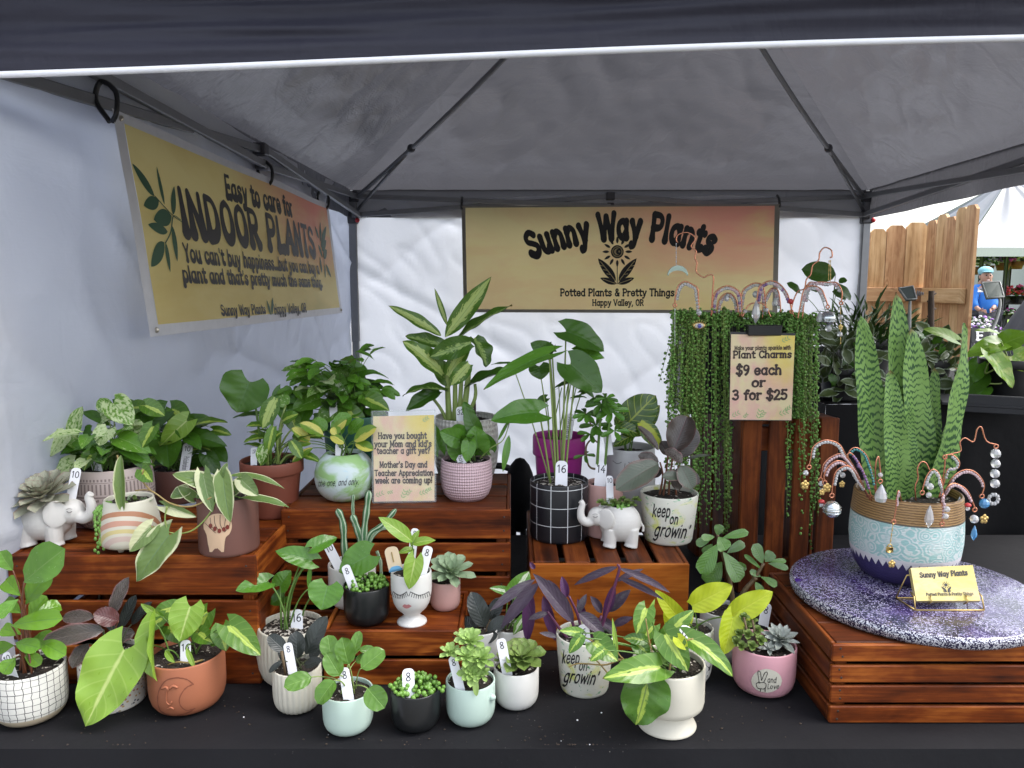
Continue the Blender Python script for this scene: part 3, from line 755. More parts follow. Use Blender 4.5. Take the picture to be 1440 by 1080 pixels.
for x in (TX0+.12, TX1-.12):
    for y in (YT0+.12, TY1-.12): mb = MB(); mb.tube([(x, y, 0), (x, y, ZT-.03)], .014, 8); mb.build('leg', M_STEELD, t)
mb = MB(); mb.box(((TX0+TX1)/2, (YT0+TY1)/2, ZT-.022), ((TX1-TX0)/2-.03, (TY1-YT0)/2-.03, .014), None, .004)
sharp(mb.build('table_top', M_STEELD, t))
# black draped stand at the right
ZS = 1.13
st_ = thing('draped_stand', 'tall stand under a black drape at the right, behind the snake plant', 'stand', (1.5, 2.9, 0))
mb = MB(); SX0, SX1, SY0, SY1 = 1.0, 2.0, 2.42, 3.7
mb.grid(lambda u, v: ((SX0+(SX1-SX0)*u, SY0+(SY1-SY0)*v, ZS+.004*mnoise.noise(V((u*5, v*5, 0)))), (u, v)), 20, 20)
mb.grid(lambda u, v: ((SX0+(SX1-SX0)*u, SY0-.02*v-.018*math.sin(u*31+2*mnoise.noise(V((u*4, v, 1))))*v, ZS-(ZS-.01)*v), (u, v)), 90, 16, True)
mb.grid(lambda u, v: ((SX0-.02*v-.018*math.sin(u*27)*v, SY0+(SY1-SY0)*u, ZS-(ZS-.01)*v), (u, v)), 60, 16)
mb.grid(lambda u, v: ((SX1, SY0+(SY1-SY0)*u, ZS-(ZS-.01)*v), (u, v)), 10, 4, True)
mb.build('drape', M_CLOTH2, st_)
mb = MB(); 
for x in (SX0+.1, SX1-.1):
    for y in (SY0+.12, SY1-.12): mb = MB(); mb.tube([(x, y, 0), (x, y, ZS-.02)], .015, 8); mb.build('leg', M_STEELD, st_)

# ---------------------------------------------------------------- unseen canopy, added outside to dim and blue the left wall
nb = thing('light_blocking_canopy', 'unseen canopy added just outside the left tent wall to dim its light', 'canopy tent', (-2.6, 2.6, 0))
mb = MB(); mb.grid(lambda u, v: ((-1.32+.01*math.sin(u*40), .4+4.3*u, .05+1.95*v), (u, v)), 60, 12); mb.build('side_cloth', tarp('blue_grey_cloth', (.26, .30, .40), (.30, .36, .5), .4), nb)
mb = MB(); mb.grid(lambda u, v: ((-1.32-1.4*v, .4+4.3*u, 2.0+.75*v*min(1, min(u, 1-u)*2.6+.05)), (u, v)), 40, 20); mb.build('roof', M_VAL, nb)
for y in (.42, 4.68): mb = MB(); mb.tube([(-1.345, y, 0), (-1.345, y, 2.0)], .018, 8); mb.build('pole', M_STEEL, nb)
# ================================================================ stained crates
def woodmat(name, dark, mid, light, k=1.0, rough=.52):
    m, nt, b = newmat(name); uv = nd(nt, 'UVMap').outputs[0]
    g = noise(nt, mapping(nt, uv, (2.2, 46, 1)), 1, 5, .65, .6)
    g2 = noise(nt, mapping(nt, uv, (7, 150, 1)), 1, 3, .6)
    kn = nd(nt, 'TexVoronoi', {'Vector': mapping(nt, uv, (4.0, 11.0, 1)), 'Scale': 1.0}).outputs['Distance']
    blot = noise(nt, mapping(nt, uv, (5, 14, 1)), 1, 4, .6, .4)
    rings = math_(nt, 'SINE', math_(nt, 'ADD', math_(nt, 'MULTIPLY', kn, 46.0), math_(nt, 'MULTIPLY', g, 9.0)))
    f = math_(nt, 'ADD', math_(nt, 'MULTIPLY', g, .55), math_(nt, 'MULTIPLY', blot, .6))
    f = math_(nt, 'ADD', f, math_(nt, 'MULTIPLY', math_(nt, 'MULTIPLY', rings, smooth(nt, kn, .4, .05)), .10))
    f = math_(nt, 'SUBTRACT', f, math_(nt, 'MULTIPLY', g2, .14))
    cr_ = nd(nt, 'ValToRGB', {0: f}); e = cr_.color_ramp.elements
    e[0].position = .35; e[0].color = c4(dark); e[1].position = .66; e[1].color = c4(light)
    n = e.new(.5); n.color = c4(mid)
    knm = smooth(nt, kn, .085, .03)
    c = mixc(nt, math_(nt, 'MULTIPLY', knm, .7), cr_.outputs[0], tuple(x*.5 for x in dark))
    setc(nt, b, c); b.inputs['Roughness'].default_value = rough; b.inputs['Specular IOR Level'].default_value = .2
    bump(nt, b, math_(nt, 'ADD', g, math_(nt, 'MULTIPLY', g2, .6)), .35, .0012)
    return m
M_WOOD = woodmat('stained_wood', (.030, .0055, .0014), (.15, .030, .0045), (.40, .115, .018))
M_WOODD = woodmat('dark_stained_wood', (.025, .006, .002), (.098, .022, .005), (.22, .058, .012))
M_WOODO = woodmat('orange_stained_wood', (.12, .026, .003), (.29, .075, .008), (.43, .14, .018))
M_NAIL = simple('nail_steel', (.05, .04, .035), .5, .6)
def crate(label, c, rot, W, D, H, mats=(M_WOOD, M_WOOD), rows=3, gap=.012, th=.0085, topdir='x', ntop=4, endfront=False, name='wooden_crate', openback=True, group='stained wooden crates', topgap=None, toplip=0, frontsolid=False):
    """box of slats; c = middle of the underside, front face along local -Y"""
    R = Matrix.Rotation(rot, 3, 'Z'); o = thing(name, label, 'crate', c, group); C = V(c)
    def bx(mb, x, y, z, hx, hy, hz, la=None):
        j = random.uniform(-.0012, .0012)
        mb.box(C+R@V((x, y+j*0, z+j)), (hx, hy, hz), R, .0022, la)
    def face(nm, y, mat, solid=False):
        mb = MB()
        if solid: bx(mb, 0, y, H/2, W/2, th/2, H/2-.001, 0)
        else:
            hh = (H-gap*(rows-1))/rows
            for i in range(rows): bx(mb, 0, y, hh/2+i*(hh+gap), W/2-random.uniform(0, .001), th/2, hh/2, 0)
        if nm == 'front_panel' and not solid:          # nail heads
            mb.m = 1; hh = (H-gap*(rows-1))/rows
            for i in range(rows):
                for sx in (-1, 1):
                    for dz in (-.22, .25): mb.ball(C+R@V((sx*(W/2-.017+random.uniform(-.003, .003)), y-th/2, hh/2+i*(hh+gap)+dz*hh)), .0021, 8, 5, (1, .35, 1))
        return sharp(mb.build(nm, [mat, M_NAIL], o))
    face('front_panel', -D/2+th/2, mats[0], frontsolid)
    face('back_panel', D/2-th/2, mats[1])
    for sg in (-1, 1):
        mb = MB(); x = sg*(W/2-th/2); DD = D-2*th-.002
        hh = (H-gap*(rows-1))/rows
        for i in range(rows): bx(mb, x, 0, hh/2+i*(hh+gap), th/2, DD/2, hh/2, 1)
        sharp(mb.build('side_panel', mats[1], o))
    mb = MB()
    tg = topgap or gap
    if topdir == 'x':
        DD = D-2*th-.002; w = (DD-tg*(ntop-1))/ntop
        for i in range(ntop): bx(mb, 0, -DD/2+w/2+i*(w+tg), H-th/2-toplip-.0006, W/2-th-.001, w/2, th/2, 0)
    else:
        WW = W-2*th-.002; w = (WW-tg*(ntop-1))/ntop
        for i in range(ntop): bx(mb, -WW/2+w/2+i*(w+tg), 0, H-th/2-toplip-.0006, w/2, D/2-th-.001, th/2, 1)
    sharp(mb.build('top_panel', mats[1], o))
    for sx in (-1, 1):
        for sy in (-1, 1): mb = MB(); bx(mb, sx*(W/2-th-.012), sy*(D/2-th-.012), (H-th)/2-toplip/2, .011, .011, (H-th)/2-.002-toplip/2, 2); sharp(mb.build('corner_post', mats[1], o))
    return o
def front_line(pxl, pxr, pybase, z):
    """left and right ends of a crate's front foot, from the photo"""
    return at_z(pxl, pybase, z), at_z(pxr, pybase, z)
# left crate (front foot at y 960)
yl = at_z(200, 962, ZT).y
HL = at_y(200, 782, yl).z-ZT
xl, xr = at_y(16, 870, yl).x, at_y(363, 870, yl).x
crate('low stained crate at far left, under the elephant with the rosette succulent', ((xl+xr)/2, yl+.165, ZT), 0, xr-xl, .33, HL, rows=3, gap=.011, ntop=4)
ZL = ZT+HL
# centre crate
yc = at_z(560, 938, ZT).y+.128
HC = at_y(560, 717, yc).z-ZT
xl, xr = at_y(396, 760, yc).x, at_y(718, 760, yc).x
crate('tall stained crate in the middle, carrying the gift sign and the painted ball pot', ((xl+xr)/2, yc+.16, ZT), .0, xr-xl, .32, HC, rows=4, gap=.011, ntop=3, mats=(M_WOOD, M_WOODD))
ZC = ZT+HC
# small riser in front of it
yr = at_z(550, 968, ZT).y+.012
HR = at_y(550, 887, yr).z-ZT
xl, xr = at_y(453, 900, yr).x, at_y(650, 900, yr).x
DR = yc-yr-.004
crate('small shallow crate used as a step, carrying the white face vase', ((xl+xr)/2, yr+DR/2, ZT), 0, xr-xl, DR, HR, rows=2, gap=.008, ntop=1, th=.008, mats=(M_WOOD, M_WOOD), toplip=.006)
ZR = ZT+HR-.0066
# right middle crate, end on
ym = at_z(850, 925, ZT).y+.03
HM = at_y(850, 792, ym).z-ZT
xl, xr = at_y(745, 850, ym).x, at_y(968, 850, ym).x
crate('end-on stained crate with a plain orange front, under the black grid pot', ((xl+xr)/2, ym+.19, ZT), 0, xr-xl, .38, HM, rows=3, gap=.011, topdir='y', ntop=5, topgap=.013, mats=(M_WOODO, M_WOODD), frontsolid=True)
ZM = ZT+HM
# tall standing crate
dT = 1.86
zt_ = at_y(1080, 590, dT).z
xl, xr = at_y(1024, 700, dT).x, at_y(1168, 700, dT).x
W_ = xr-xl; HT = zt_-ZT
R_ = .16
def vcrate():
    o = thing('wooden_crate', 'dark crate stood on end with upright slats, under the trailing pearls and charm sign', 'crate', ((xl+xr)/2, dT+.17, ZT), 'stained wooden crates'); C = V(o.location); M = Matrix.Rotation(R_, 3, 'Z'); D = .33
    th = .010
    def bx(mb, x, y, z, hx, hy, hz, la=None): mb.box(C+M@V((x, y, z)), (hx, hy, hz), M, .0022, la)
    mb = MB(); n = 4; g = .019; w = (W_-g*(n-1))/n
    for i in range(n): bx(mb, -W_/2+w/2+i*(w+g), -D/2+th/2, HT/2, w/2, th/2, HT/2-.001, 2)
    sharp(mb.build('front_panel', M_WOODD, o))
    for sg in (-1, 1):
        mb = MB(); DD = D-th-.001; n2 = 4; w2 = (DD-.012*(n2-1))/n2
        for i in range(n2): bx(mb, sg*(W_/2-th/2), -D/2+th+.001+w2/2+i*(w2+.012), HT/2, th/2, w2/2, HT/2-.002, 2)
        sharp(mb.build('side_panel', M_WOODD, o))
    mb = MB(); bx(mb, 0, th/2, HT-.007, W_/2-th-.001, D/2-th/2-.001, .0065, 0); sharp(mb.build('top_panel', M_WOODD, o))
    for z in (.05, HT-.05): mb = MB(); bx(mb, 0, -D/2+th+.008, z, W_/2-th-.002, .007, .03, 0); sharp(mb.build('cross_rail', M_WOODD, o))
vcrate(); ZTALL = zt_
# flat crate at the right with the turntable
yf = at_z(1300, 1018, ZT).y
HF = at_y(1300, 906, yf).z-ZT
xl = at_y(1168, 960, yf).x
crate('wide low stained crate at the right under the round glitter board', (xl+.235, yf+.17, ZT), .0, .47, .34, HF, rows=4, gap=.007, ntop=4, mats=(M_WOOD, M_WOODD))
ZF = ZT+HF
# glitter board
m, nt, b = newmat('purple_glitter_resin'); o = coord(nt)
n1 = noise(nt, o, 9, 5, .6, 1.0); n2 = noise(nt, mapping(nt, o, loc=(3, 1, 0)), 5, 4, .6, 1.2)
vo = nd(nt, 'TexVoronoi', {'Vector': o, 'Scale': 560.0}); wv = nd(nt, 'SeparateXYZ', {0: vo.outputs['Color']}).outputs[0]
vo2 = nd(nt, 'TexVoronoi', {'Vector': o, 'Scale': 300.0}); wv2 = nd(nt, 'SeparateXYZ', {0: vo2.outputs['Color']}).outputs[0]
px_ = nd(nt, 'SeparateXYZ', {0: o}); 
base = mixc(nt, smooth(nt, n1, .38, .6), (.010, .007, .03), (.05, .026, .13))
fl = math_(nt, 'ADD', math_(nt, 'MULTIPLY', wv, .6), math_(nt, 'MULTIPLY', wv2, .4))
thr = math_(nt, 'SUBTRACT', fl, math_(nt, 'MULTIPLY', smooth(nt, n2, .40, .72), .26))
c = mixc(nt, smooth(nt, thr, .50, .60), base, mixc(nt, wv2, (.62, .62, .68), (.30, .27, .46)))
puddle = smooth(nt, noise(nt, mapping(nt, o, (1, 1.6, 1), (5.3, 2.2, 0)), 7, 3, .5, .8), .70, .73)
c = mixc(nt, puddle, c, (.06, .015, .25))
setc(nt, b, c); b.inputs['Roughness'].default_value = .22; b.inputs['Coat Weight'].default_value = .6; b.inputs['Coat Roughness'].default_value = .08
bump(nt, b, vo.outputs['Distance'], .3, .001)
M_GLIT = m
m, nt, b = newmat('silver_glitter_rim'); o = coord(nt)
vo = nd(nt, 'TexVoronoi', {'Vector': o, 'Scale': 650.0}); wv = nd(nt, 'SeparateXYZ', {0: vo.outputs['Color']}).outputs[0]
setc(nt, b, mixc(nt, smooth(nt, wv, .52, .7), (.02, .015, .05), (.62, .62, .68))); b.inputs['Roughness'].default_value = .25; b.inputs['Metallic'].default_value = .3
M_GLITR = m
DC = V((0, 0, ZF)); DRAD = .233
DC.x = xl+.243; DC.y = at_z(1270, 898, ZF+.024).y+DRAD-.003
brd = thing('glitter_board', 'round purple and silver glitter board lying on the low right crate', 'board', DC)
mb = MB(); mb.lathe([(0, .0245), (DRAD*.5, .0245), (DRAD-.012, .0245), (DRAD-.006, .0235)], DC, 96, 0); mb.build('glitter_top', M_GLIT, brd)
mb = MB(); mb.lathe([(DRAD-.006, .0235), (DRAD-.001, .020), (DRAD, .013), (DRAD-.001, .006), (DRAD-.006, .001), (0, .001)], DC, 96, 0); mb.build('glitter_rim', M_GLITR, brd)
ZD = ZF+.0245
# ================================================================ ceramics, soil, leaves
def ceramic(name, c, rough=.35, var=.05, coat=.0, bmp=.05, sc=8):
    m, nt, b = newmat(name); o = coord(nt)
    f = noise(nt, o, 14, 5, .6); c1 = mixc(nt, f, tuple(x*(1-var*1.6) for x in c), tuple(min(1, x*(1+var)) for x in c))
    d = noise(nt, mapping(nt, o, (1, 1, .5)), 38, 5, .7)          # water marks and handling dirt
    c2 = mixc(nt, math_(nt, 'MULTIPLY', smooth(nt, d, .60, .74), .30), c1, tuple(x*.62+.03 for x in c))
    sp_ = smooth(nt, noise(nt, o, 300, 2), .74, .78)
    c3 = mixc(nt, math_(nt, 'MULTIPLY', sp_, .5), c2, tuple(x*.55+.02 for x in c))
    setc(nt, b, c3); nt.links.new(math_(nt, 'ADD', rough-.1, math_(nt, 'MULTIPLY', f, .22)), b.inputs['Roughness'])
    bump(nt, b, noise(nt, o, 60, 4), bmp+.06, .0012); return m
def soilmat(name, perl):
    m, nt, b = newmat(name); o = coord(nt)
    vo = nd(nt, 'TexVoronoi', {'Vector': o, 'Scale': 230.0}); r = nd(nt, 'SeparateXYZ', {0: vo.outputs['Color']}).outputs[0]
    c = mixc(nt, noise(nt, o, 160, 4), (.006, .0045, .0035), (.035, .024, .017))
    c = mixc(nt, smooth(nt, r, 1-perl, 1-perl+.02), c, (.52, .48, .42))
    setc(nt, b, c); b.inputs['Roughness'].default_value = .9
    bump(nt, b, vo.outputs['Distance'], .8, .004); return m
M_SOIL = soilmat('potting_soil', .055); M_PERL = soilmat('perlite_soil', .3)
M_STEMG = simple('green_stem', (.10, .19, .035), .4); M_STEMD = simple('dark_stem', (.04, .05, .02), .5)
M_STEMR = simple('red_stem', (.13, .045, .02), .45); M_STEMB = simple('brown_stem', (.10, .065, .03), .6); M_STEMP = simple('purple_stem', (.10, .025, .07), .4)
M_STEML = simple('pale_stem', (.22, .30, .08), .4); M_VINE = simple('tan_vine', (.28, .20, .07), .5)
M_TAGW = simple('white_plastic_tag', (.80, .80, .84), .45, 0, .02)
M_PEN = simple('pen_ink', (.01, .01, .02), .5)
LM = {}
LM['pep'] = leafmat('peperomia_leaf', (.035, .125, .016), (.085, .22, .03), rough=.22, vein=(.10, .22, .05), lat=5, latk=.1)
LM['pepl'] = leafmat('peperomia_young_leaf', (.09, .23, .03), (.16, .34, .05), rough=.25, vein=(.2, .35, .09), lat=5, latk=.1)
LM['limeheart'] = leafmat('lime_heart_leaf', (.17, .32, .03), (.27, .42, .06), (.48, .56, .2), 'centre', .12, .1, (.42, .55, .16), kn=.45, kv=2.2, ns=(2, 3), lat=6, latk=.25)
LM['brasil'] = leafmat('brasil_leaf', (.024, .085, .012), (.055, .15, .02), (.38, .50, .08), 'centre', .22, .05, (.3, .42, .1), kn=.95, kv=1.25, ns=(2.2, 3.4), lat=6, latk=.2)
LM['brasild'] = leafmat('dark_brasil_leaf', (.022, .085, .014), (.05, .14, .02), (.34, .46, .07), 'centre', .30, .05, (.12, .2, .05), kn=1.0, kv=1.3, ns=(2.2, 3), lat=6, latk=.2)
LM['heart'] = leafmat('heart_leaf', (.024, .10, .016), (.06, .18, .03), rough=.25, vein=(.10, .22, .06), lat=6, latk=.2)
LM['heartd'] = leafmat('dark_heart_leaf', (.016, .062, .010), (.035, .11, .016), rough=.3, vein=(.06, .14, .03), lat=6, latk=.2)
LM['darkfic'] = leafmat('black_leaf', (.010, .013, .011), (.026, .032, .028), rough=.3, vein=(.04, .05, .045), trans=.04, lat=8, latk=.35)
LM['ruby'] = leafmat('ruby_leaf', (.045, .04, .035), (.11, .09, .08), (.22, .11, .11), 'edge', 1.15, .15, (.12, .1, .09), kn=.5, kv=1.0, trans=.08, rough=.28, lat=12)
LM['rubyr'] = leafmat('ruby_red_leaf', (.05, .013, .013), (.10, .03, .03), vein=(.1, .02, .03), trans=.12, rough=.3)
LM['burg'] = leafmat('burgundy_leaf', (.030, .026, .022), (.055, .042, .036), (.12, .06, .055), 'edge', 1.2, .12, (.08, .03, .03), kn=.5, trans=.06, rough=.25, lat=12)
LM['burgg'] = leafmat('grey_green_burgundy_leaf', (.075, .095, .07), (.13, .15, .11), (.17, .10, .09), 'edge', 1.12, .15, (.12, .1, .08), kn=.5, trans=.08, rough=.3, lat=12)
LM['pilea'] = leafmat('pilea_leaf', (.032, .105, .020), (.065, .17, .035), rough=.22, vein=(.2, .34, .09), veinw=.02, lat=4, latk=.12)
LM['marble'] = leafmat('marbled_leaf', (.035, .13, .018), (.08, .21, .03), (.52, .62, .33), 'marble', .40, .05, (.2, .34, .1), kn=.75, ns=(4, 9), lat=6, latk=.1)
LM['njoy'] = leafmat('white_splashed_leaf', (.035, .13, .025), (.07, .19, .04), (.58, .66, .48), 'centre', .14, .05, (.3, .4, .2), kn=.8, kv=1.0, ns=(1.8, 3))
LM['cream'] = leafmat('cream_half_leaf', (.05, .12, .06), (.10, .18, .09), (.60, .62, .38), 'half', .55, .06, (.3, .36, .2), kn=.8, kv=.6, ns=(1.2, 1.5), lat=7, latk=.15)
LM['creamedge'] = leafmat('cream_edge_leaf', (.045, .11, .05), (.09, .17, .07), (.55, .58, .35), 'edge', 1.08, .06, (.12, .2, .1), kn=.5, kv=1.0, ns=(2, 3), lat=7, latk=.15)
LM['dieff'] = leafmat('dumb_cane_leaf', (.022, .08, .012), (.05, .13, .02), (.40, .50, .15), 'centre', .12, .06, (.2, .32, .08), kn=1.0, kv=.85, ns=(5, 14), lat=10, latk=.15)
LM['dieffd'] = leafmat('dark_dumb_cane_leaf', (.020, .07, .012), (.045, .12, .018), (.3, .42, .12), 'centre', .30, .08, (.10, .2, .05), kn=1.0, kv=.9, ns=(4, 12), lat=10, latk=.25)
LM['croton'] = leafmat('croton_leaf', (.014, .048, .012), (.028, .075, .016), vein=(.30, .36, .05), lat=6, latk=.75, veinw=.05, rough=.25, trans=.1)
LM['crotony'] = leafmat('yellow_croton_leaf', (.32, .40, .03), (.45, .5, .05), (.05, .12, .02), 'edge', .95, .12, (.5, .5, .06), kn=.6, lat=6, latk=.5)
LM['schef'] = leafmat('umbrella_leaf', (.035, .14, .02), (.08, .22, .035), rough=.28, vein=(.16, .30, .06), lat=8, latk=.15)
LM['schefy'] = leafmat('yellow_splashed_leaf', (.05, .15, .018), (.09, .2, .025), (.62, .58, .12), 'half', .42, .05, (.3, .38, .08), kn=.9, kv=.7, ns=(2, 3))
LM['neon'] = leafmat('neon_leaf', (.40, .52, .012), (.56, .64, .03), vein=(.6, .66, .06), lat=8, latk=.25, trans=.32, rough=.35)
LM['trad'] = leafmat('purple_leaf', (.032, .018, .036), (.075, .05, .08), (.10, .09, .10), 'marble', .46, .12, kn=.75, rough=.45, trans=.08)
LM['tradp'] = leafmat('violet_leaf', (.05, .012, .06), (.10, .03, .11), rough=.4, trans=.15)
LM['jade'] = leafmat('jade_leaf', (.025, .09, .02), (.055, .15, .035), (.11, .17, .09), 'marble', .46, .14, rough=.3, kn=.8, trans=.05, ns=(14, 30))
LM['snake'] = leafmat('snake_plant_leaf', (.13, .26, .05), (.22, .37, .10), (.024, .080, .020), 'bands', .44, .14, rough=.42, kn=.55, ns=(1.8, 7), trans=.05)
LM['echg'] = leafmat('pale_rosette_leaf', (.23, .33, .19), (.33, .43, .27), (.30, .25, .2), 'edge', 1.25, .1, kn=.5, rough=.6, trans=.1)
LM['echp'] = leafmat('grey_rosette_leaf', (.27, .29, .21), (.40, .40, .31), (.33, .25, .21), 'edge', 1.1, .2, kn=.5, rough=.6, trans=.08)
LM['aeon'] = leafmat('light_green_rosette_leaf', (.24, .40, .09), (.38, .53, .18), rough=.45, trans=.2)
LM['echd'] = leafmat('dark_rosette_leaf', (.05, .12, .04), (.11, .19, .07), (.14, .12, .07), 'edge', 1.2, .15, kn=.5, rough=.5, trans=.06)
LM['agave'] = leafmat('white_striped_rosette_leaf', (.20, .24, .20), (.36, .38, .36), (.34, .22, .24), 'edge', 1.25, .12, kn=.5, rough=.6, trans=.04)
LM['palm'] = leafmat('palm_leaf', (.014, .045, .016), (.03, .085, .025), rough=.4, trans=.1)
LM['hoya'] = leafmat('grey_splashed_leaf', (.022, .05, .022), (.05, .085, .04), (.30, .36, .26), 'edge', 1.05, .1, kn=.6, rough=.4, trans=.08)
LM['pothos'] = leafmat('pothos_leaf', (.055, .16, .02), (.11, .25, .035), (.36, .46, .10), 'marble', .50, .06, (.2, .34, .07), kn=.75, ns=(2, 6), rough=.2, lat=6, latk=.15)
M_PEARL = leafmat('pearl_bead_skin', (.11, .25, .03), (.18, .35, .06), rough=.3, trans=.1)
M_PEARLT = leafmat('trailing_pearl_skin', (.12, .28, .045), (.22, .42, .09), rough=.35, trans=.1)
M_PEARLTD = leafmat('shaded_trailing_pearl_skin', (.06, .14, .04), (.10, .19, .06), rough=.4, trans=.08)  # darker copy of the pearl skin: shade among the strands painted in

PROF = {
 'cyl': [(0, 0), (.88, 0), (.95, .008), (.985, .03), (1, .07), (1, .5), (1, .97)],
 'cup': [(0, 0), (.52, 0), (.66, .012), (.8, .05), (.9, .12), (.96, .21), (.99, .32), (1, .5), (1, .97)],
 'bowl': [(0, 0), (.55, 0), (.7, .015), (.84, .07), (.93, .16), (.98, .28), (1, .45), (1, .97)],
 'flare': [(0, 0), (.76, 0), (.80, .01), (.83, .05), (.92, .5), (1, .97)],
 'flower': [(0, 0), (.70, 0), (.73, .01), (.745, .05), (.90, .755), (.905, .765), (.985, .775), (1, .79), (1, .97)],
 'ball': [(0, 0), (.42, 0), (.52, .012), (.68, .06), (.84, .16), (.95, .3), (1, .46), (.99, .6), (.93, .74), (.82, .86), (.70, .94), (.62, .985)],
 'footed': [(0, 0), (.74, 0), (.80, .006), (.81, .02), (.78, .05), (.66, .16), (.60, .235), (.60, .25), (.70, .275), (.90, .33), (.97, .37), (1, .44), (1, .7), (1, .97)],
 'goblet': [(0, 0), (.70, 0), (.74, .012), (.72, .04), (.55, .085), (.40, .13), (.39, .17), (.55, .23), (.74, .3), (.88, .4), (.96, .53), (1, .68), (1, .85), (.985, .97)],
 'egg': [(0, .08), (.6, .08), (.8, .12), (.92, .22), (.99, .38), (1, .5), (.96, .68), (.86, .84), (.74, .97)],
 'planter': [(0, 0), (.62, 0), (.72, .012), (.83, .08), (.94, .24), (.995, .45), (1, .6), (.985, .78), (.95, .97)],
 'urn': [(0, 0), (.6, 0), (.7, .015), (.86, .12), (.96, .3), (1, .5), (.99, .75), (.95, .97)],
}
class Pot:
    def __init__(s, label, cx, yb, z, w, yr, prof='cyl', mat=None, cat='potted plant', name='potted_plant', group='potted plants on the stall', soil=.90, soilmat=None, n=64, rf=None, H=None, Y=None, thick=.05, rimw=None):
        if Y is None:
            P = at_z(cx, yb, z); R = w/2*mpp(P)
            rb = max(r for r, h in PROF[prof] if h < .10)*R
            for _ in range(3):
                C = P+V((0, rb, 0)); R = w/2*mpp(C); rb = max(r for r, h in PROF[prof] if h < .10)*R
            s.Y = C.y; x = at_y(cx, (yb+yr)/2, s.Y).x
        else:
            s.Y = Y; x = at_y(cx, yr, Y).x; R = w/2*mpp(at_y(cx, yr, Y))
        s.R = R; s.cx = cx; s.yb = yb
        rt = PROF[prof][-1][0]*R
        s.H = H or (at_y(cx, yr, s.Y-rt).z-z)
        s.z = z; s.c = V((x, s.Y, z)); s.rot = -math.atan2(x, s.Y) if 0 else math.asin(-x/math.hypot(x, s.Y))
        s.prof = [(r*R, h*s.H) for r, h in PROF[prof]]
        t = thick*R+.0012; r1 = s.prof[-1][0]; H = s.H
        full = s.prof+[(r1-t*.15, H*.985), (r1-t*.5, H*.995), (r1-t*.85, H*.985), (r1-t, H*.965), (r1-t, H*soil-.004)]
        s.root = thing(name, label, cat, s.c, group)
        mb = MB(); mb.lathe(full, s.c, n, s.rot, rf); s.pot = mb.build('pot', mat, s.root)
        s.zs = z+H*soil; s.rs = r1-t
        mb = MB(); cc = V((x, s.Y, s.zs)); rr = s.rs+.0006
        k = 14
        mb.grid(lambda u, v: ((cc.x+rr*v*math.cos(2*PI*u), cc.y+rr*v*math.sin(2*PI*u), cc.z+(.0035*mnoise.noise(V((math.cos(2*PI*u)*v*5+x*40, math.sin(2*PI*u)*v*5, x*9)))+.003*(1-v*v))), (u, v)), 28, k, True)
        s.soil = mb.build('soil', soilmat or M_SOIL, s.root)
        s.stems = {}; s.fills = {}
    def r_at(s, h):
        P = s.prof
        for i in range(len(P)-1):
            if P[i][1] <= h <= P[i+1][1] and P[i+1][1] > P[i][1]:
                t = (h-P[i][1])/(P[i+1][1]-P[i][1]); return P[i][0]+(P[i+1][0]-P[i][0])*t
        return P[-1][0] if h > P[-1][1] else P[1][0]
    def onto(s, px, py, off=.0006):
        """photo pixel -> point on the front of the pot"""
        r = ray(px, py); lo = None
        # march the ray to the lathe surface
        t = (s.Y-s.R*1.3)/r.y
        st = s.R*.03/r.y
        for i in range(140):
            P = CAM+r*t; q = P-s.c; h = q.z
            if math.hypot(q.x, q.y) <= s.r_at(max(0, min(h, s.H))): break
            t += st
        P = CAM+r*(t-st*.5); q = P-s.c; h = max(.0, min(s.H, q.z)); rr = s.r_at(h)+off
        l = math.hypot(q.x, q.y) or 1
        return V((s.c.x+q.x/l*rr, s.c.y+q.y/l*rr, s.z+q.z))
    def mp(s): return lambda x, y, l: s.onto(x, -y, l)
    def text(s, mb, t, x0, x1, y, h, style='pen', slant=0, rise=0, weight=None, lay=.0006):
        pre = lambda a, b: (a+(b+y)*slant, b+(a-x0)*rise)
        lettering(mb, t, s.mp(), x0, x1, -y, h, style, weight, lay0=lay, pre=pre)
    def P(s, px, py, dy=0): return at_y(px, py, s.Y+dy)
    def stem(s, pts, r, mat=M_STEMG):
        if mat.name not in s.stems: s.stems[mat.name] = (MB(), mat)
        rs = r if isinstance(r, (list, tuple)) else None
        n = len(pts)
        s.stems[mat.name][0].tube(pts, rs or [r*(1-.35*i/(n-1)) for i in range(n)], 6)
    def soilpt(s, fx=0, fy=0): return V((s.c.x+fx*s.rs, s.c.y+fy*s.rs, s.zs-.002))
    def lf(s, mk, x0, y0, x1, y1, w, d0=0, d1=0, N='d', arch=.1, shape=None, stem='soil', sr=.0016, sm=None, fold=.25, wave=.03, bend=.35, **k):
        P0 = s.P(x0, y0, d0); P1 = s.P(x1, y1, d1)
        NN = {'c': (0, -1, .2), 'u': (0, -.3, 1), 'd': (0, -.75, .65), 'l': (-.7, -.6, .4), 'r': (.7, -.6, .4), 'b': (0, -.9, -.3)}[N] if isinstance(N, str) else N
        W = w*mpp((P0+P1)/2)
        mb = MB(); leaf(mb, P0, P1, W, NN, arch, fold, shape or 'heart', wave, **k)
        if (not shape or shape == 'heart') : pass
        o = mb.build('leaf', LM[mk], s.root)
        if stem is not None:
            if stem == 'soil': Q = s.soilpt(random.uniform(-.35, .35), random.uniform(-.35, .35))
            elif len(stem) == 2: Q = s.P(stem[0], stem[1], d0*.3)
            else: Q = s.P(*stem)
            Q2 = V((Q.x*(1-bend)+P0.x*bend, Q.y*(1-bend)+P0.y*bend, Q.z*.35+P0.z*.65+.01))
            s.stem(bez(Q, Q2, P0, 8), sr, sm or M_STEMG)
        return o
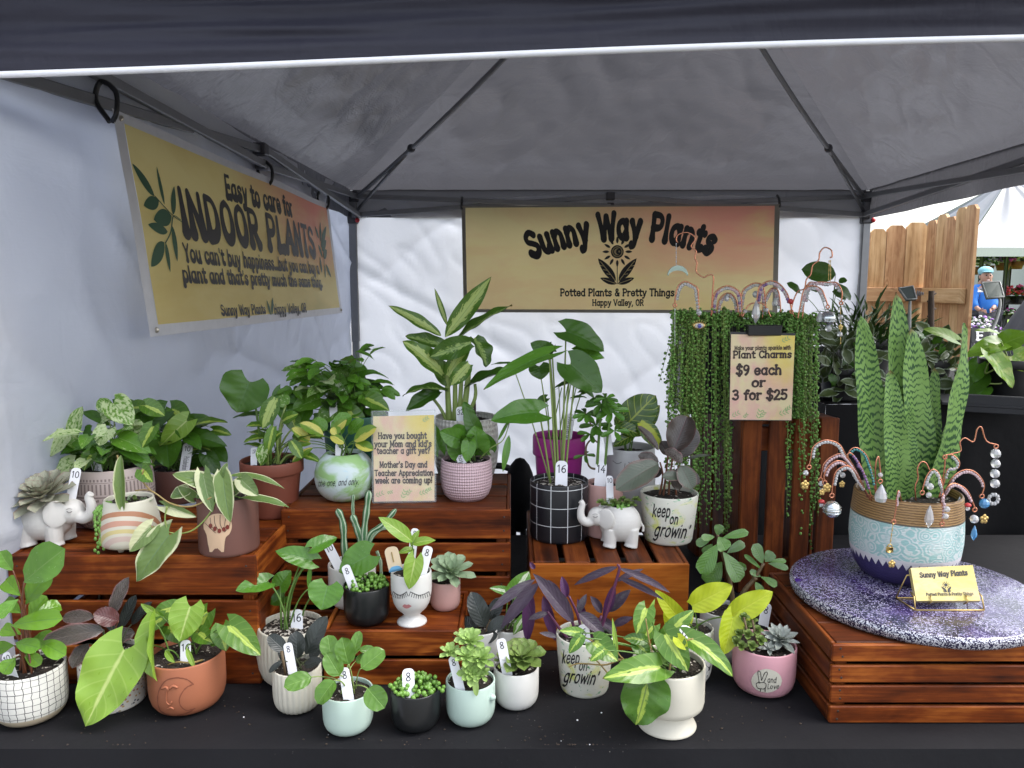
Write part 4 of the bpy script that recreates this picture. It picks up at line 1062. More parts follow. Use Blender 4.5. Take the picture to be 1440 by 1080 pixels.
    def lfs(s, mk, rows, **kw):
        for r in rows:
            s.lf(mk, *r[:5], *(r[5:7] if len(r) > 6 else (0, 0)), **kw)
    def fill(s, mk, n, spread, h0, h1, L, Wd, shape='ovate', sr=.0012, sm=None, tilt=.5, seed=1, arch=.15, stems=True, cx=0, cy=0, wave=.04, az=None, nu=7, nv=4):
        rnd = random.Random(seed)
        if mk not in s.fills: s.fills[mk] = MB()
        mb = s.fills[mk]
        for i in range(n):
            a = rnd.uniform(0, 2*PI) if az is None else rnd.uniform(*az)
            r = spread*math.sqrt(rnd.uniform(.04, 1)); h = rnd.uniform(h0, h1)
            l = L*rnd.uniform(.7, 1.2); wd = Wd*rnd.uniform(.75, 1.15)
            P0 = V((s.c.x+cx+r*.75*math.cos(a), s.c.y+cy+r*.75*math.sin(a), s.zs+h))
            out = V((math.cos(a), math.sin(a), rnd.uniform(-.7, .5)*tilt*1.5)).normalized()
            P1 = P0+out*l
            N = V((-out.x*.4+rnd.uniform(-.4, .4), -out.y*.4-.35+rnd.uniform(-.3, .3), 1))
            leaf(mb, P0, P1, wd, N, arch, .3, shape, wave, nu, nv)
            if stems:
                Q = s.soilpt(rnd.uniform(-.4, .4), rnd.uniform(-.4, .4))
                s.stem(bez(Q, V((Q.x*.6+P0.x*.4, Q.y*.6+P0.y*.4, P0.z*.7+Q.z*.3+.01)), P0, 6), sr, sm or M_STEMG)
    def rosette(s, mk, px, py, Rpx, n=30, d=0, shape='obov', tilt=(0, -.4, 1), wk=.42, rise=.75, part='rosette', cup=.3, seed=3, fold=.35):
        C = s.P(px, py, d); R = Rpx*mpp(C); rnd = random.Random(seed)
        ax = V(tilt).normalized(); X = ax.cross(V((0, 1, .1))).normalized(); Y = ax.cross(X)
        mb = MB()
        for i in range(n):
            t = (i+.6)/n; a = i*2.39996+rnd.uniform(-.1, .1)
            el = (1-t)*1.35*rise+.02; l = R*(.30+.70*t**.8)
            dirn = (X*math.cos(a)+Y*math.sin(a))*math.cos(el)+ax*math.sin(el)
            P0 = C+dirn*R*.04-ax*R*.10*t; P1 = P0+dirn*l
            nn = ax*math.cos(el)-(X*math.cos(a)+Y*math.sin(a))*math.sin(el)
            leaf(mb, P0, P1, l*wk*rnd.uniform(.9, 1.15)+R*.06, nn, -.08+cup*.0, fold, shape, 0, 7, 4, cup=.15)
        return mb.build(part, LM[mk], s.root)
    def done(s):
        for k, mb in s.fills.items():
            if mb.v: mb.build('foliage', LM[k], s.root)
        for k, (mb, m) in s.stems.items(): mb.build('stem', m, s.root)
        return s
def pill(mb, c, X, Y, Z, w, l, th, top=True):
    """flat strip with rounded upper corners in the X (width) / Y (length) plane"""
    pts = []; r = w*.38
    for (sx, sy) in ((1, -1), (1, 1), (-1, 1), (-1, -1)):
        rr = r if sy > 0 else w*.06
        cx_, cy = sx*(w/2-rr), sy*(l/2-rr); a0 = {(1, -1): -PI/2, (1, 1): 0, (-1, 1): PI/2, (-1, -1): PI}[(sx, sy)]
        for k in range(5): a = a0+PI/2*k/4; pts.append((cx_+rr*math.cos(a), cy+rr*math.sin(a)))
    f = [mb.vert(c+X*p[0]+Y*p[1]+Z*th/2) for p in pts]; b = [mb.vert(c+X*p[0]+Y*p[1]-Z*th/2) for p in pts]; n = len(pts)
    mb.face(*f); mb.face(*b[::-1])
    for i in range(n): mb.face(f[i], b[i], b[(i+1) % n], f[(i+1) % n])
def price_tag(label, xt, yt, xb, yb, w, Y, text='', vert='', lean=.02, y0=0, group='white plastic price tags', hs=1.0):
    """tag from top pixel to bottom pixel standing at depth Y"""
    T = at_y(xt, yt, Y+lean); B = at_y(xb, yb, Y); c = (T+B)/2; Yd = (T-B).normalized()
    X = (Yd.cross(V((0, -1, 0)))*-1).normalized()
    if X.x < 0: X = -X
    Z = X.cross(Yd).normalized(); l = (T-B).length; wd = w*mpp(c)
    o = thing('price_tag', label, 'price tag', B, group)
    mb = MB(); pill(mb, c, X, Yd, Z, wd, l, .0007); mb.build('strip', M_TAGW, o, flat=True)
    if text:
        mb = MB(); h = wd*.62*hs; tw = min(wd*.78, h*.62*len(text)+h*.05)
        mf = lambda x, y, k: c+X*x+Yd*y+Z*(.00035+k)
        y1 = l/2-wd*.35-h
        lettering(mb, text, mf, -tw/2, tw/2, y1, h, 'pen', weight=1.15, lay0=.0003)
        mb.build('price_number', M_PEN, o)
    if vert:
        mb = MB(); h = wd*.5; tw = min(h*.62*len(vert), l-(wd*1.5 if text else wd*.6))
        mf = lambda x, y, k: c+X*(y-h*.42)-Yd*x+Z*(.00035+k)
        x0 = -l/2+(wd*1.35 if text else wd*.4)
        lettering(mb, vert, mf, x0, x0+tw, 0, h, 'pen', weight=1.1, lay0=.0003)
        mb.build('written_name', M_PEN, o)
    return o
# ================================================================ pots
def uvmat(name, fn, rough=.35, bmp=None):
    m, nt, b = newmat(name); uv = nd(nt, 'UVMap').outputs[0]; sp = nd(nt, 'SeparateXYZ', {0: uv})
    c = fn(nt, uv, sp.outputs[0], sp.outputs[1]); setc(nt, b, c); b.inputs['Roughness'].default_value = rough
    if bmp: bump(nt, b, bmp(nt, uv, sp.outputs[0], sp.outputs[1]), .6, .0025)
    return m
def lines(nt, x, n, w, wob=None):
    f = math_(nt, 'FRACT', math_(nt, 'ADD', math_(nt, 'MULTIPLY', x, n), wob if wob is not None else 0.0))
    return math_(nt, 'LESS_THAN', f, w)
def f_gridw(nt, uv, u, v):
    w = math_(nt, 'MULTIPLY', math_(nt, 'SUBTRACT', noise(nt, uv, 9, 2), .5), .5)
    l = math_(nt, 'MAXIMUM', lines(nt, u, 30, .09, w), lines(nt, v, 8.5, .075, w))
    c = mixc(nt, l, (.68, .67, .62), (.03, .03, .03))
    return mixc(nt, smooth(nt, v, .20, .19), c, (.50, .42, .30))
M_GRIDW = uvmat('white_grid_glaze', f_gridw, .3)
M_GRIDB = uvmat('black_grid_glaze', lambda nt, uv, u, v: mixc(nt, math_(nt, 'MAXIMUM', lines(nt, u, 11, .045), lines(nt, v, 3.25, .035, .02)), (.012, .013, .017), (.62, .63, .65)), .35)
def f_terr(nt, uv, u, v):
    vec = mapping(nt, uv, (44, 16, 1)); vo = nd(nt, 'TexVoronoi', {'Vector': vec, 'Scale': 1.0}); r = nd(nt, 'SeparateXYZ', {0: vo.outputs['Color']})
    d = smooth(nt, vo.outputs['Distance'], .34, .28)
    ramp = nd(nt, 'ValToRGB', {0: r.outputs[0]}); ramp.color_ramp.interpolation = 'CONSTANT'; e = ramp.color_ramp.elements
    e[0].color = (.05, .05, .06, 1); e[1].position = .8; e[1].color = (.30, .20, .10, 1)
    for p, c in ((.2, (.45, .16, .10, 1)), (.4, (.10, .12, .17, 1)), (.6, (.5, .33, .14, 1))): n = e.new(p); n.color = c
    return mixc(nt, d, (.70, .67, .62), ramp.outputs[0])
M_TERR = uvmat('terrazzo_glaze', f_terr)
M_COTTA = ceramic('terracotta', (.34, .115, .055), .65, .1, bmp=.12); M_COTTAD = ceramic('old_terracotta', (.19, .052, .030), .6, .15, bmp=.1)
M_CREAM = ceramic('cream_glaze', (.60, .57, .48), .4, .06); M_WHITE = ceramic('white_glaze', (.70, .69, .66), .3, .04); M_GREYW = ceramic('grey_white_glaze', (.50, .50, .51), .4, .05)
M_MINT = ceramic('mint_glaze', (.47, .60, .53), .35, .04); M_BLK = ceramic('black_glaze', (.010, .011, .012), .3, .2); M_PINKS = ceramic('dusty_pink_glaze', (.56, .33, .30), .4, .05)
M_PINK = ceramic('pink_glaze', (.60, .31, .36), .3, .05); M_PINKD = ceramic('pale_pink_glaze', (.60, .42, .45), .35, .05); M_BROWN = ceramic('brown_matte_glaze', (.135, .058, .045), .55, .06)
M_MAG = ceramic('magenta_plastic', (.40, .035, .27), .35, .05); M_GREENP = ceramic('green_plastic', (.020, .10, .065), .4, .1); M_WHITEM = ceramic('white_matte_ceramic', (.66, .64, .61), .55, .07, bmp=.1)
flute = lambda n, a: (lambda t, h: 1+a*(abs(math.sin(t*n/2))-.5)*(1 if .05 < h < .97 else .3))
def f_drip(nt, uv, u, v):
    n = noise(nt, mapping(nt, uv, (9, 5, 1)), 1, 4, .6, 2.2); n2 = noise(nt, mapping(nt, uv, (22, 5, 1), (4, 1, 0)), 1, 3, .6, 3)
    n3 = noise(nt, mapping(nt, uv, (7, 3, 1), (9, 5, 0)), 1, 3, .5, 1)
    c = mixc(nt, smooth(nt, n3, .55, .72), (.66, .65, .57), (.60, .62, .20))
    c = mixc(nt, smooth(nt, n, .60, .66), c, (.22, .44, .26))
    return mixc(nt, smooth(nt, n2, .66, .69), c, (.08, .26, .13))
M_DRIP = uvmat('green_splashed_glaze', f_drip)
def f_water(nt, uv, u, v):
    n = noise(nt, mapping(nt, uv, (6, 2.4, 1)), 1, 4, .55, .6)
    c = mixc(nt, smooth(nt, n, .42, .60), (.56, .66, .66), (.30, .50, .20)); return mixc(nt, smooth(nt, n, .36, .28), c, (.45, .62, .70))
M_WATER = uvmat('green_blue_wash', f_water, .4)
def f_pat(nt, uv, u, v):
    z = lambda a, b_: math_(nt, 'MULTIPLY', math_(nt, 'GREATER_THAN', v, a), math_(nt, 'LESS_THAN', v, b_))
    bars = math_(nt, 'MULTIPLY', lines(nt, u, 64, .42), z(.63, .80))
    dots = math_(nt, 'MULTIPLY', lines(nt, u, 70, .5), z(.84, .88))
    du = math_(nt, 'ABSOLUTE', math_(nt, 'SUBTRACT', math_(nt, 'FRACT', math_(nt, 'MULTIPLY', u, 22.0)), .5)); dv = math_(nt, 'ABSOLUTE', math_(nt, 'MULTIPLY', math_(nt, 'SUBTRACT', math_(nt, 'FRACT', math_(nt, 'MULTIPLY', math_(nt, 'SUBTRACT', v, .05), 4.6)), .5), 1.0))
    mx = math_(nt, 'MAXIMUM', du, dv); sq = math_(nt, 'ADD', math_(nt, 'MULTIPLY', math_(nt, 'GREATER_THAN', mx, .22), math_(nt, 'LESS_THAN', mx, .36)), math_(nt, 'LESS_THAN', mx, .10))
    sq = math_(nt, 'MULTIPLY', sq, z(.05, .56))
    ed = math_(nt, 'MAXIMUM', z(.575, .60), z(.815, .825))
    l = math_(nt, 'MAXIMUM', math_(nt, 'MAXIMUM', bars, dots), math_(nt, 'MAXIMUM', sq, ed))
    n = noise(nt, uv, 40, 3)
    return mixc(nt, math_(nt, 'MULTIPLY', l, math_(nt, 'ADD', .55, math_(nt, 'MULTIPLY', n, .5))), (.47, .39, .36), (.16, .12, .115))
M_PAT = uvmat('grey_carved_glaze', f_pat, .5)
def diamond(name, c, n, k):
    def bm(nt, uv, u, v):
        a = math_(nt, 'SINE', math_(nt, 'MULTIPLY', math_(nt, 'ADD', math_(nt, 'MULTIPLY', u, n), math_(nt, 'MULTIPLY', v, k)), 6.2832)); b_ = math_(nt, 'SINE', math_(nt, 'MULTIPLY', math_(nt, 'SUBTRACT', math_(nt, 'MULTIPLY', u, n), math_(nt, 'MULTIPLY', v, k)), 6.2832))
        return math_(nt, 'MULTIPLY', a, b_)
    def f(nt, uv, u, v): return mixc(nt, smooth(nt, bm(nt, uv, u, v), -.5, .6), tuple(x*.86 for x in c), c)
    return uvmat(name, f, .35, bm)
M_DIAP = diamond('pink_diamond_glaze', (.62, .44, .48), 34, 7); M_DIAW = diamond('white_diamond_glaze', (.60, .58, .53), 22, 6)
def f_rain(nt, uv, u, v):
    d = nd(nt, 'VectorMath', {0: nd(nt, 'CombineXYZ', {0: math_(nt, 'MULTIPLY', math_(nt, 'SUBTRACT', u, .455), 2.9), 1: math_(nt, 'SUBTRACT', v, .02), 2: 0.0}).outputs[0]}, operation='LENGTH').outputs['Value']
    d = math_(nt, 'ADD', d, math_(nt, 'MULTIPLY', math_(nt, 'SUBTRACT', noise(nt, uv, 8, 2), .5), .03))
    r = nd(nt, 'ValToRGB', {0: d}); r.color_ramp.interpolation = 'CONSTANT'; e = r.color_ramp.elements
    e[0].color = (.62, .58, .48, 1); e[1].position = .86; e[1].color = (.62, .60, .50, 1)
    for p, c in ((.26, (.60, .46, .40, 1)), (.36, (.64, .60, .50, 1)), (.42, (.62, .52, .24, 1)), (.50, (.64, .60, .50, 1)), (.56, (.56, .30, .22, 1)), (.66, (.64, .60, .5, 1)), (.74, (.42, .20, .11, 1)), (.83, (.62, .60, .5, 1))): n = e.new(p); n.color = c
    return r.outputs[0]
M_RAIN = uvmat('rainbow_painted_glaze', f_rain, .4)
PROF['dome'] = [(0, .09), (.8, .09), (.93, .10), (.99, .15), (1, .22), (.98, .40), (.93, .62), (.86, .82), (.79, .97)]

# ------------------------------------------------------------ front row
p = Pot('white pot with black grid and bare tan foot, holding a round-leaved glossy plant', 45, 1027, ZT, 93, 958, 'cup', M_GRIDW)
p.lfs('pep', [(36, 850, 74, 802, 40, .01, .02), (16, 880, 89, 870, 30, -.02, -.03), (56, 902, 93, 922, 25, -.02, -.05), (22, 904, 57, 912, 22, -.03, -.05), (22, 925, 4, 948, 27, -.03, -.05), (30, 892, 2, 884, 20, -.01, 0), (52, 862, 86, 852, 24, 0, .03), (30, 838, 8, 815, 24, .03, .06), (40, 870, 66, 838, 26, .04, .06), (20, 908, -8, 915, 22, 0, 0), (30, 862, 6, 846, 22, .03, .05), (44, 900, 76, 895, 20, .03, .04), (34, 915, 58, 935, 18, .0, -.01)], shape='obov', sm=M_STEMR, sr=.002, arch=.12)
p.lf('pepl', 34, 818, 92, 771, 52, -.02, -.04, 'c', .08, 'obov', sm=M_STEMR, sr=.0024, cup=.1); p.lf('pepl', 18, 802, 0, 775, 28, 0, 0, 'c', .1, 'obov', sm=M_STEMR); p.lf('pepl', 26, 843, -4, 868, 23, -.03, -.05, 'd', .1, 'obov', sm=M_STEMR)
p.done(); price_tag("tag marked 10 in the black grid white pot at far left", 7, 918, 21, 958, 14, p.Y-.03, '10')
p = Pot('speckled terrazzo pot with dark reddish rubber plant leaves, half hidden by a lime leaf', 160, 1008, ZT, 85, 938, 'cyl', M_TERR)
p.lfs('ruby', [(158, 864, 182, 811, 23, .02, .03), (146, 886, 59, 903, 31, -.02, -.04), (132, 868, 88, 869, 21, .01, .02), (124, 905, 101, 940, 24, -.02, -.05), (150, 900, 190, 890, 24, .03, .05)], shape='ficus', sm=M_STEMD, wave=.05)
p.lfs('darkfic', [(172, 882, 192, 836, 18, .03, .05), (185, 878, 214, 846, 16, .04, .05), (166, 890, 150, 850, 22, .04, .06)], shape='ficus', sm=M_STEMD)
p.lf('rubyr', 167, 873, 131, 863, 28, 0, -.02, 'd', .1, 'ficus', sm=M_STEMR); p.done()
p = Pot('terracotta pot carved with a crescent moon face, holding a lime striped vine', 265, 1012, ZT, 102, 941, 'bowl', M_COTTA)
MOON = p
p.lf('limeheart', 175, 914, 120, 1022, 84, -.05, -.10, (.12, -1, .35), .06, wave=.05, nu=14, nv=8, stem=(235, 915, .02)); p.lf('limeheart', 219, 878, 221, 958, 54, -.03, -.07, 'l', .1, fold=.7); p.lf('limeheart', 268, 853, 253, 902, 50, 0, -.02, 'c', .08)
p.lfs('brasil', [(292, 862, 271, 903, 34, .03, .02), (312, 882, 318, 916, 32, 0, -.02), (323, 880, 367, 922, 40, -.02, -.04), (246, 855, 211, 868, 28, .03, .02), (300, 900, 322, 892, 22, 0, 0), (238, 880, 262, 905, 30, .02, 0), (280, 890, 300, 905, 26, .01, -.01), (230, 868, 205, 890, 24, .01, 0)])
p.lf('limeheart', 262, 910, 275, 941, 9, -.04, -.05, 'c', .05, 'lance'); p.lf('limeheart', 225, 866, 198, 849, 12, 0, 0, 'c', .05, 'lance'); p.lf('limeheart', 232, 915, 246, 932, 10, -.04, -.05, 'c', .05, 'lance')
p.stem(cr([p.P(285, 928, -.02), p.P(270, 932, -.04), p.P(250, 931, -.04), p.P(236, 935, -.035)], 5), .002, M_VINE); p.done()
mb = MB(); W = 1.7
moon = [(232, 962), (240, 956), (255, 953), (266, 956), (273, 962)]
def engrave(p, pts, w=1.6, off=.0004):
    P = [V((q.x, q.y)) for q in cr([(a, -b, 0) for a, b in pts], 5)]; stroke(mb, P, lambda q, t: w, p.mp(), off)
engrave(p, [(272, 962), (262, 955), (248, 953), (235, 956), (226, 966), (222, 980), (224, 996), (233, 1004), (246, 1006), (262, 1003), (274, 996)])
engrave(p, [(272, 962), (262, 967), (255, 976), (252, 986), (256, 995), (264, 999), (274, 996)])
mb.build('engraved_moon', simple('engraved_terracotta', (.20, .06, .03), .7), p.pot)
mb = MB()
for pts in ([(228, 968), (234, 966), (238, 970)], [(239, 968), (244, 964), (250, 967)]): mb.tube([p.onto(a, b, .0007) for a, b in cr([(x, y, 0) for x, y in pts], 4) for a, b in [(a, b)]] if 0 else [p.onto(q.x, q.y, .0007) for q in cr([(x, y, 0) for x, y in pts], 4)], .0022, 6)
mb.tube([p.onto(q.x, q.y, .0005) for q in cr([(235, 967, 0), (234, 978, 0), (234, 987, 0), (239, 991, 0), (242, 986, 0)], 4)], .0015, 6)
mb.tube([p.onto(q.x, q.y, .0005) for q in cr([(236, 997, 0), (240, 995, 0), (244, 997, 0)], 4)], .0016, 6)
mb.build('moon_face', M_COTTA, p.pot)
price_tag('tag marked 16 in the moon face terracotta pot', 261, 900, 261, 941, 15, p.Y-.03, '16')
p = Pot('tall white fluted pot with slender heart leaves and perlite soil', 411, 970, ZT, 93, 896, 'urn', M_CREAM, soilmat=M_PERL, rf=flute(40, .035), n=160)
p.lfs('heart', [(440, 770, 474, 756, 25, 0, .03), (438, 788, 387, 775, 31, 0, -.01), (376, 818, 331, 831, 29, -.01, -.04), (394, 824, 409, 802, 30, .02, .03), (425, 800, 436, 790, 8, .02, .02)], N='d', sr=.0022, bend=.15)
p.lf('heart', 461, 824, 452, 858, 52, -.03, -.05, 'c', .05, sr=.002, bend=.2); p.lf('pepl', 434, 828, 437, 790, 7, 0, 0, 'c', .02, 'lance', sr=.002); p.lf('heartd', 400, 838, 380, 850, 24, .04, .03); p.done()
price_tag('tag marked 16 in the tall fluted white pot', 417, 857, 418, 895, 17, p.Y-.01, '16')
p = Pot('small cream fluted pot with black leathery leaves and a little stick', 419, 1008, ZT, 66, 951, 'cup', M_CREAM, rf=flute(26, .05), n=130)
p.lfs('darkfic', [(402, 916, 377, 893, 21, -.01, 0), (418, 926, 417, 887, 27, 0, .02), (430, 920, 460, 866, 27, .01, .03), (428, 936, 453, 928, 15, -.02, -.03), (396, 930, 378, 946, 9, -.02, -.03), (408, 930, 392, 912, 16, .02, .02), (436, 926, 452, 908, 16, .03, .04)], shape='ficus', sm=M_STEMD)
p.stem([p.P(396, 916, -.03), p.P(402, 952, -.03)], .0026, M_STEMB); p.done()
price_tag('tag marked 8 in the small cream fluted pot', 404, 904, 413, 953, 13, p.Y-.028, '8')
p = Pot('mint pot with round coin leaves on thin stalks, in front of the step crate', 490, 1039, ZT, 70, 987, 'cup', M_MINT)
p.lfs('pilea', [(466, 925, 461, 893, 27, .01, .03), (490, 934, 481, 896, 29, -.01, .0), (497, 920, 506, 887, 17, .02, .04), (508, 940, 541, 914, 28, -.01, .01), (478, 950, 459, 918, 27, -.02, -.01), (505, 914, 527, 913, 12, .03, .04), (438, 952, 399, 966, 27, -.03, -.05), (500, 930, 520, 922, 14, .03, .03)], shape='round', N='d', arch=.06, sr=.0014, sm=M_STEML)
p.lf('pilea', 471, 957, 447, 990, 31, -.04, -.06, (-.5, -.8, .3), .12, 'round', sm=M_STEML); p.lf('pilea', 517, 968, 541, 996, 33, -.04, -.06, (.3, -1, .3), .1, 'round', sm=M_STEML); p.done()
price_tag('tag marked 8 in the mint coin-leaf pot', 483, 939, 491, 987, 15, p.Y-.03, '8')
def pearls(p, mk, n, rad, spread, h, seed, spill=()):
    rnd = random.Random(seed); mb = MB(); LID[0] += 1
    for i in range(n):
        a = rnd.uniform(0, 2*PI); r = p.rs*spread*math.sqrt(rnd.random()); z = h*(1-(r/p.rs)**2*.6)*rnd.uniform(.2, 1.15)
        c = V((p.c.x+r*math.cos(a), p.c.y+r*math.sin(a), p.zs+z)); rr = rad*rnd.uniform(.7, 1.15); b0 = len(mb.uv); mb.ball(c, rr, 9, 7)
        for k in range(b0, len(mb.uv)): mb.uv[k] = (i+.3+.2*mb.uv[k][0], .8)
    for (px, py, d) in spill:
        b0 = len(mb.uv); mb.ball(p.P(px, py, d), rad*rnd.uniform(.8, 1.1), 9, 7)
        for k in range(b0, len(mb.uv)): mb.uv[k] = (k//40+.3, .8)
    mb.build('bead_leaf', mk, p.root)
p = Pot('black pot of green pearls standing on the front cloth', 585, 1034, ZT, 69, 983, 'cup', M_BLK)
pearls(p, M_PEARL, 150, .0042, .98, .022, 4, [(553, 968, -.03), (549, 964, -.03), (556, 973, -.035), (618, 968, -.02), (624, 966, -.02), (617, 961, -.01), (612, 952, 0), (560, 976, -.035), (622, 971, -.03), (556, 961, -.02)]); p.done()
price_tag('tag marked 8 in the front black pot of pearls', 574, 940, 575, 984, 17, p.Y-.03, '8')
p = Pot('mint pot with a small side knob and a tall clump of light green rosettes', 662, 1026, ZT, 69, 972, 'cup', M_MINT)
p.rosette('aeon', 633, 916, 18, 18, -.01, seed=1); p.rosette('aeon', 661, 900, 24, 24, .0, seed=2); p.rosette('aeon', 676, 925, 24, 24, -.02, seed=5); p.rosette('aeon', 664, 945, 22, 22, -.03, tilt=(.1, -.8, .7), seed=8); p.rosette('aeon', 655, 922, 20, 20, -.025, seed=9); p.rosette('aeon', 677, 948, 16, 16, -.03, seed=10); p.rosette('aeon', 651, 893, 14, 14, .02, seed=11)
for (x, y) in ((633, 916), (661, 900), (676, 925), (664, 945), (655, 925)): p.stem([p.soilpt(random.uniform(-.3, .3), 0), p.P(x, y+3, 0)], .004, M_STEML)
p.lf('aeon', 668, 950, 670, 979, 9, -.04, -.045, 'c', .1, 'ellip', None)
mb = MB(); mb.ball(p.onto(691, 980, .002), .006, 10, 8); mb.build('knob', M_MINT, p.pot); p.done()
price_tag('tag marked 8 in the mint pot with the tall light rosettes', 636, 923, 648, 973, 13, p.Y-.03, '8')
p = Pot('small white pot with a dark green rosette succulent, right of the mint rosette pot', 726, 1002, ZT, 63, 951, 'cup', M_WHITE)
p.rosette('echd', 733, 922, 36, 26, -.005, rise=.6, wk=.55, tilt=(0, -.35, 1), seed=4); p.rosette('echd', 706, 928, 15, 12, -.01, seed=6); p.done()
price_tag('tag marked 8 in the white pot with the dark rosette', 704, 898, 714, 951, 14, p.Y-.03, '8')
p = Pot('white pot with glossy black leaves, tucked behind the mint rosette pot', 676, 950, ZT, 52, 893, 'cup', M_WHITE)
p.lfs('darkfic', [(682, 882, 662, 832, 29, 0, .02), (686, 890, 714, 868, 21, -.01, 0), (668, 890, 650, 868, 22, .01, .02), (690, 872, 704, 840, 20, .02, .04), (664, 905, 646, 890, 16, -.01, -.01), (680, 900, 700, 892, 18, -.02, -.03)], shape='ficus', sm=M_STEMB); p.done()
p = Pot('white pot with one white-splashed green leaf, beside the purple leaves', 718, 944, ZT, 46, 890, 'cup', M_WHITE, Y=None)
p.lf('njoy', 722, 838, 744, 803, 32, 0, .02, 'c', .06); p.lfs('njoy', [(716, 833, 688, 827, 14, 0, -.01), (735, 870, 722, 893, 13, -.03, -.04), (725, 856, 748, 838, 20, .02, .03)]); p.done()
KG = []
def keep_growin(p, ox, oy, k):
    mb = MB()
    def T(t, x0, x1, y, h, rise=.0, sl=.15): p.text(mb, t, ox+x0*k, ox+x1*k, oy+y*k, h*k, 'pen', sl, -rise, 1.35)
    T('keep', 0, 25, 0, 17, .04); T('on', 24, 36, 10, 14, .08, .2); T("growin'", 2, 50, 27, 18, .08, .3)
    mb.build('writing', M_INK, p.pot)
p = Pot('hand painted pot in the front row with black writing, holding long purple leaves', 822, 984, ZT, 81, 908, 'flare', M_DRIP)
keep_growin(p, 790, 932, .98)
p.lfs('trad', [(806, 875, 749, 806, 27, -.02, -.02), (752, 815, 689, 859, 17, 0, -.02), (758, 819, 704, 884, 21, -.01, -.03), (869, 797, 807, 823, 13, .0, .02), (870, 799, 943, 834, 13, .0, .0), (868, 812, 934, 844, 11, .0, 0), (866, 818, 905, 800, 10, .01, .03), (790, 845, 770, 815, 13, .01, .03), (770, 862, 742, 872, 11, .0, -.01), (855, 860, 887, 829, 19, .03, .03), (814, 862, 850, 893, 23, -.01, -.03), (812, 862, 825, 835, 12, .02, .03), (783, 896, 758, 890, 9, -.03, -.04), (840, 870, 868, 888, 16, .02, .01), (846, 862, 830, 838, 14, .04, .05), (800, 850, 776, 838, 14, .03, .03), (862, 880, 890, 868, 13, .03, .03)], shape='lance', N='d', stem=None, arch=.10, fold=.5)
p.lfs('tradp', [(745, 828, 741, 906, 21, .02, .0), (764, 838, 781, 902, 18, .03, .01), (864, 822, 848, 870, 15, .02, .02), (797, 840, 790, 810, 14, .02, .03), (788, 862, 772, 830, 13, .03, .03), (822, 870, 812, 842, 12, .03, .04), (752, 800, 745, 790, 8, .01, .01)], shape='lance', N='c', stem=None, fold=.5)
for pts in ([(812, 905), (806, 878), (790, 845), (756, 815)], [(835, 905), (850, 870), (864, 825), (871, 800), (868, 794)], [(818, 905), (814, 870), (800, 838)], [(830, 900), (846, 866)], [(800, 900), (784, 880), (770, 860)]): p.stem(cr([p.P(x, y, .0) for x, y in pts], 5), .0036, M_STEMP)
p.done(); price_tag('tag marked 6 in the front painted pot with purple leaves', 820, 878, 824, 912, 16, p.Y-.03, '6')
p = Pot('footed cream pot at front centre right with a sprawling green striped vine', 938, 1042, ZT, 101, 955, 'footed', M_CREAM)
p.lf('brasild', 910, 962, 894, 1020, 74, -.065, -.075, (.1, -1, .35), .08, wave=.05, nu=14, nv=8, stem=(915, 945)); p.lf('brasil', 928, 938, 847, 954, 42, -.06, -.09, 'd', .12, wave=.05, nu=14)
p.lf('brasil', 968, 898, 1031, 952, 36, -.02, -.05, (.3, -.7, .7), .22, nu=14); p.lf('brasil', 936, 893, 968, 944, 42, -.04, -.07, 'c', .08)
p.lfs('brasil', [(836, 903, 869, 930, 38, -.05, -.07), (909, 856, 895, 892, 30, -.02, -.04), (941, 890, 976, 858, 26, .02, .04), (816, 890, 786, 887, 15, -.05, -.06), (960, 905, 990, 890, 22, .02, .03), (848, 915, 830, 930, 16, -.07, -.08), (920, 880, 900, 905, 20, .02, .01), (884, 935, 866, 946, 20, -.07, -.08)])
p.lfs('brasild', [(904, 900, 876, 897, 18, -.03, -.03), (816, 897, 800, 919, 18, -.06, -.07), (895, 905, 915, 925, 24, -.03, -.04), (925, 905, 945, 880, 22, .03, .04)])
p.lf('neon', 953, 897, 966, 914, 18, -.05, -.06, 'c', .1); p.lf('limeheart', 868, 926, 861, 868, 7, -.06, -.05, 'c', .05, 'lance', stem=None); p.lf('limeheart', 911, 866, 921, 842, 6, -.02, -.01, 'c', .03, 'lance', stem=None)
for pts in ([(920, 952), (890, 930), (860, 925), (838, 905), (815, 892)], [(925, 952), (900, 935), (875, 928), (850, 935), (815, 933), (800, 938)], [(930, 950), (915, 910), (908, 870)], [(935, 952), (905, 945), (870, 920), (866, 890)], [(940, 950), (950, 910), (975, 898)], [(925, 950), (890, 945), (865, 955), (840, 930), (828, 925)]): p.stem(cr([p.P(x, y, -.045) for x, y in pts], 6), .0017, M_VINE)
p.done(); price_tag('tag marked 18 among the striped vine in the footed cream pot', 966, 880, 959, 912, 18, p.Y-.01, '18')
p = Pot('white pot with thin black line doodles, holding bright yellow-green leaves', 972, 966, ZT, 58, 893, 'cup', uvmat('doodle_glaze', lambda nt, uv, u, v: mixc(nt, math_(nt, 'LESS_THAN', math_(nt, 'ABSOLUTE', math_(nt, 'SUBTRACT', math_(nt, 'FRACT', math_(nt, 'MULTIPLY', noise(nt, mapping(nt, uv, (9, 3, 1)), 1, 1), 9.0)), .5)), .05), (.68, .67, .62), (.03, .03, .03))))
p.lf('neon', 973, 852, 1030, 823, 38, -.02, -.03, (.1, -.9, .6), .06, 'ovate', wave=.04, nu=14); p.lf('neon', 1026, 867, 1087, 832, 36, -.01, -.01, (.1, -.9, .6), .06, 'ovate', wave=.04, nu=14); p.lf('neon', 1031, 868, 1017, 921, 36, -.03, -.05, 'c', .06)
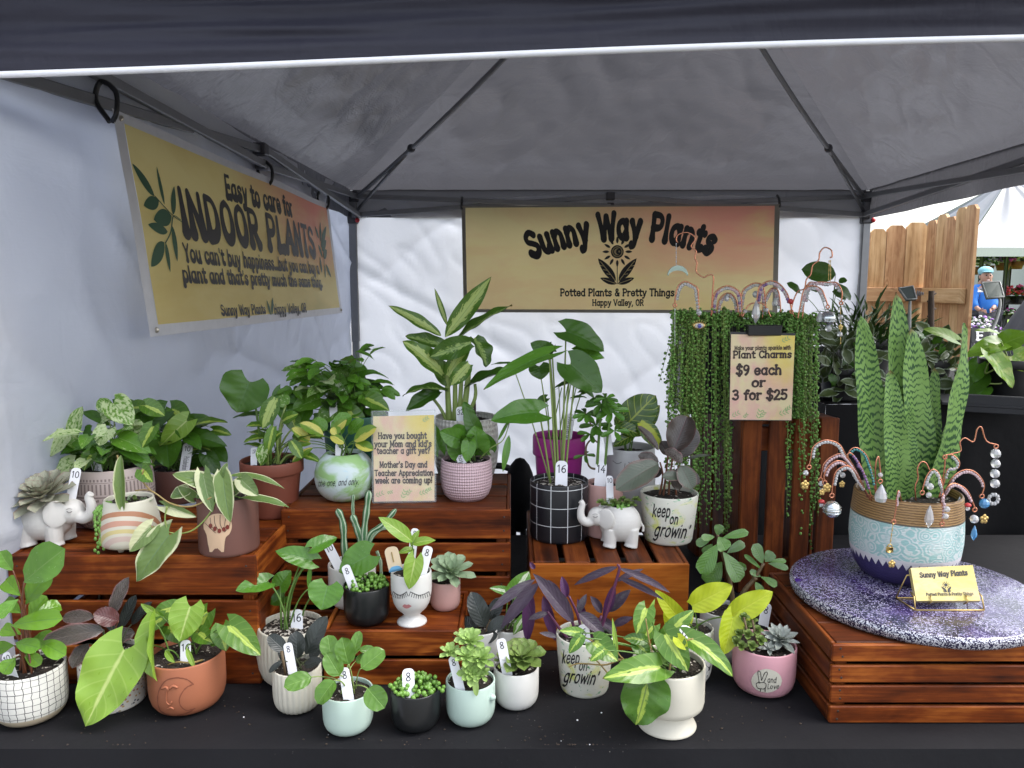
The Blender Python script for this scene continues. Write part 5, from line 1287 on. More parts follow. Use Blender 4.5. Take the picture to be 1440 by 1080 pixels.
p.lf('neon', 954, 868, 921, 829, 25, .0, 0, 'c', .08); p.lf('neon', 945, 880, 935, 850, 20, .02, .02, 'c', .08); p.lf('neon', 958, 880, 975, 862, 18, 0, .01, 'c', .08); p.done()
p = Pot('grey white pot with a branching jade plant in front of the tall crate', 1015, 936, ZT, 62, 868, 'cup', M_GREYW)
p.lfs('jade', [(1009, 765, 985, 807, 25, -.02, -.03), (1017, 776, 1041, 818, 25, -.02, -.03), (1015, 790, 994, 822, 27, 0, 0), (1015, 757, 1053, 748, 13, 0, 0), (1010, 755, 1021, 774, 23, -.01, -.02), (1003, 753, 979, 767, 13, 0, 0), (1005, 755, 986, 757, 11, -.01, -.02), (1009, 753, 1012, 737, 14, 0, 0), (1022, 778, 1047, 763, 14, .01, .02), (1073, 793, 1059, 765, 19, 0, 0), (1076, 790, 1087, 776, 16, 0, 0), (1080, 792, 1109, 800, 10, 0, -.02), (1080, 790, 1106, 789, 8, 0, 0), (1071, 801, 1046, 780, 8, 0, 0), (1070, 811, 1054, 803, 10, 0, 0), (1070, 811, 1093, 824, 12, 0, -.01), (1062, 818, 1071, 835, 13, 0, -.01), (1030, 790, 1050, 800, 10, .01, .02), (1002, 765, 990, 780, 14, .02, .02), (1022, 800, 1034, 812, 14, .02, .02)], shape='obov', stem=None, arch=.08, fold=.15)
for pts in ([(1028, 870), (1030, 840), (1022, 800), (1012, 765), (1009, 752)], [(1034, 868), (1044, 835), (1060, 815), (1074, 792)], [(1022, 800), (1030, 785)], [(1062, 815), (1058, 806)]): p.stem(cr([p.P(x, y, 0) for x, y in pts], 4), [.006-.003*i/(4*(len(pts)-1)) for i in range(4*(len(pts)-1)+1)], M_STEMB)
p.done(); price_tag('tag marked 8 behind the bright yellow-green leaves and jade', 1079, 848, 1073, 880, 15, p.Y-.0, '8')
p = Pot('round-bottomed pink pot with an oval peace sticker and mixed succulents', 1073, 986, ZT, 86, 924, 'bowl', M_PINK)
p.rosette('agave', 1098, 898, 30, 30, -.01, 'lance', wk=.34, rise=.8, seed=2); p.rosette('agave', 1082, 912, 16, 14, -.03, 'lance', wk=.4, seed=3)
rnd = random.Random(5)
for (x, y, h) in ((1046, 868, 0), (1058, 872, .01), (1040, 890, -.01), (1052, 892, -.02), (1065, 886, -.01), (1043, 908, -.03), (1058, 908, -.035), (1070, 900, -.03), (1036, 902, -.02), (1050, 880, 0)): p.rosette('echd', x, y, 10, 12, h, 'ellip', wk=.9, rise=1.0, seed=int(x))
for (x, y) in ((1046, 868), (1058, 872), (1052, 892), (1043, 905), (1062, 900)): p.stem([p.soilpt((x-1073)/50, -.3), p.P(x, y, -.01)], .003, M_STEMB)
mb = MB(); c0 = mb.vert(p.onto(1078, 957, .0012))
rg_ = [[mb.vert(p.onto(1078+21*f*math.cos(2*PI*i/36), 957+16.5*f*math.sin(2*PI*i/36), .0012)) for i in range(36)] for f in (.35, .7, 1)]
for i in range(36):
    j = (i+1) % 36; mb.face(c0, rg_[0][j], rg_[0][i])
    for k in (0, 1): mb.face(rg_[k][i], rg_[k][j], rg_[k+1][j], rg_[k+1][i])
mb.build('sticker', M_CREAM, p.pot)
mb = MB()
for pts in ([(1068, 959), (1066, 945), (1069, 944), (1071, 956)], [(1071, 956), (1076, 945), (1079, 947), (1074, 959)], [(1068, 958), (1064, 961), (1065, 966), (1070, 968), (1076, 967), (1077, 961), (1073, 959), (1067, 960)], [(1070, 968), (1069, 972)], [(1076, 967), (1076, 972)]): engrave(p, pts, .9, .0019)
p.text(mb, 'and', 1079, 1091, 959, 8, 'pen', .1, 0, 1.1, .0019); p.text(mb, 'Lo', 1079, 1086, 968, 7, 'pen', .1, 0, 1.1, .0019); p.text(mb, 've', 1087, 1095, 968, 7, 'pen', .1, 0, 1.1, .0019)
mb.build('sticker_drawing', M_INK, p.pot); p.done()

# ------------------------------------------------------------ on the step crate
p = Pot('white pot of striped finger cactus stems at the back of the step crate', 496, 861, ZR, 66, 803, 'cup', M_WHITE)
m, nt, b = newmat('striped_cactus'); uv = nd(nt, 'UVMap').outputs[0]; sp = nd(nt, 'SeparateXYZ', {0: uv}); n_ = noise(nt, mapping(nt, uv, (60, 5, 1)), 1, 3)
setc(nt, b, mixc(nt, smooth(nt, math_(nt, 'ADD', math_(nt, 'SINE', math_(nt, 'MULTIPLY', sp.outputs[1], 6.2832*5)), math_(nt, 'MULTIPLY', n_, 1.4)), .9, 1.3), (.05, .14, .06), (.42, .5, .36))); M_CACT = m
def finger(pts, r):
    P = cr([p.P(*q) for q in pts], 6); mb = MB(); n = len(P); mb.tube(P, [r*(.9+.12*math.sin(i*1.3)) if i < n-2 else r*(.8 if i == n-2 else .35) for i in range(n)], 10); mb.build('cactus_stem', M_CACT, p.root)
finger([(486, 800), (484, 770), (482, 735), (474, 716)], .0078); finger([(508, 800), (508, 768), (502, 742), (495, 724)], .0078); finger([(512, 790), (512, 750), (516, 715), (519, 690)], .0076); finger([(514, 785), (520, 752), (538, 738), (557, 716)], .0058); finger([(518, 765), (530, 748), (545, 742), (556, 746)], .0045); finger([(498, 740), (496, 715), (497, 695)], .004); finger([(530, 775), (535, 790), (536, 812)], .004)
p.lf('heart', 520, 780, 477, 805, 48, -.06, -.07, (-.2, -.9, .5), .06); p.done()
price_tag('tag marked 10 in the white pot of finger cactus', 459, 763, 478, 800, 14, p.Y-.03, '10')
p = Pot('black pot of green pearls standing on the step crate', 516, 884, ZR, 64, 833, 'cup', M_BLK)
pearls(p, M_PEARL, 120, .0042, .95, .024, 6, [(545, 822, -.01), (538, 818, 0)]); p.done()
price_tag('tag marked 8 in the black pot on the step crate', 485, 795, 500, 834, 13, p.Y-.025, '8')
p = Pot('footed white vase with a sleeping face on the step crate', 579, 884, ZR, 57, 812, 'goblet', M_WHITE)
p.lf('limeheart', 580, 762, 532, 727, 23, -.01, -.02, 'd', .16, 'lance', stem=(581, 812)); p.lfs('limeheart', [(580, 765, 613, 760, 14, -.01, -.02), (578, 768, 590, 745, 10, .01, .02), (582, 772, 560, 778, 10, 0, -.01)], shape='lance', arch=.22, stem=(581, 812)); p.lf('limeheart', 584, 786, 575, 829, 28, -.035, -.045, 'c', .08, stem=(582, 812))
mb = MB()
for x0, x1 in ((553, 572), (577, 603)):
    n = 9
    for i in range(n+1):
        t = i/n; x = x0+(x1-x0)*t; y = 833+4*math.sin(PI*t); engrave(p, [(x, y), (x+(t-.5)*2, y+2.5), (x+(t-.5)*3.5, y+5)], .8)
    engrave(p, [(x0, 832), ((x0+x1)/2, 837), (x1, 832)], 1.0)
mb.build('eyelash', M_INK, p.pot)
mb = MB(); lp = [(566, 852), (569, 849.5), (572, 850.5), (575, 849.5), (579, 852), (575, 855), (572, 855.5), (569, 855)]
blob(mb, [(a, -b) for a, b in lp][::-1], p.mp(), .0008); mb.build('lips', simple('lip_pink', (.5, .2, .2), .4), p.pot); p.done()
price_tag('tag marked 8 at the right of the sleeping face vase', 603, 768, 591, 814, 14, p.Y-.02, '8'); price_tag('tag marked 8 standing behind the sleeping face vase', 584, 743, 577, 800, 11, p.Y+.02, '8')
T = p.P(549, 769, -.03); B = p.P(557, 803, -.035)
o = thing('wooden_care_card', 'small cream card with a blue band stuck in the sleeping face vase', 'card', B)
mb = MB(); Yd = (T-B).normalized(); X = V((Yd.z, 0, -Yd.x)); Z = X.cross(Yd); pill(mb, (T+B)/2, X, Yd, Z, .027, (T-B).length, .001); mb.build('card', simple('cream_card', (.62, .50, .34), .6), o, flat=True)
mb = MB(); pill(mb, B+Yd*.006+Z*.0012, X, Yd, Z, .026, .008, .001); mb.build('blue_band', simple('blue_print', (.12, .34, .55), .5), o, flat=True)
mb = MB(); pill(mb, B+Yd*.028+Z*.0012, X, Yd, Z, .002, .02, .001); mb.build('printed_sprig', M_VINE, o, flat=True)
p = Pot('small dusty pink pot with a pale green pointed rosette on the step crate', 626, 862, ZR, 43, 822, 'cup', M_PINKS)
p.rosette('echg', 634, 803, 37, 32, -.01, 'obov', wk=.36, rise=.85, seed=7, tilt=(.1, -.45, 1)); p.done()
# ------------------------------------------------------------ on the left crate
def elephant(label, face, top_px, rim, pts_fn, z):
    pass
def elephant_planter(label, cx, yb, z, w, hpx, side, yd=None):
    """white elephant planter, trunk up; side +1 looks right, -1 looks left; returns an object with the Pot helpers"""
    p = Pot.__new__(Pot)
    P = at_z(cx, yb, z); L = w*mpp(P); p.Y = P.y+L*.24; x = at_y(cx, yb, p.Y).x; L = w*mpp(at_y(cx, yb, p.Y)); s = side
    p.c = V((x, p.Y, z)); p.z = z; p.R = L*.27; p.rot = 0; p.stems = {}; p.fills = {}
    p.root = thing('elephant_planter', label, 'planter', p.c, 'white elephant planters')
    H = hpx*mpp(p.c); bc = V((x-s*L*.16, p.Y, z+H*.46)); A, B_, C_ = L*.335, L*.27, H*.39
    ztop = bc.z+C_*.86
    mb = MB()
    # cup-shaped trunk of the body (closed, thick walled), legs, head, trunk, ears; fused by a voxel remesh
    prof = []
    for i in range(15):
        t = -PI/2+(PI*.5+math.asin(.86))*i/14; prof.append((math.cos(t), math.sin(t)*C_))
    inn = [(r*.84, max(zz, -C_*.1)) for r, zz in prof[::-1]][:7]
    prof = prof+inn+[(0, -C_*.1)]
    n = 40; b0 = len(mb.v)
    for (r, zz) in prof:
        for k in range(n): a = 2*PI*k/n; mb.vert(bc+V((A*r*math.cos(a), B_*r*math.sin(a), zz)))
    for i in range(len(prof)-1):
        for k in range(n): q = b0+i*n+k; q2 = b0+i*n+(k+1) % n; mb.face(q, q2, q2+n, q+n)
    for lx, ly in ((.17, -.14), (.17, .14), (-.17, -.14), (-.17, .14)):
        X = bc.x+s*lx*L; Y = p.Y+ly*L*.95
        mb.tube([(X, Y, bc.z-C_*.2), (X, Y, z+H*.10), (X+s*.002, Y-.001, z+.0016)], [L*.115, L*.10, L*.108], 14)
    hc = V((x+s*L*.20, p.Y-L*.05, bc.z+H*.13)); mb.ball(hc, L*.155, 16, 12, (1.05, .95, 1.0))
    mb.ball(hc+V((s*L*.08, -.002, -H*.06)), L*.095, 12, 10)
    tk = [hc+V((s*L*.05, -.003, -H*.05)), hc+V((s*L*.17, -.006, -H*.10)), hc+V((s*L*.26, -.008, -H*.02)), hc+V((s*L*.275, -.008, H*.13)), hc+V((s*L*.25, -.008, H*.26)), hc+V((s*L*.285, -.008, H*.33))]
    tp = cr(tk, 6); m_ = len(tp); mb.tube(tp, [L*(.085-.045*i/(m_-1)) for i in range(m_-2)]+[L*.045, L*.042], 12)
    for sy in (-1, 1):
        ec = hc+V((-s*L*.11, sy*L*.165, H*.01))
        M = Matrix.Rotation(-s*sy*.45, 3, 'Z'); mb.ball(ec, L*.16, 16, 12, (.9, .17, 1.08), M)
        mb.ball(ec+V((-s*L*.03, -sy*.0, -H*.09)), L*.08, 12, 8, (.9, .2, .9), M)
    mb.tube([bc+V((-s*A*.95, 0, 0)), bc+V((-s*A*1.12, 0, -H*.1)), bc+V((-s*A*1.1, 0, -H*.2))], [.004, .003, .0035], 8)
    o = mb.build('pot', M_WHITEM, p.root)
    r = o.modifiers.new('fuse', 'REMESH'); r.mode = 'VOXEL'; r.voxel_size = .0016; r.use_smooth_shade = True
    sm = o.modifiers.new('soft', 'SMOOTH'); sm.factor = .5; sm.iterations = 4
    mb = MB()       # eyes and ear creases
    ey = hc+V((s*L*.055, -L*.142, H*.045)); mb.tube(cr([ey+V((-.005, 0, .001)), ey+V((0, -.0014, -.0012)), ey+V((.005, 0, .001))], 4), .0010, 6); mb.tube(cr([ey+V((-.006, 0, .005)), ey+V((0, -.0004, .0065)), ey+V((.005, .001, .005))], 4), .0006, 6)
    mb.build('eye', simple('eye_line', (.25, .24, .23), .6), p.root)
    p.zs = ztop-C_*.10; p.rs = A*.6; p.R = A
    mb = MB()
    mb.grid(lambda u, v: ((bc.x+A*.53*v*math.cos(2*PI*u), p.Y+B_*.53*v*math.sin(2*PI*u), p.zs+.002*mnoise.noise(V((math.cos(2*PI*u)*v*6, math.sin(2*PI*u)*v*6, x*9)))), (u, v)), 24, 8, True)
    mb.build('soil', M_SOIL, p.root); p.c = V((bc.x, p.Y, z)); return p
p = elephant_planter('white elephant planter facing right with a large grey-green rosette', 86, 773, ZL, 112, 82, 1)
p.rosette('echp', 62, 694, 50, 46, -.005, 'obov', wk=.42, rise=.9, seed=3, tilt=(-.1, -.45, 1)); p.rosette('echp', 40, 705, 24, 16, -.01, 'obov', wk=.42, rise=.5, seed=5, tilt=(-.5, -.3, 1)); p.done()
price_tag('leaning tag marked 10 behind the right-facing elephant', 108, 658, 99, 705, 14, p.Y-.005, '10')
p = Pot('half-egg pot painted with a rainbow, on three stubby feet, with trailing hearts', 184, 779, ZL, 81, 708, 'dome', M_RAIN)
mb = MB()
for a in (-.1, 2.2, 4.2): 
    q = p.c+V((math.sin(a)*p.R*.62, -math.cos(a)*p.R*.62, 0)); mb = MB(); mb.tube([q+V((0, 0, .012)), q+V((0, 0, .0005))], [.010, .005], 10); mb.build('foot', M_CREAM, p.pot)
for i in range(16):
    x = 160+random.uniform(0, 52); y = 700+random.uniform(-8, 8); p.lf('echg' if i % 3 else 'aeon', x, y, x+random.uniform(-9, 9), y+random.uniform(-8, 4), 7, random.uniform(-.02, .02), random.uniform(-.03, .02), 'c', .05, 'ellip', None)
mb = MB(); LID[0] += 1
for (x0, ln) in ((146, 66), (140, 60), (135, 72)):
    P = cr([p.P(156, 705, -.015), p.P(x0+4, 715, -.03), p.P(x0, 735, -.035), p.P(x0+2, 705+ln, -.04)], 8); p.stem(P, .0006, M_STEMD)
    for i, q in enumerate(P[2:]):
        b0 = len(mb.uv); mb.ball(q+V((random.uniform(-.004, .004), -.002, 0)), .0034, 7, 5, (1, .6, 1.2))
        for k in range(b0, len(mb.uv)): mb.uv[k] = (i+.3, .8)
mb.build('trailing_strand', M_PEARLT, p.root)
p.lf('creamedge', 170, 640, 173, 722, 18, -.03, -.045, 'c', .06, 'ellip', None, cup=.4); p.stem(cr([p.P(165, 640, -.03), p.P(168, 660, -.03), p.P(171, 700, -.035)], 4), .0016, M_VINE); p.done()
p = Pot('brown matte pot painted with a pale hand, holding cream-striped trailing vine', 322, 786, ZL, 81, 706, 'cyl', M_BROWN)
p.lf('cream', 286, 668, 299, 720, 26, -.04, -.06, 'c', .08); p.lf('creamedge', 314, 673, 324, 735, 30, -.04, -.065, 'c', .1); p.lf('creamedge', 300, 682, 242, 667, 28, -.03, -.04, 'd', .12); p.lf('cream', 340, 675, 364, 697, 26, -.04, -.05, 'c', .08)
p.lf('creamedge', 338, 700, 408, 714, 18, -.04, -.04, 'u', .12, 'lance'); p.lf('creamedge', 318, 670, 401, 688, 15, -.01, -.01, 'u', .22, 'lance'); p.lfs('creamedge', [(272, 700, 250, 684, 18, -.03, -.04), (300, 690, 275, 700, 20, -.02, -.03), (330, 690, 345, 668, 20, .01, .02), (310, 680, 320, 650, 16, .02, .03), (262, 690, 240, 700, 22, -.03, -.04)])
p.lf('heart', 305, 690, 285, 705, 22, 0, -.01); p.lf('cream', 232, 712, 277, 727, 18, -.05, -.05, 'c', .1, stem=None)
p.lf('creamedge', 238, 752, 192, 818, 48, -.06, -.085, (-.15, -1, .3), .06, wave=.05, nu=14, nv=8, stem=None); p.lf('cream', 213, 742, 182, 776, 29, -.06, -.075, 'c', .08, stem=None); p.lf('brasil', 200, 660, 215, 678, 26, -.05, -.06, 'c', .1, stem=None)
for pts in ([(305, 700), (295, 722), (272, 745), (245, 750), (215, 740)], [(300, 698), (270, 712), (240, 708), (212, 690), (190, 690)], [(235, 712), (232, 730), (236, 748)], [(212, 690), (200, 675), (202, 660)]): p.stem(cr([p.P(x, y, -.055) for x, y in pts], 6), .0018, M_VINE if pts[0][1] < 699 else M_STEML)
mb = MB()
hand = [(295, 776), (291, 752), (287, 742), (288, 733), (293, 727), (300, 723), (309, 722), (317, 725), (324, 731), (326, 740), (323, 750), (317, 757), (315, 776)]
P2 = [(q.x, q.y) for q in cr([(a, -b, 0) for a, b in hand], 4)]
cen = (306, -748); rings = []
for f in (0.02, .35, .7, 1): rings.append([mb.vert(p.onto(cen[0]+(a-cen[0])*f, -(cen[1]+(b_-cen[1])*f), .001)) for a, b_ in P2])
for k in range(3):
    for i in range(len(P2)): j = (i+1) % len(P2); mb.face(rings[k][j], rings[k][i], rings[k+1][i], rings[k+1][j])
mb.build('painted_hand', simple('hand_paint', (.58, .40, .26), .5), p.pot)
mb = MB()
for a in ([(296, 728), (297, 738), (300, 742)], [(302, 725), (303, 736), (307, 744)], [(310, 724), (310, 736), (313, 744)], [(318, 727), (316, 738), (318, 742)], [(289, 735), (296, 742), (304, 749)], [(324, 733), (322, 740), (316, 748)]): engrave(p, a, .7, .0015)
mb.build('finger_line', M_INK, p.pot)
mb = MB()
for (x, y) in ((297, 739), (303, 743), (309, 746), (315, 744), (320, 741)): blob(mb, [(x+2.6*math.cos(t), -(y+3.4*math.sin(t))) for t in [-2*PI*i/10 for i in range(10)]], p.mp(), .0019)
mb.build('painted_nail', simple('nail_paint', (.17, .03, .02), .4), p.pot); p.done()
p = Pot('large grey carved-pattern pot of variegated vine at the back of the left crate', 160, 748, ZL, 108, 664, 'planter', M_PAT)
p.lfs('marble', [(100, 614, 116, 571, 30, .0, .02), (80, 614, 60, 594, 26, .01, .02), (90, 612, 71, 642, 36, -.03, -.05), (64, 622, 30, 642, 24, -.02, -.04), (56, 672, 10, 684, 27, -.04, -.06), (160, 567, 188, 598, 40, -.01, -.03), (152, 604, 140, 627, 34, -.04, -.06), (168, 616, 213, 637, 30, -.04, -.05), (105, 650, 80, 668, 32, -.03, -.05), (140, 590, 165, 575, 28, .02, .03), (120, 640, 95, 625, 28, .02, .03), (80, 655, 66, 675, 22, -.02, -.03), (150, 575, 140, 560, 22, .02, .03), (185, 600, 205, 615, 28, 0, -.02)], N='d', sm=M_STEML)
p.lfs('heart', [(170, 622, 213, 652, 28, -.03, -.04), (140, 628, 86, 633, 16, -.01, -.02), (128, 606, 118, 618, 24, .02, .03), (190, 630, 205, 660, 26, -.02, -.03), (120, 620, 145, 640, 24, .01, 0)])
p.fill('marble', 12, .075, .02, .10, .052, .038, 'heart', seed=41, cx=-.01, cy=-.03); p.fill('heart', 16, .085, .015, .09, .055, .038, 'heart', seed=42)
p.lfs('brasil', [(215, 600, 200, 630, 26, -.03, -.05), (205, 570, 232, 585, 26, .01, .02), (185, 575, 215, 570, 24, .03, .03), (100, 630, 62, 628, 24, 0, -.01), (128, 640, 118, 662, 22, -.04, -.06)])
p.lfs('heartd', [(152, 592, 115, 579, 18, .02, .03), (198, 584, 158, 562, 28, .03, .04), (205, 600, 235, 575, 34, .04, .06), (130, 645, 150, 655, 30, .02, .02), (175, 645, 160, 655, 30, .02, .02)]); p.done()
price_tag('tag reading 40 and a plant name in the grey carved pot', 131, 635, 138, 666, 14, p.Y-.03, '40', 'Pothos', hs=.75)
p = Pot('plain brown pot of broad philodendron leaves behind the brown hand pot', 250, 738, ZL, 74, 664, 'cyl', M_BROWN, Y=1.80)
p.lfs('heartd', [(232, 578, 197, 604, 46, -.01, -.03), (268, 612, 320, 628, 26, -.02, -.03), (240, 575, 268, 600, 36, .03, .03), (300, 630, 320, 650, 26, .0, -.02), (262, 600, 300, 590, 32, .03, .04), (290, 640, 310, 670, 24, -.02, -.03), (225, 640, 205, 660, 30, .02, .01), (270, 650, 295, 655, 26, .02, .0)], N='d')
p.lf('heart', 234, 613, 238, 658, 48, -.05, -.06, 'c', .05); p.lf('limeheart', 263, 592, 227, 626, 34, -.04, -.06, 'c', .12); p.lf('brasil', 264, 602, 320, 594, 28, -.02, -.02, 'u', .15); p.lf('brasil', 245, 575, 266, 602, 30, 0, -.03, 'd', .1); p.lf('limeheart', 205, 655, 222, 640, 14, -.05, -.06, 'c', .1); p.lf('brasil', 215, 582, 190, 572, 26, .02, .03); p.lf('brasil', 300, 605, 326, 612, 16, 0, 0)
p.fill('heart', 18, .08, .02, .10, .055, .04, 'heart', seed=4); p.fill('brasil', 12, .08, .03, .11, .05, .036, 'heart', seed=44, cy=-.02); p.done()
price_tag('tag with a long plant name in the plain brown pot', 265, 623, 259, 663, 14, p.Y-.045, '10', 'Philodendron', hs=.75)
p = Pot('old terracotta flowerpot with one dark shield leaf standing high', 384, 732, ZL, 86, 655, 'flower', M_COTTAD)
p.lf('heartd', 351, 537, 334, 580, 74, -.01, -.02, 'c', .05, nu=14, nv=8, wave=.04, stem=(366, 622, 0), sr=.0028); p.lf('heartd', 362, 583, 327, 588, 16, .02, .02, 'u', .1)
p.lf('dieff', 388, 560, 369, 603, 27, -.03, -.04, 'c', .08, 'ovate', stem=(380, 650, -.02), sr=.0035); p.lfs('brasil', [(398, 592, 420, 582, 20, 0, 0), (395, 608, 370, 630, 16, -.03, -.04), (410, 620, 425, 645, 18, -.02, -.03), (385, 600, 376, 640, 18, -.04, -.05), (415, 600, 440, 610, 18, 0, 0), (375, 640, 366, 655, 14, -.045, -.05)], shape='ovate', sr=.0028, sm=M_STEML)
p.lfs('marble', [(372, 626, 366, 652, 18, -.045, -.05), (402, 570, 392, 556, 22, .02, .03)], shape='ovate', sr=.003, sm=M_STEML)
for pts in ([(384, 655), (398, 630), (420, 622)], [(380, 655), (372, 630), (384, 600)], [(392, 655), (405, 640), (425, 640)]): p.stem(cr([p.P(x, y, -.01) for x, y in pts], 5), .003, M_STEML)
p.fill('brasil', 12, .07, .02, .09, .05, .026, 'ovate', seed=51, cx=.03); p.done(); price_tag('narrow tag at the left of the old terracotta flowerpot', 357, 629, 357, 658, 9, p.Y-.02, '', 'Ph')
# ------------------------------------------------------------ behind and on the centre crate
BY = 1.96
p = Pot('tall green nursery pot with a bushy mixed umbrella plant at the back', 500, 690, ZC, 92, 588, 'flare', M_GREENP, Y=yc+.265)
def umbrella(p, mk, hx, hy, r, n, d, seed, droop=.5, w=.42, stem=None):
    rnd = random.Random(seed)
    for i in range(n):
        a = 2*PI*i/n+rnd.uniform(-.2, .2); x = hx+r*math.cos(a); y = hy-r*.35*math.sin(a)+r*droop*.55
        p.lf(mk, hx+2*math.cos(a), hy, x, y, r*w, d, d-.03*math.sin(-a), 'd', .18, 'ellip', None, fold=.35)
    p.stem(bez(p.soilpt(rnd.uniform(-.4, .4), 0), p.P(hx, hy+40, d), p.P(hx, hy, d)), .0018)
p.lfs('marble', [(420, 560, 396, 588, 30, -.05, -.06), (470, 575, 445, 600, 30, -.06, -.07)]); p.lfs('brasil', [(405, 575, 420, 612, 26, -.05, -.06), (432, 600, 415, 622, 24, -.05, -.06), (515, 560, 548, 578, 26, -.05, -.06), (490, 578, 515, 602, 26, -.06, -.06)]); umbrella(p, 'schef', 412, 548, 24, 6, -.05, 11); umbrella(p, 'schef', 498, 535, 24, 7, -.04, 12)
umbrella(p, 'schef', 434, 530, 30, 7, -.03, 1); umbrella(p, 'schef', 452, 527, 26, 7, -.01, 2); umbrella(p, 'schef', 470, 535, 26, 7, 0, 3); umbrella(p, 'schef', 535, 548, 28, 7, -.01, 4); umbrella(p, 'schef', 515, 553, 24, 6, -.03, 5); umbrella(p, 'schef', 493, 560, 26, 7, .02, 6); umbrella(p, 'schef', 480, 522, 18, 6, .04, 9)
p.lf('njoy', 472, 535, 489, 555, 28, -.04, -.06, 'c', .1); p.lf('marble', 450, 560, 411, 577, 36, -.05, -.07, 'd', .1); p.lf('heart', 402, 560, 406, 597, 32, -.05, -.07, 'c', .1); p.lfs('heart', [(508, 520, 475, 508, 17, 0, 0), (506, 518, 502, 542, 22, -.01, -.02), (512, 525, 532, 523, 10, 0, 0), (500, 572, 468, 592, 36, -.04, -.06), (430, 575, 420, 600, 30, -.04, -.05), (395, 548, 385, 575, 18, -.02, -.03), (480, 590, 500, 610, 28, -.05, -.06), (440, 590, 455, 610, 30, -.04, -.04), (520, 575, 545, 590, 22, -.02, -.02)])
p.lf('njoy', 490, 545, 475, 553, 16, -.05, -.06, 'c', .1)
p.fill('heart', 22, .10, .04, .15, .055, .04, 'heart', seed=8, cx=-.04, cy=-.02); p.fill('schef', 34, .11, .06, .17, .052, .024, 'ellip', seed=48, cx=-.03, cy=-.02); p.fill('marble', 9, .09, .05, .13, .055, .04, 'heart', seed=49, cx=-.06, cy=-.05); p.fill('palm', 14, .12, .02, .10, .06, .04, 'heart', seed=9, cx=-.06); p.done()
price_tag('small tag marked 28 high in the bushy green plant', 468, 562, 470, 600, 11, p.Y-.08, '28')
p = Pot('round mint and green washed pot with handwriting, holding yellow-splashed leaves', 485, 709, ZC, 83, 641, 'ball', M_WATER)
p.lfs('schefy', [(455, 613, 421, 595, 17, -.02, -.03), (436, 620, 410, 602, 15, -.02, -.03), (466, 611, 488, 590, 17, -.01, -.01), (498, 620, 530, 601, 22, -.02, -.03), (500, 623, 525, 633, 17, -.02, -.03), (465, 613, 484, 624, 14, -.03, -.04), (440, 630, 411, 650, 12, -.02, -.03), (438, 624, 405, 626, 12, -.02, -.03), (470, 600, 474, 612, 16, -.02, -.03)], shape='ellip', N='d', arch=.08)
p.lfs('schef', [(470, 600, 495, 585, 26, .01, .02), (460, 605, 440, 590, 20, .02, .03), (490, 610, 512, 590, 20, .02, .02), (480, 612, 470, 590, 20, .01, .02)], shape='ellip'); p.stem(cr([p.soilpt(0, 0), p.P(484, 630), p.P(466, 610)], 4), .0024); p.stem(cr([p.soilpt(.2, 0), p.P(494, 636), p.P(499, 620)], 4), .0022)
mb = MB(); p.text(mb, 'the one, and only.', 447, 504, 684, 9, 'pen', .2, .05, 1.0); mb.build('writing', M_INK, p.pot); p.done()
price_tag('blank tag standing in the round green washed pot', 478, 622, 478, 650, 13, p.Y-.015)
p = Pot('pink pot with raised diamonds and a green trailing vine on the centre crate', 656, 707, ZC, 73, 652, 'urn', M_DIAP)
p.lfs('heart', [(618, 632, 608, 594, 22, .0, .02), (646, 618, 618, 606, 30, -.02, -.03), (672, 630, 668, 598, 38, -.02, -.02), (660, 622, 656, 650, 22, -.04, -.05), (630, 625, 640, 600, 30, .01, .02), (645, 640, 630, 615, 24, -.01, -.01), (690, 632, 684, 610, 20, .01, .02), (640, 608, 665, 612, 26, 0, 0)], N='c'); p.fill('heart', 8, .035, .01, .06, .04, .03, 'heart', seed=52)
p.lf('heartd', 669, 606, 654, 573, 24, 0, .01, 'c', .1)
p.lf('heart', 716, 612, 707, 664, 11, -.02, -.04, 'c', .15, 'lance', None); p.lf('heart', 700, 620, 719, 585, 5, -.02, -.02, 'c', .05, 'lance', None); p.stem(cr([p.P(675, 645, -.01), p.P(690, 630, -.02), p.P(708, 618, -.02), p.P(718, 588, -.02)], 5), .0016, M_STEML); p.done()
price_tag('leaning tag with vertical writing in the pink diamond pot', 641, 628, 651, 653, 12, p.Y-.02, '', 'Pothos')
p = Pot('white pot with diagonal relief holding a tall speckled dumb cane', 655, 690, ZC, 92, 592, 'urn', M_DIAW, Y=yc+.245)
CANE = p
for pts, r in (([(632, 592), (630, 560), (628, 510)], .009), ([(650, 592), (655, 560), (660, 515)], .010), ([(640, 592), (640, 560), (640, 525)], .008), ([(628, 592), (618, 572), (600, 550)], .005), ([(655, 590), (668, 560), (668, 540)], .006), ([(645, 590), (648, 550), (650, 500)], .007)): p.stem(cr([p.P(x, y, .0) for x, y in pts], 5), r, M_STEML)
D = dict(stem=None, fold=.4, wave=.06, nu=16, nv=6)
p.lf('dieff', 620, 472, 546, 430, 21, .0, -.01, 'd', .04, 'lance', **D); p.lf('dieff', 629, 458, 611, 405, 9, .02, .03, 'c', -.03, 'lance', **D); p.lf('dieff', 626, 474, 691, 389, 30, .0, .02, 'c', -.05, 'lance', **D); p.lf('dieffd', 640, 480, 720, 429, 30, .02, .03, 'u', .05, 'lance', **D)
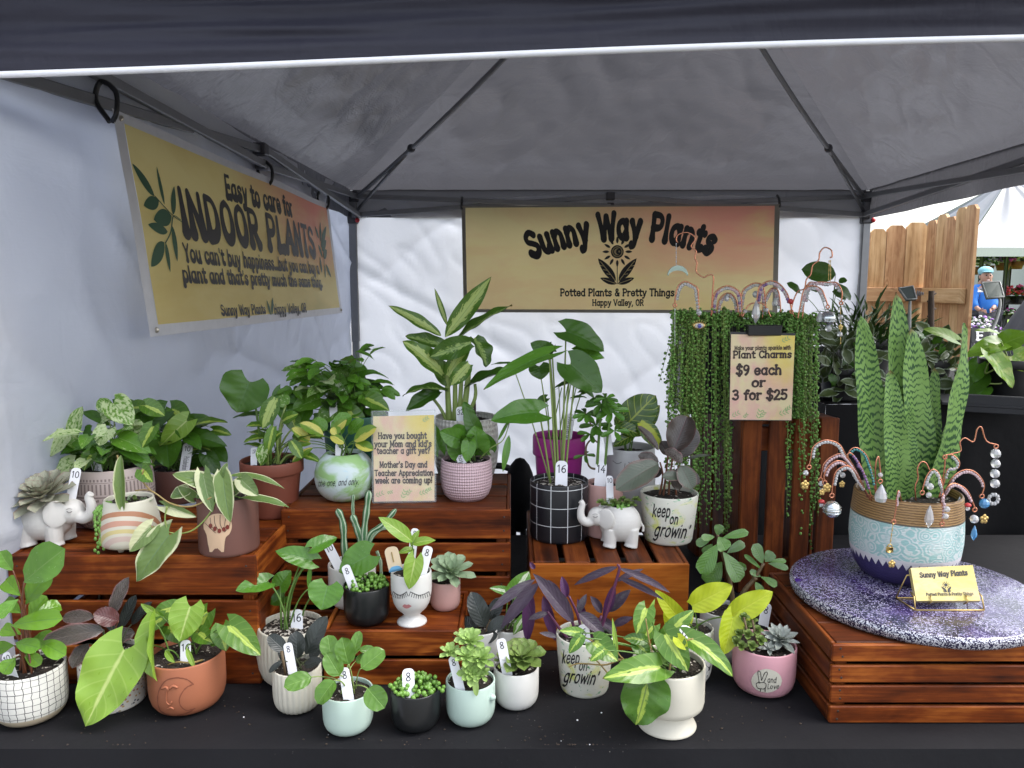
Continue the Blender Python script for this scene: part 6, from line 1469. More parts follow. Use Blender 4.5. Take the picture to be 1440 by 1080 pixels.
p.lf('dieffd', 626, 488, 570, 473, 25, .02, .01, 'd', .06, 'ovate', **D); p.lf('dieff', 622, 526, 566, 480, 33, -.04, -.07, 'd', .12, 'ovate', **D); p.lf('dieffd', 662, 482, 604, 502, 34, -.05, -.06, 'c', .1, 'ovate', **D); p.lf('dieff', 630, 528, 662, 476, 26, -.04, -.02, 'c', .05, 'ovate', **D); p.lf('dieff', 660, 512, 634, 542, 25, -.07, -.08, 'c', .08, 'ovate', **D)
p.lf('dieffd', 666, 476, 684, 516, 38, .0, -.02, 'r', .1, 'ovate', **D); p.lf('heartd', 656, 545, 722, 522, 34, .0, -.02, 'u', .1, 'ovate', **D); p.lf('dieffd', 628, 550, 566, 557, 24, -.02, -.03, 'u', .22, 'ovate', **D); p.lf('heartd', 618, 550, 571, 578, 27, -.01, -.02, 'd', .1, 'ovate', **D); p.lf('dieffd', 636, 540, 612, 505, 30, .0, .01, 'c', .1, 'ovate', **D); p.lf('heartd', 664, 590, 640, 580, 14, .02, .02, 'c', .1, 'ovate', **D)
p.lf('heart', 652, 565, 672, 606, 18, -.05, -.07, 'c', .1, 'lance', **D); p.lf('ruby', 668, 590, 667, 548, 4, .02, .02, 'c', .03, 'lance', None); p.done()
price_tag('tag marked 32 in front of the speckled dumb cane', 647, 572, 648, 596, 12, p.Y-.052, '32')
# ------------------------------------------------------------ on the end-on crate
p = Pot('black pot with thin white grid and tall dark heart leaves on long stalks', 786, 767, ZM, 81, 684, 'cyl', M_GRIDB, soilmat=M_PERL, thick=.03)
S = lambda fx, fy: p.soilpt(fx, fy)
def lfstalk(mk, x0, y0, x1, y1, w, d0, d1, N, arch, fx, r=.0028, **k):
    p.lf(mk, x0, y0, x1, y1, w, d0, d1, N, arch, stem=None, nu=12, nv=8, **k)
    Q = p.soilpt(fx, .1); P0 = p.P(x0, y0, d0); p.stem(bez(Q, Q.lerp(P0, .55)+V((0, 0, .02)), P0, 10), r, M_STEML)
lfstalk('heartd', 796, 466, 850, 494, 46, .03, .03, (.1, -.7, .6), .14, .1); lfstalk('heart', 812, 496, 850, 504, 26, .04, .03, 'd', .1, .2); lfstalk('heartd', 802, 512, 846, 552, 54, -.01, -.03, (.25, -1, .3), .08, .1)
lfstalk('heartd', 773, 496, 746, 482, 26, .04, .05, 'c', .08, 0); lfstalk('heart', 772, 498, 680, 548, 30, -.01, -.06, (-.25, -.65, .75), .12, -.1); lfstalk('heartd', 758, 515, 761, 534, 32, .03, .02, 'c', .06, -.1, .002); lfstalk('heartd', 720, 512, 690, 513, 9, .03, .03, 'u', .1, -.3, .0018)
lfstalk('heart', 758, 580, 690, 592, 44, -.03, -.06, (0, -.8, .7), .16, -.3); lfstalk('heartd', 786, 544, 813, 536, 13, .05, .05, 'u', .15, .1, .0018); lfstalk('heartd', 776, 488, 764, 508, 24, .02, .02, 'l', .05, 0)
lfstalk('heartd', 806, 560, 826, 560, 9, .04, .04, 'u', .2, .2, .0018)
p.done(); price_tag('tag marked 16 in the black grid pot on the end-on crate', 790, 648, 789, 692, 17, p.Y-.02, '16')
p = Pot('magenta plastic pot with thin upright stalks behind the black grid pot', 786, 700, ZM, 74, 618, 'flower', M_MAG, Y=ym+.30)
for x0, x1, y1 in ((775, 790, 545), (785, 800, 535), (795, 812, 538), (800, 818, 552), (770, 768, 560), (790, 806, 520)): p.stem(bez(p.P(x0, 625), p.P(x0+4, 590), p.P(x1, y1)), .002, M_STEMG)
p.lfs('heartd', [(812, 538, 836, 560, 12, 0, -.01), (800, 535, 815, 528, 10, 0, 0), (818, 552, 840, 545, 10, 0, 0), (768, 560, 752, 570, 14, 0, 0)], stem=None); p.done()
price_tag('tag with vertical writing in the magenta pot', 803, 582, 797, 622, 12, p.Y-.02, '', 'Monstera')
p = elephant_planter('white elephant planter facing left filled with tiny green succulents', 857, 773, ZM, 88, 72, -1)
pearls(p, M_PEARLT, 60, .0035, .8, .010, 12)
for i in range(9): p.rosette('echd', 845+i*6.2, 706+4*math.sin(i*2.1), 8, 10, -.012+.006*(i % 3), 'ellip', wk=.8, rise=.9, seed=i)
p.done(); price_tag('tag marked 10 standing behind the left-facing elephant', 857, 669, 858, 708, 10, p.Y-.004, '10')
p = Pot('hand painted pot on the end-on crate with black writing and burgundy leaves', 940, 769, ZM, 80, 702, 'flare', M_DRIP)
keep_growin(p, 917, 726, 1.0)
p.lf('burg', 947, 634, 967, 585, 40, -.01, .02, (-.25, -1, .25), .1, 'ficus', stem=None, cup=.3, nu=14); p.lf('burg', 952, 642, 980, 602, 30, .01, .03, (.3, -1, .2), .1, 'ficus', stem=None); p.lf('ruby', 934, 632, 959, 652, 26, -.03, -.05, 'u', .1, 'ficus', stem=None); p.lf('burg', 926, 633, 896, 599, 17, -.01, -.01, 'r', .08, 'ficus', stem=None)
p.lf('burgg', 926, 652, 866, 689, 40, -.04, -.07, (-.15, -.8, .6), .12, 'ficus', stem=None, nu=14); p.lf('burgg', 957, 670, 931, 671, 18, -.04, -.05, 'd', .12, 'ficus', stem=None); p.lf('burgg', 957, 655, 974, 688, 28, -.04, -.06, 'c', .1, 'ficus', stem=None); p.lf('burgg', 965, 646, 1001, 640, 9, .0, 0, 'u', .08, 'lance', stem=None); p.lf('ruby', 926, 650, 897, 641, 20, 0, 0, 'd', .1, 'ficus', stem=None)
p.lfs('burg', [(930, 660, 905, 668, 24, .0, -.01), (950, 660, 985, 680, 22, .02, .01), (940, 640, 930, 620, 20, .02, .03), (945, 660, 955, 690, 20, -.02, -.03)], shape='ficus', stem=None)
for pts in ([(932, 702), (936, 670), (940, 635)], [(940, 704), (942, 670), (948, 632)], [(952, 702), (950, 680), (955, 655)], [(926, 702), (932, 670), (928, 650)]): p.stem(cr([p.P(x, y) for x, y in pts], 4), .0028, M_STEMR)
p.done()
p = Pot('grey white pot with a simple line face, holding broad croton leaves', 886, 700, ZM, 72, 634, 'planter', M_GREYW, Y=ym+.285)
p.lf('croton', 878, 600, 922, 556, 50, -.02, -.01, (-.1, -1, .3), .1, 'ovate', stem=(880, 640), nu=14); p.lf('croton', 886, 604, 928, 570, 34, .01, .01, (.4, -1, .1), .05, 'ovate', stem=(888, 640)); p.lf('croton', 870, 600, 903, 613, 22, -.04, -.05, 'd', .1, 'ovate', stem=(882, 640)); p.lf('crotony', 900, 594, 929, 632, 28, -.04, -.06, (.2, -1, .4), .1, 'ovate', stem=(886, 640)); p.lf('croton', 868, 598, 880, 575, 18, -.03, -.03, 'c', .05, 'ovate', stem=(880, 640)); p.lf('croton', 890, 612, 862, 628, 18, -.05, -.06, 'd', .1, 'ovate', stem=(884, 640))
mb = MB(); engrave(p, [(862, 648), (868, 652), (874, 650)], 1.2); engrave(p, [(884, 650), (890, 655), (897, 651)], 1.2); engrave(p, [(879, 652), (878, 665), (883, 667)], 1.2); mb.build('line_face', simple('grey_line', (.2, .2, .2), .5), p.pot); p.done()
p = Pot('small pink pot with thick bare stems and small dark leaves behind the elephant', 850, 720, ZM, 52, 684, 'cyl', M_PINKS, Y=ym+.19)
for pts, r in (([(838, 690), (840, 650), (843, 605), (846, 575)], .0042), ([(848, 690), (852, 640), (856, 600), (860, 580)], .0036), ([(840, 660), (828, 655), (824, 630), (832, 618), (840, 622)], .0028), ([(842, 610), (830, 595), (823, 580)], .002)): P = cr([p.P(x, y) for x, y in pts], 5); p.stem(P, r, M_STEMB if r < .003 else M_STEMG)
rnd = random.Random(21)
for (hx, hy, n, L_) in ((846, 568, 9, 24), (860, 578, 8, 26), (824, 582, 8, 20), (838, 598, 6, 24), (864, 606, 5, 22), (852, 560, 7, 18), (830, 610, 5, 20), (822, 640, 4, 16)):
    for i in range(n):
        a = 2*PI*i/n+rnd.uniform(-.3, .3); p.lf('heartd' if rnd.random() < .55 else 'heart', hx, hy, hx+L_*math.cos(a), hy-L_*.55*math.sin(a)+3, L_*.36, 0, -.03*math.sin(-a), 'd', .1, 'obov', None, fold=.3)
p.done(); price_tag('tag marked 14 in the small pink pot behind the elephant', 846, 649, 843, 690, 16, p.Y-.02, '14'); price_tag('small tag half hidden by the dark leaves, marked 9', 853, 607, 857, 640, 11, p.Y+.01, '9')
# ================================================================ signs on the crates
M_ACRY, nt, b = newmat('clear_acrylic'); b.inputs['Base Color'].default_value = (.9, .92, .93, 1); b.inputs['Roughness'].default_value = .05
tb = nd(nt, 'BsdfTransparent', {'Color': (.97, .98, .98, 1)}); ms = nd(nt, 'MixShader', {0: .09, 1: tb.outputs[0], 2: b.outputs[0]}); nt.links.new(ms.outputs[0], nt.nodes['Material Output'].inputs[0])
M_SIGN = watercolor('sign_print_peach', (.74, .62, .36), (.74, .44, .36), (.74, .58, .12), (.72, .64, .26))
M_SPRIG = simple('pale_green_ink', (.30, .46, .20), .5)
M_BRN = simple('brown_ink', (.035, .016, .012), .5)
q3 = Quad(at_y(526, 705.5, yc+.045), at_y(611, 704, yc+.045), at_y(610.5, 583.5, yc+.085), at_y(524.5, 585.5, yc+.085))
sg = thing('sign_holder', 'small peach paper sign about gifts in a clear stand on the centre crate', 'sign', q3(.5, 0))
mb = MB(); q3.sheet(mb, 0, 1, 0, 1, 0, 6, 8); mb.build('paper', M_SIGN, sg)
mb = MB()
for off in (.0022, -.0022):
    a = [q3(s, t, off) for s, t in ((-.02, -.01), (1.02, -.01), (1.02, 1.06), (-.02, 1.06))]; q = [mb.vert(p_) for p_ in a]; mb.face(*(q if off > 0 else q[::-1]))
mb2 = mb; mb.build('clear_pane', M_ACRY, sg, flat=True)
mb = MB()
for (s0, t0, s1, t1) in ((-.02, -.01, -.02, 1.06), (1.02, -.01, 1.02, 1.06), (-.02, 1.06, 1.02, 1.06), (-.02, -.01, 1.02, -.01)): mb.tube([q3(s0, t0, 0), q3(s1, t1, 0)], .0022, 6)
mb.build('clear_edge', M_ACRY, sg)
mb = MB()
for (t, x0, x1, y, h) in (('Have you bought', 532, 600, 617, 8.2), ("your Mom and kid's", 526.5, 607, 628.5, 8.2), ('teacher a gift yet?', 530, 605, 638, 8.2), ("Mother's Day and", 534, 601, 657.5, 8), ('Teacher Appreciation', 527, 609.5, 669, 7.6), ('week are coming up!', 528, 608, 679.5, 8)): ptext(q3, mb, t, (x0, y), (x1, y-.6), h, 'slab', .0006, weight=1.9)
mb.build('lettering', M_BRN, sg)
mb = MB()
def sprigs(q, mb, pts, lay):
    for i, (x, y, a, l) in enumerate(pts):
        for k in range(3):
            for s in (-1, 1):
                x0 = x+l*.33*k*math.cos(a); y0 = y-l*.33*k*math.sin(a); b_ = a+s*.8; pleaf(q, x0, y0, x0+l*.42*math.cos(b_), y0-l*.42*math.sin(b_), 2.2, lay+(i*6+k*2+(s > 0))*2e-5, mb)
sprigs(q3, mb, [(529, 697, .4, 12), (545, 693, .2, 8), (566, 700, 1.2, 13), (572, 696, .9, 10), (590, 694, .3, 12), (600, 690, .5, 8), (595, 592, .6, 10)], .0006); mb.build('leaf_print', M_SPRIG, sg)
# ================================================================ trailing pearls above the tall crate
yp = dT+.07
xa, xb = at_y(964, 450, yp).x, at_y(1146, 450, yp).x; zp0 = ZTALL+.001; zp1 = at_y(1050, 452, yp).z
tp = thing('trailing_planter', 'dark trough on the tall crate, curtained by long green strings of pearls', 'potted plant', ((xa+xb)/2, yp+.08, zp0))
def trough():
    mb = MB(); c = V(((xa+xb)/2, yp+.08, 0)); hw, hd = (xb-xa)/2, .075; h = (zp1-zp0); t = .004
    mb.box(c+V((0, -hd+t, zp0+h/2)), (hw, t, h/2), None, .002); mb.box(c+V((0, hd-t, zp0+h/2)), (hw, t, h/2), None, .002)
    for s in (-1, 1): mb.box(c+V((s*(hw-t), 0, zp0+h/2)), (t, hd-2*t-.0005, h/2), None, .002)
    mb.box(c+V((0, 0, zp0+.006)), (hw-2*t-.0005, hd-2*t-.0005, .005), None, .002)
    sharp(mb.build('trough', M_BLACKP, tp))
    mb = MB(); mb.grid(lambda u, v: (c+V(((u-.5)*2*(hw-t*2), (v-.5)*2*(hd-t*2), zp1-.012+.006*mnoise.noise(V((u*9, v*4, 0))))), (u, v)), 24, 8); mb.build('soil', M_SOIL, tp)
trough()
rnd = random.Random(31)
strand_l = MB(); strand_d = MB(); thread = MB(); nball = 0
def strand(px, ytop, yend, dy, drift, mbx, r=.0035, out=.03, gap=6.8, y0=0):
    P0 = at_y(px, ytop, yp+.03+y0); Pm = at_y(px+drift*.12, ytop+4, yp-out*.8+dy); P1 = at_y(px+drift*.6, (ytop+yend)/2, yp-out+dy); P2 = at_y(px+drift, yend, yp-out+dy+.01)
    C = cr([P0+V((0, .02, 0)), P0+V((0, -.01, .012)), Pm, P1, P2], 12); thread.tube(C[::3]+[C[-1]], .00055, 4, False)
    s = 0; nxt = 0; gp = gap*mpp(P1)
    for i in range(1, len(C)):
        seg = (C[i]-C[i-1]).length; 
        while nxt <= s+seg:
            q = C[i-1].lerp(C[i], (nxt-s)/seg); b0 = len(mbx.uv)
            mbx.ball(q+V((rnd.uniform(-.0048, .0048), rnd.uniform(-.005, .003), rnd.uniform(-.002, .002))), r*rnd.uniform(.65, 1.15), 6, 5)
            idn = rnd.randrange(400)
            for k in range(b0, len(mbx.uv)): mbx.uv[k] = (idn+.3, .8)
            nxt += gp*rnd.uniform(.55, 1.3)
        s += seg
for i in range(80):       # left of the sign
    x = rnd.choice((953, 960, 968, 975, 983, 993, 1003, 1011, 1020))+rnd.gauss(0, 2.6); u = (x-953)/72
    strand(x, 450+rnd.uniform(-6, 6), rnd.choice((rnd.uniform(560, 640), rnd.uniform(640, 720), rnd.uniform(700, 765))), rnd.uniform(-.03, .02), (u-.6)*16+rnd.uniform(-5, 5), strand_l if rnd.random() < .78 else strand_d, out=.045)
for i in range(8): strand(955+rnd.uniform(-4, 6), 455+rnd.uniform(-4, 8), rnd.uniform(520, 610), rnd.uniform(-.01, .05), rnd.uniform(-28, -12), strand_l, out=.03)
for i in range(48):       # right of the sign
    x = rnd.choice((1113, 1119, 1127, 1137, 1143, 1150))+rnd.gauss(0, 2.4)
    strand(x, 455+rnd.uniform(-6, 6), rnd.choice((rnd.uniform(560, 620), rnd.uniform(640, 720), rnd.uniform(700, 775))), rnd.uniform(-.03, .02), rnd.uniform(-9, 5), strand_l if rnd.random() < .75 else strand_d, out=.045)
for i in range(30):       # short ones over the edge above the sign
    x = 1020+98*(i/29); strand(x, 446+rnd.uniform(-5, 5), 462+rnd.uniform(0, 24), rnd.uniform(-.01, .02), rnd.uniform(-4, 4), strand_l, out=.012)
for i in range(1500):       # the crown on top of the trough
    x = rnd.uniform(950, 1150); e = min(1, min(x-948, 1152-x)/22); q = at_y(x, 452-rnd.uniform(-8, 12)*e, yp+rnd.uniform(-.035, .12)); idn = rnd.randrange(400); b0 = len(strand_l.uv); strand_l.ball(q, rnd.uniform(.0022, .0036), 6, 5)
    for k in range(b0, len(strand_l.uv)): strand_l.uv[k] = (idn+.3, .8)
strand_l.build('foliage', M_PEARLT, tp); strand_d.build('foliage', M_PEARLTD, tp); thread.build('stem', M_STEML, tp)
ys = dT-.045
q4 = Quad(at_y(1026, 590, ys), at_y(1113, 591, ys-.015), at_y(1118, 472, ys+.01), at_y(1028, 470, ys+.025))
sg = thing('charm_sign', 'yellow and pink price sign for charms clipped in front of the trailing pearls', 'sign', q4(.5, 0))
mb = MB(); q4.sheet(mb, 0, 1, 0, 1, 0, 6, 8); mb.build('paper', M_SIGN, sg)
mb = MB()
for (t, x0, x1, y, h, w) in (('Make your plants sparkle with', 1033, 1112, 492, 5.2, 1.7), ('Plant Charms', 1031, 1113, 503.5, 9.5, 1.9), ('$9 each', 1035, 1099, 527, 13, 2.0), ('or', 1057, 1076, 544, 12, 2.0), ('3 for $25', 1030, 1107, 562, 13, 2.0)): ptext(q4, mb, t, (x0, y), (x1, y-.8), h, 'slab', .0006, weight=w)
mb.build('lettering', M_BRN, sg)
mb = MB(); sprigs(q4, mb, [(1030, 585, .5, 12), (1046, 587, .8, 8), (1066, 588, 1.3, 14), (1070, 586, .9, 10), (1096, 582, .3, 14), (1104, 577, .6, 10), (1100, 480, .5, 12)], .0006); mb.build('leaf_print', M_SPRIG, sg)
mb = MB(); C = q4(.52, 1.045, .004); mb.box(C, (.040, .004, .011), None, .002); mb.box(C+V((0, .014, .011)), (.041, .018, .0025), None, .001); sharp(mb.build('clip', M_BLACKP, sg))
mb = MB(); q4.sheet(mb, -.01, 1.01, -.01, 1.03, -.0025, 2, 2); mb.build('backing', M_BLACKP, sg)
# ================================================================ snake plant
def f_boho(nt, uv, u, v):
    rope = math_(nt, 'SINE', math_(nt, 'ADD', math_(nt, 'MULTIPLY', v, 230.0), math_(nt, 'MULTIPLY', noise(nt, mapping(nt, uv, (60, 20, 1)), 1, 3), 5.0)))
    tan = mixc(nt, smooth(nt, rope, -.8, .6), (.16, .085, .03), mixc(nt, noise(nt, uv, 60, 3), (.30, .17, .06), (.42, .26, .11)))
    sc = mapping(nt, uv, (26, 8, 1)); vo = nd(nt, 'TexVoronoi', {'Vector': sc, 'Scale': 1.0, 'Randomness': .8}, feature='F1')
    ring = math_(nt, 'SINE', math_(nt, 'ADD', math_(nt, 'MULTIPLY', vo.outputs['Distance'], 30.0), math_(nt, 'MULTIPLY', noise(nt, sc, 1.3, 4), 12.0)))
    lace = mixc(nt, smooth(nt, ring, -.1, .5), (.33, .54, .53), (.62, .68, .67))
    lace = mixc(nt, smooth(nt, noise(nt, mapping(nt, uv, (9, 3, 1)), 1, 3), .5, .65), lace, (.56, .64, .63))
    zz = math_(nt, 'ABSOLUTE', math_(nt, 'SUBTRACT', math_(nt, 'FRACT', math_(nt, 'MULTIPLY', u, 44.0)), .5))
    z1 = math_(nt, 'ADD', .235, math_(nt, 'MULTIPLY', zz, .15))
    c = mixc(nt, math_(nt, 'LESS_THAN', v, .345), lace, (.66, .64, .66))
    c = mixc(nt, math_(nt, 'LESS_THAN', v, z1), c, mixc(nt, noise(nt, mapping(nt, uv, (30, 90, 1)), 1, 2), (.015, .012, .06), (.05, .035, .14)))
    c = mixc(nt, math_(nt, 'GREATER_THAN', v, .745), c, tan)
    return mixc(nt, math_(nt, 'MULTIPLY', math_(nt, 'GREATER_THAN', v, .735), math_(nt, 'LESS_THAN', v, .752)), c, (.10, .09, .07))
M_BOHO = uvmat('woven_and_lace_glaze', f_boho, .45, lambda nt, uv, u, v: noise(nt, mapping(nt, uv, (60, 60, 1)), 1, 3))
PROF['belly'] = [(0, 0), (.60, 0), (.70, .012), (.80, .06), (.90, .16), (.97, .30), (1, .46), (1, .58), (.985, .75), (.95, .97)]
p = Pot('big pot with woven rim, lace pattern and navy zigzag base, holding a tall snake plant', 1271, 830, ZD, 144, 708, 'belly', M_BOHO, n=96)
SNAKE = p
K = dict(stem=None, nu=30, nv=6, fold=.35, wave=.05)
p.lf('snake', 1264, 702, 1260, 411, 45, .03, .03, (.05, -1, 0), .015, 'sword', **K); p.lf('snake', 1240, 704, 1210, 443, 47, .0, .0, (-.25, -1, 0), -.05, 'sword', twist=.25, **K); p.lf('snake', 1290, 704, 1281, 461, 50, .01, .012, (.15, -1, 0), .02, 'sword', twist=-.2, **K); p.lf('snake', 1310, 704, 1356, 454, 45, .0, .0, (.3, -1, 0), .05, 'sword', twist=.3, **K); p.lf('snake', 1302, 704, 1314, 517, 29, .02, .03, (0, -1, 0), .02, 'sword', **K); p.lf('snake', 1264, 706, 1252, 520, 37, -.02, -.02, (-.15, -1, 0), .02, 'sword', twist=-.15, **K); p.lf('snake', 1248, 702, 1238, 540, 29, .03, .03, (0, -1, 0), .02, 'sword', **K); p.lf('snake', 1280, 704, 1272, 560, 29, -.005, .0, (.2, -1, 0), .02, 'sword', **K); p.lf('snake', 1316, 704, 1334, 590, 27, .03, .03, (.1, -1, 0), .02, 'sword', **K); p.done()
# ================================================================ plant charms
M_COPP = simple('copper_wire', (.62, .26, .16), .25, .9, .1); M_GOLD = simple('gold_charm_metal', (.60, .43, .16), .3, .9, .1); M_SILV = simple('silver_charm_metal', (.62, .66, .68), .2, .9, .1)
def crystal(name, c, tr=.75):
    m, nt, b = newmat(name); b.inputs['Base Color'].default_value = c4(c); b.inputs['Transmission Weight'].default_value = tr; b.inputs['Roughness'].default_value = .08; b.inputs['IOR'].default_value = 1.5; b.inputs['Coat Weight'].default_value = .6; b.inputs['Coat Roughness'].default_value = .05; return m
CRY = {'clear': crystal('clear_crystal', (.95, .95, .97), .6), 'pink': crystal('pink_crystal', (.85, .62, .66), .4), 'purple': crystal('purple_crystal', (.38, .22, .48), .4), 'teal': crystal('teal_crystal', (.10, .40, .40), .4), 'blue': crystal('blue_crystal', (.10, .38, .75), .4), 'navy': crystal('navy_crystal', (.08, .08, .45), .3), 'red': simple('red_bead', (.55, .05, .05), .3)}
def charm(label, Y, wire, bead=None, b0=.1, b1=.85, pend=(), wr=.0014, br=.0032, loop=True, inn=True, sp=1.0):
    P = cr([at_y(w[0], w[1], Y+(w[2] if len(w) > 2 else 0)) for w in wire], 8); o = thing('plant_charm', label, 'plant charm', P[0], 'wire plant charms')
    mb = MB(); mb.tube(P, wr, 6)
    if loop:
        c = P[-1]; mb.tube([c+V((math.cos(a)*.004, 0, -.004+math.sin(a)*.004)) for a in [PI/2+2*PI*i/12 for i in range(13)]], wr, 6)
    mb.build('wire', M_COPP, o)
    if bead:
        ctr = sum((p_ for p_ in P), V())/len(P); acc = 0; L = sum((P[i]-P[i-1]).length for i in range(1, len(P))); nx = L*b0; cols = {}
        for i in range(1, len(P)):
            sg_ = (P[i]-P[i-1]).length
            while nx <= acc+sg_ and nx < L*b1:
                q = P[i-1].lerp(P[i], (nx-acc)/sg_); d = (ctr-q); d.y = 0; q = q+d.normalized()*br*1.35+V((0, -.001, 0)) if inn else q
                k = bead if isinstance(bead, str) else random.choice(bead); cols.setdefault(k, MB()).ball(q, br*random.uniform(.85, 1.1), 6, 5); nx += br*1.95*sp
            acc += sg_
        for k, m_ in cols.items(): m_.build('crystal_bead', CRY[k], o, flat=True)
    for it in pend:
        kind, x, y = it[0], it[1], it[2]; c = at_y(x, y, Y+(it[4] if len(it) > 4 else -.004)); s = (it[3] if len(it) > 3 else 5)*mpp(c); mb = MB()
        if kind in ('drop', 'bdrop'):
            for i in range(1): mb.lathe([(0, -s*1.6), (s*.42, -s*.9), (s*.5, -s*.5), (s*.34, s*.4), (s*.06, s*1.1), (0, s*1.15)], c, 6); mb.build('crystal_drop', CRY['clear' if kind == 'drop' else 'blue'], o, flat=True)
        elif kind == 'tear': mb.lathe([(0, -s*1.0), (s*.5, -s*.8), (s*.62, -s*.4), (s*.5, s*.1), (s*.2, s*.7), (0, s*1.0)], c, 10); mb.build('crystal_drop', CRY['clear'], o, flat=True)
        elif kind in ('bead', 'bbead', 'rbead'): mb.ball(c, s, 8, 6); mb.build('bead', CRY[{'bead': 'clear', 'bbead': 'blue', 'rbead': 'red'}[kind]], o, flat=True)
        elif kind == 'chain':
            x2, y2 = it[3], it[4]; a, b_ = at_y(x, y, Y-.004), at_y(x2, y2, Y-.004); n = max(4, int((b_-a).length/.0035))
            for i in range(n): mb.ball(a.lerp(b_, (i+.5)/n), .0013 if i % 3 else .0019, 6, 4, (.8, .8, 1.3))
            mb.build('chain', M_GOLD if len(it) < 6 else CRY[it[5]], o, flat=True)
        elif kind == 'sball':
            mb.ball(c, s, 14, 10); b2 = mb.build('ball_charm', M_SILV, o); mb = MB()
            for t in (-.35, 0, .35): rr = math.cos(t)*s*1.02; mb.tube([c+V((math.cos(a)*rr, math.sin(a)*rr, math.sin(t)*s)) for a in [2*PI*i/16 for i in range(17)]], s*.06, 5, False)
            mb.build('ball_band', M_SILV, b2)
        elif kind == 'gold':
            for i in range(5): a = 2*PI*i/5+.3; mb.ball(c+V((math.cos(a)*s*.5, 0, math.sin(a)*s*.6)), s*.42, 8, 6, (1, .4, 1))
            mb.ball(c, s*.4, 8, 6); mb.build('gold_charm', M_GOLD, o)
        elif kind == 'lock':
            mb.box(c, (s*.7, s*.25, s*.6), None, s*.15); mb.tube([c+V((math.cos(a)*s*.45, 0, s*.55+math.sin(a)*s*.6)) for a in [PI*i/8 for i in range(9)]], s*.12, 6); mb.build('padlock_charm', M_GOLD, o)
        elif kind == 'shroom':
            mb.ball(c+V((0, 0, s*.3)), s*.75, 10, 8, (1, 1, .7)); t_ = mb.build('mushroom_cap', CRY['red'], o); mb = MB(); mb.ball(c+V((0, 0, -s*.5)), s*.5, 8, 6, (1, 1, 1.2)); mb.build('mushroom_stem', CRY['clear'], o)
        elif kind == 'moon':
            n = 16
            for f in range(n):
                for g_ in (0, 1): pass
            A = [(s*math.cos(t), s*math.sin(t)) for t in [PI*.02+PI*.96*i/n for i in range(n+1)]]; B2 = [(s*.93*math.cos(t), s*.55*math.sin(t)-.0004) for t in [PI*.02+PI*.96*i/n for i in range(n+1)]]
            for yy, rv in ((-.0012, False), (.0012, True)):
                ia = [mb.vert(c+V((a_[0], yy, a_[1]))) for a_ in A]; ib = [mb.vert(c+V((a_[0], yy, a_[1]))) for a_ in B2]
                for i in range(n): q_ = (ia[i], ia[i+1], ib[i+1], ib[i]); mb.face(*(q_ if rv else q_[::-1]))
            mb.tube([c+V((a_[0], 0, a_[1])) for a_ in A], .0014, 6); mb.build('moon_charm', simple('iridescent_shell', (.45, .58, .52), .15, .3), o)
        elif kind == 'eye':
            mb.ball(c, s, 14, 8, (1, .25, .62)); e_ = mb.build('eye_charm', M_GOLD, o); mb = MB(); mb.ball(c+V((0, -s*.2, 0)), s*.72, 12, 8, (1, .22, .6)); mb.build('eye_white', CRY['clear'], e_); mb = MB(); mb.ball(c+V((0, -s*.36, 0)), s*.34, 10, 8, (1, .3, 1)); mb.build('iris', CRY['navy'], e_)
            mb = MB()
            for i in range(9): a = PI*(i+.5)/9; mb.tube([c+V((math.cos(a)*s*.95, 0, math.sin(a)*s*.6)), c+V((math.cos(a)*s*1.2, 0, math.sin(a)*s*.95))], s*.05, 5)
            mb.build('lash', M_GOLD, e_)
        elif kind == 'wreath': 
            for i in range(10): a = 2*PI*i/10; mb.ball(c+V((math.cos(a)*s*.75, 0, math.sin(a)*s*.75)), s*.32, 6, 5)
            mb.build('crystal_wreath', CRY['clear'], o, flat=True)
    return o
Y = SNAKE.Y-SNAKE.R*.72; B = .05
charm('beaded wire arch at the far left of the snake plant pot with a gold charm', Y, [(1222, 700, B), (1200, 655, .03), (1189, 639), (1179, 624), (1160, 619), (1144, 628), (1140, 645), (1138, 654)], 'clear', .25, .95, [('bead', 1133, 665, 4), ('gold', 1132, 682, 7)])
charm('double copper arch left of the snake plant with a red mushroom charm', Y, [(1222, 704, B), (1204, 662, .02), (1186, 639), (1170, 642), (1159, 652), (1156, 664), (1154, 672)], 'pink', .3, .95, [('bead', 1155, 680, 4), ('bead', 1156, 690, 4), ('shroom', 1155, 707, 6)])
charm('small inner beaded arch left of the snake plant with a gold bead charm', Y-.01, [(1224, 704, B), (1202, 664, .02), (1181, 648), (1165, 656), (1159, 669), (1160, 676)], 'pink', .3, .95, [('gold', 1163, 686, 7), ('gold', 1156, 692, 5)])
charm('beaded arch left of the snake plant dangling a silver disco ball', Y-.02, [(1226, 704, B), (1208, 676, .02), (1201, 662), (1190, 655), (1176, 663), (1171, 682), (1170, 694)], 'clear', .2, .92, [('sball', 1170, 716, 12)])
charm('teal crystal arch beside the left snake leaf with a small gold bird', Y+.05, [(1232, 700), (1228, 672), (1220, 643), (1206, 630), (1195, 634), (1188, 656)], 'teal', .15, .85, [('bead', 1185, 668, 4), ('gold', 1184, 681, 5)])
charm('purple crystal arch beside the teal one at the pot', Y+.03, [(1226, 700), (1216, 668), (1206, 648), (1196, 637), (1190, 641)], 'purple', .15, .9, [])
charm('upright wire with one large clear teardrop at the front left of the pot', Y-.01, [(1233, 706, .03), (1231, 660), (1235, 642), (1238, 662), (1238, 674)], None, pend=[('bead', 1238, 668, 3.5), ('tear', 1239, 694, 14, -.01)])
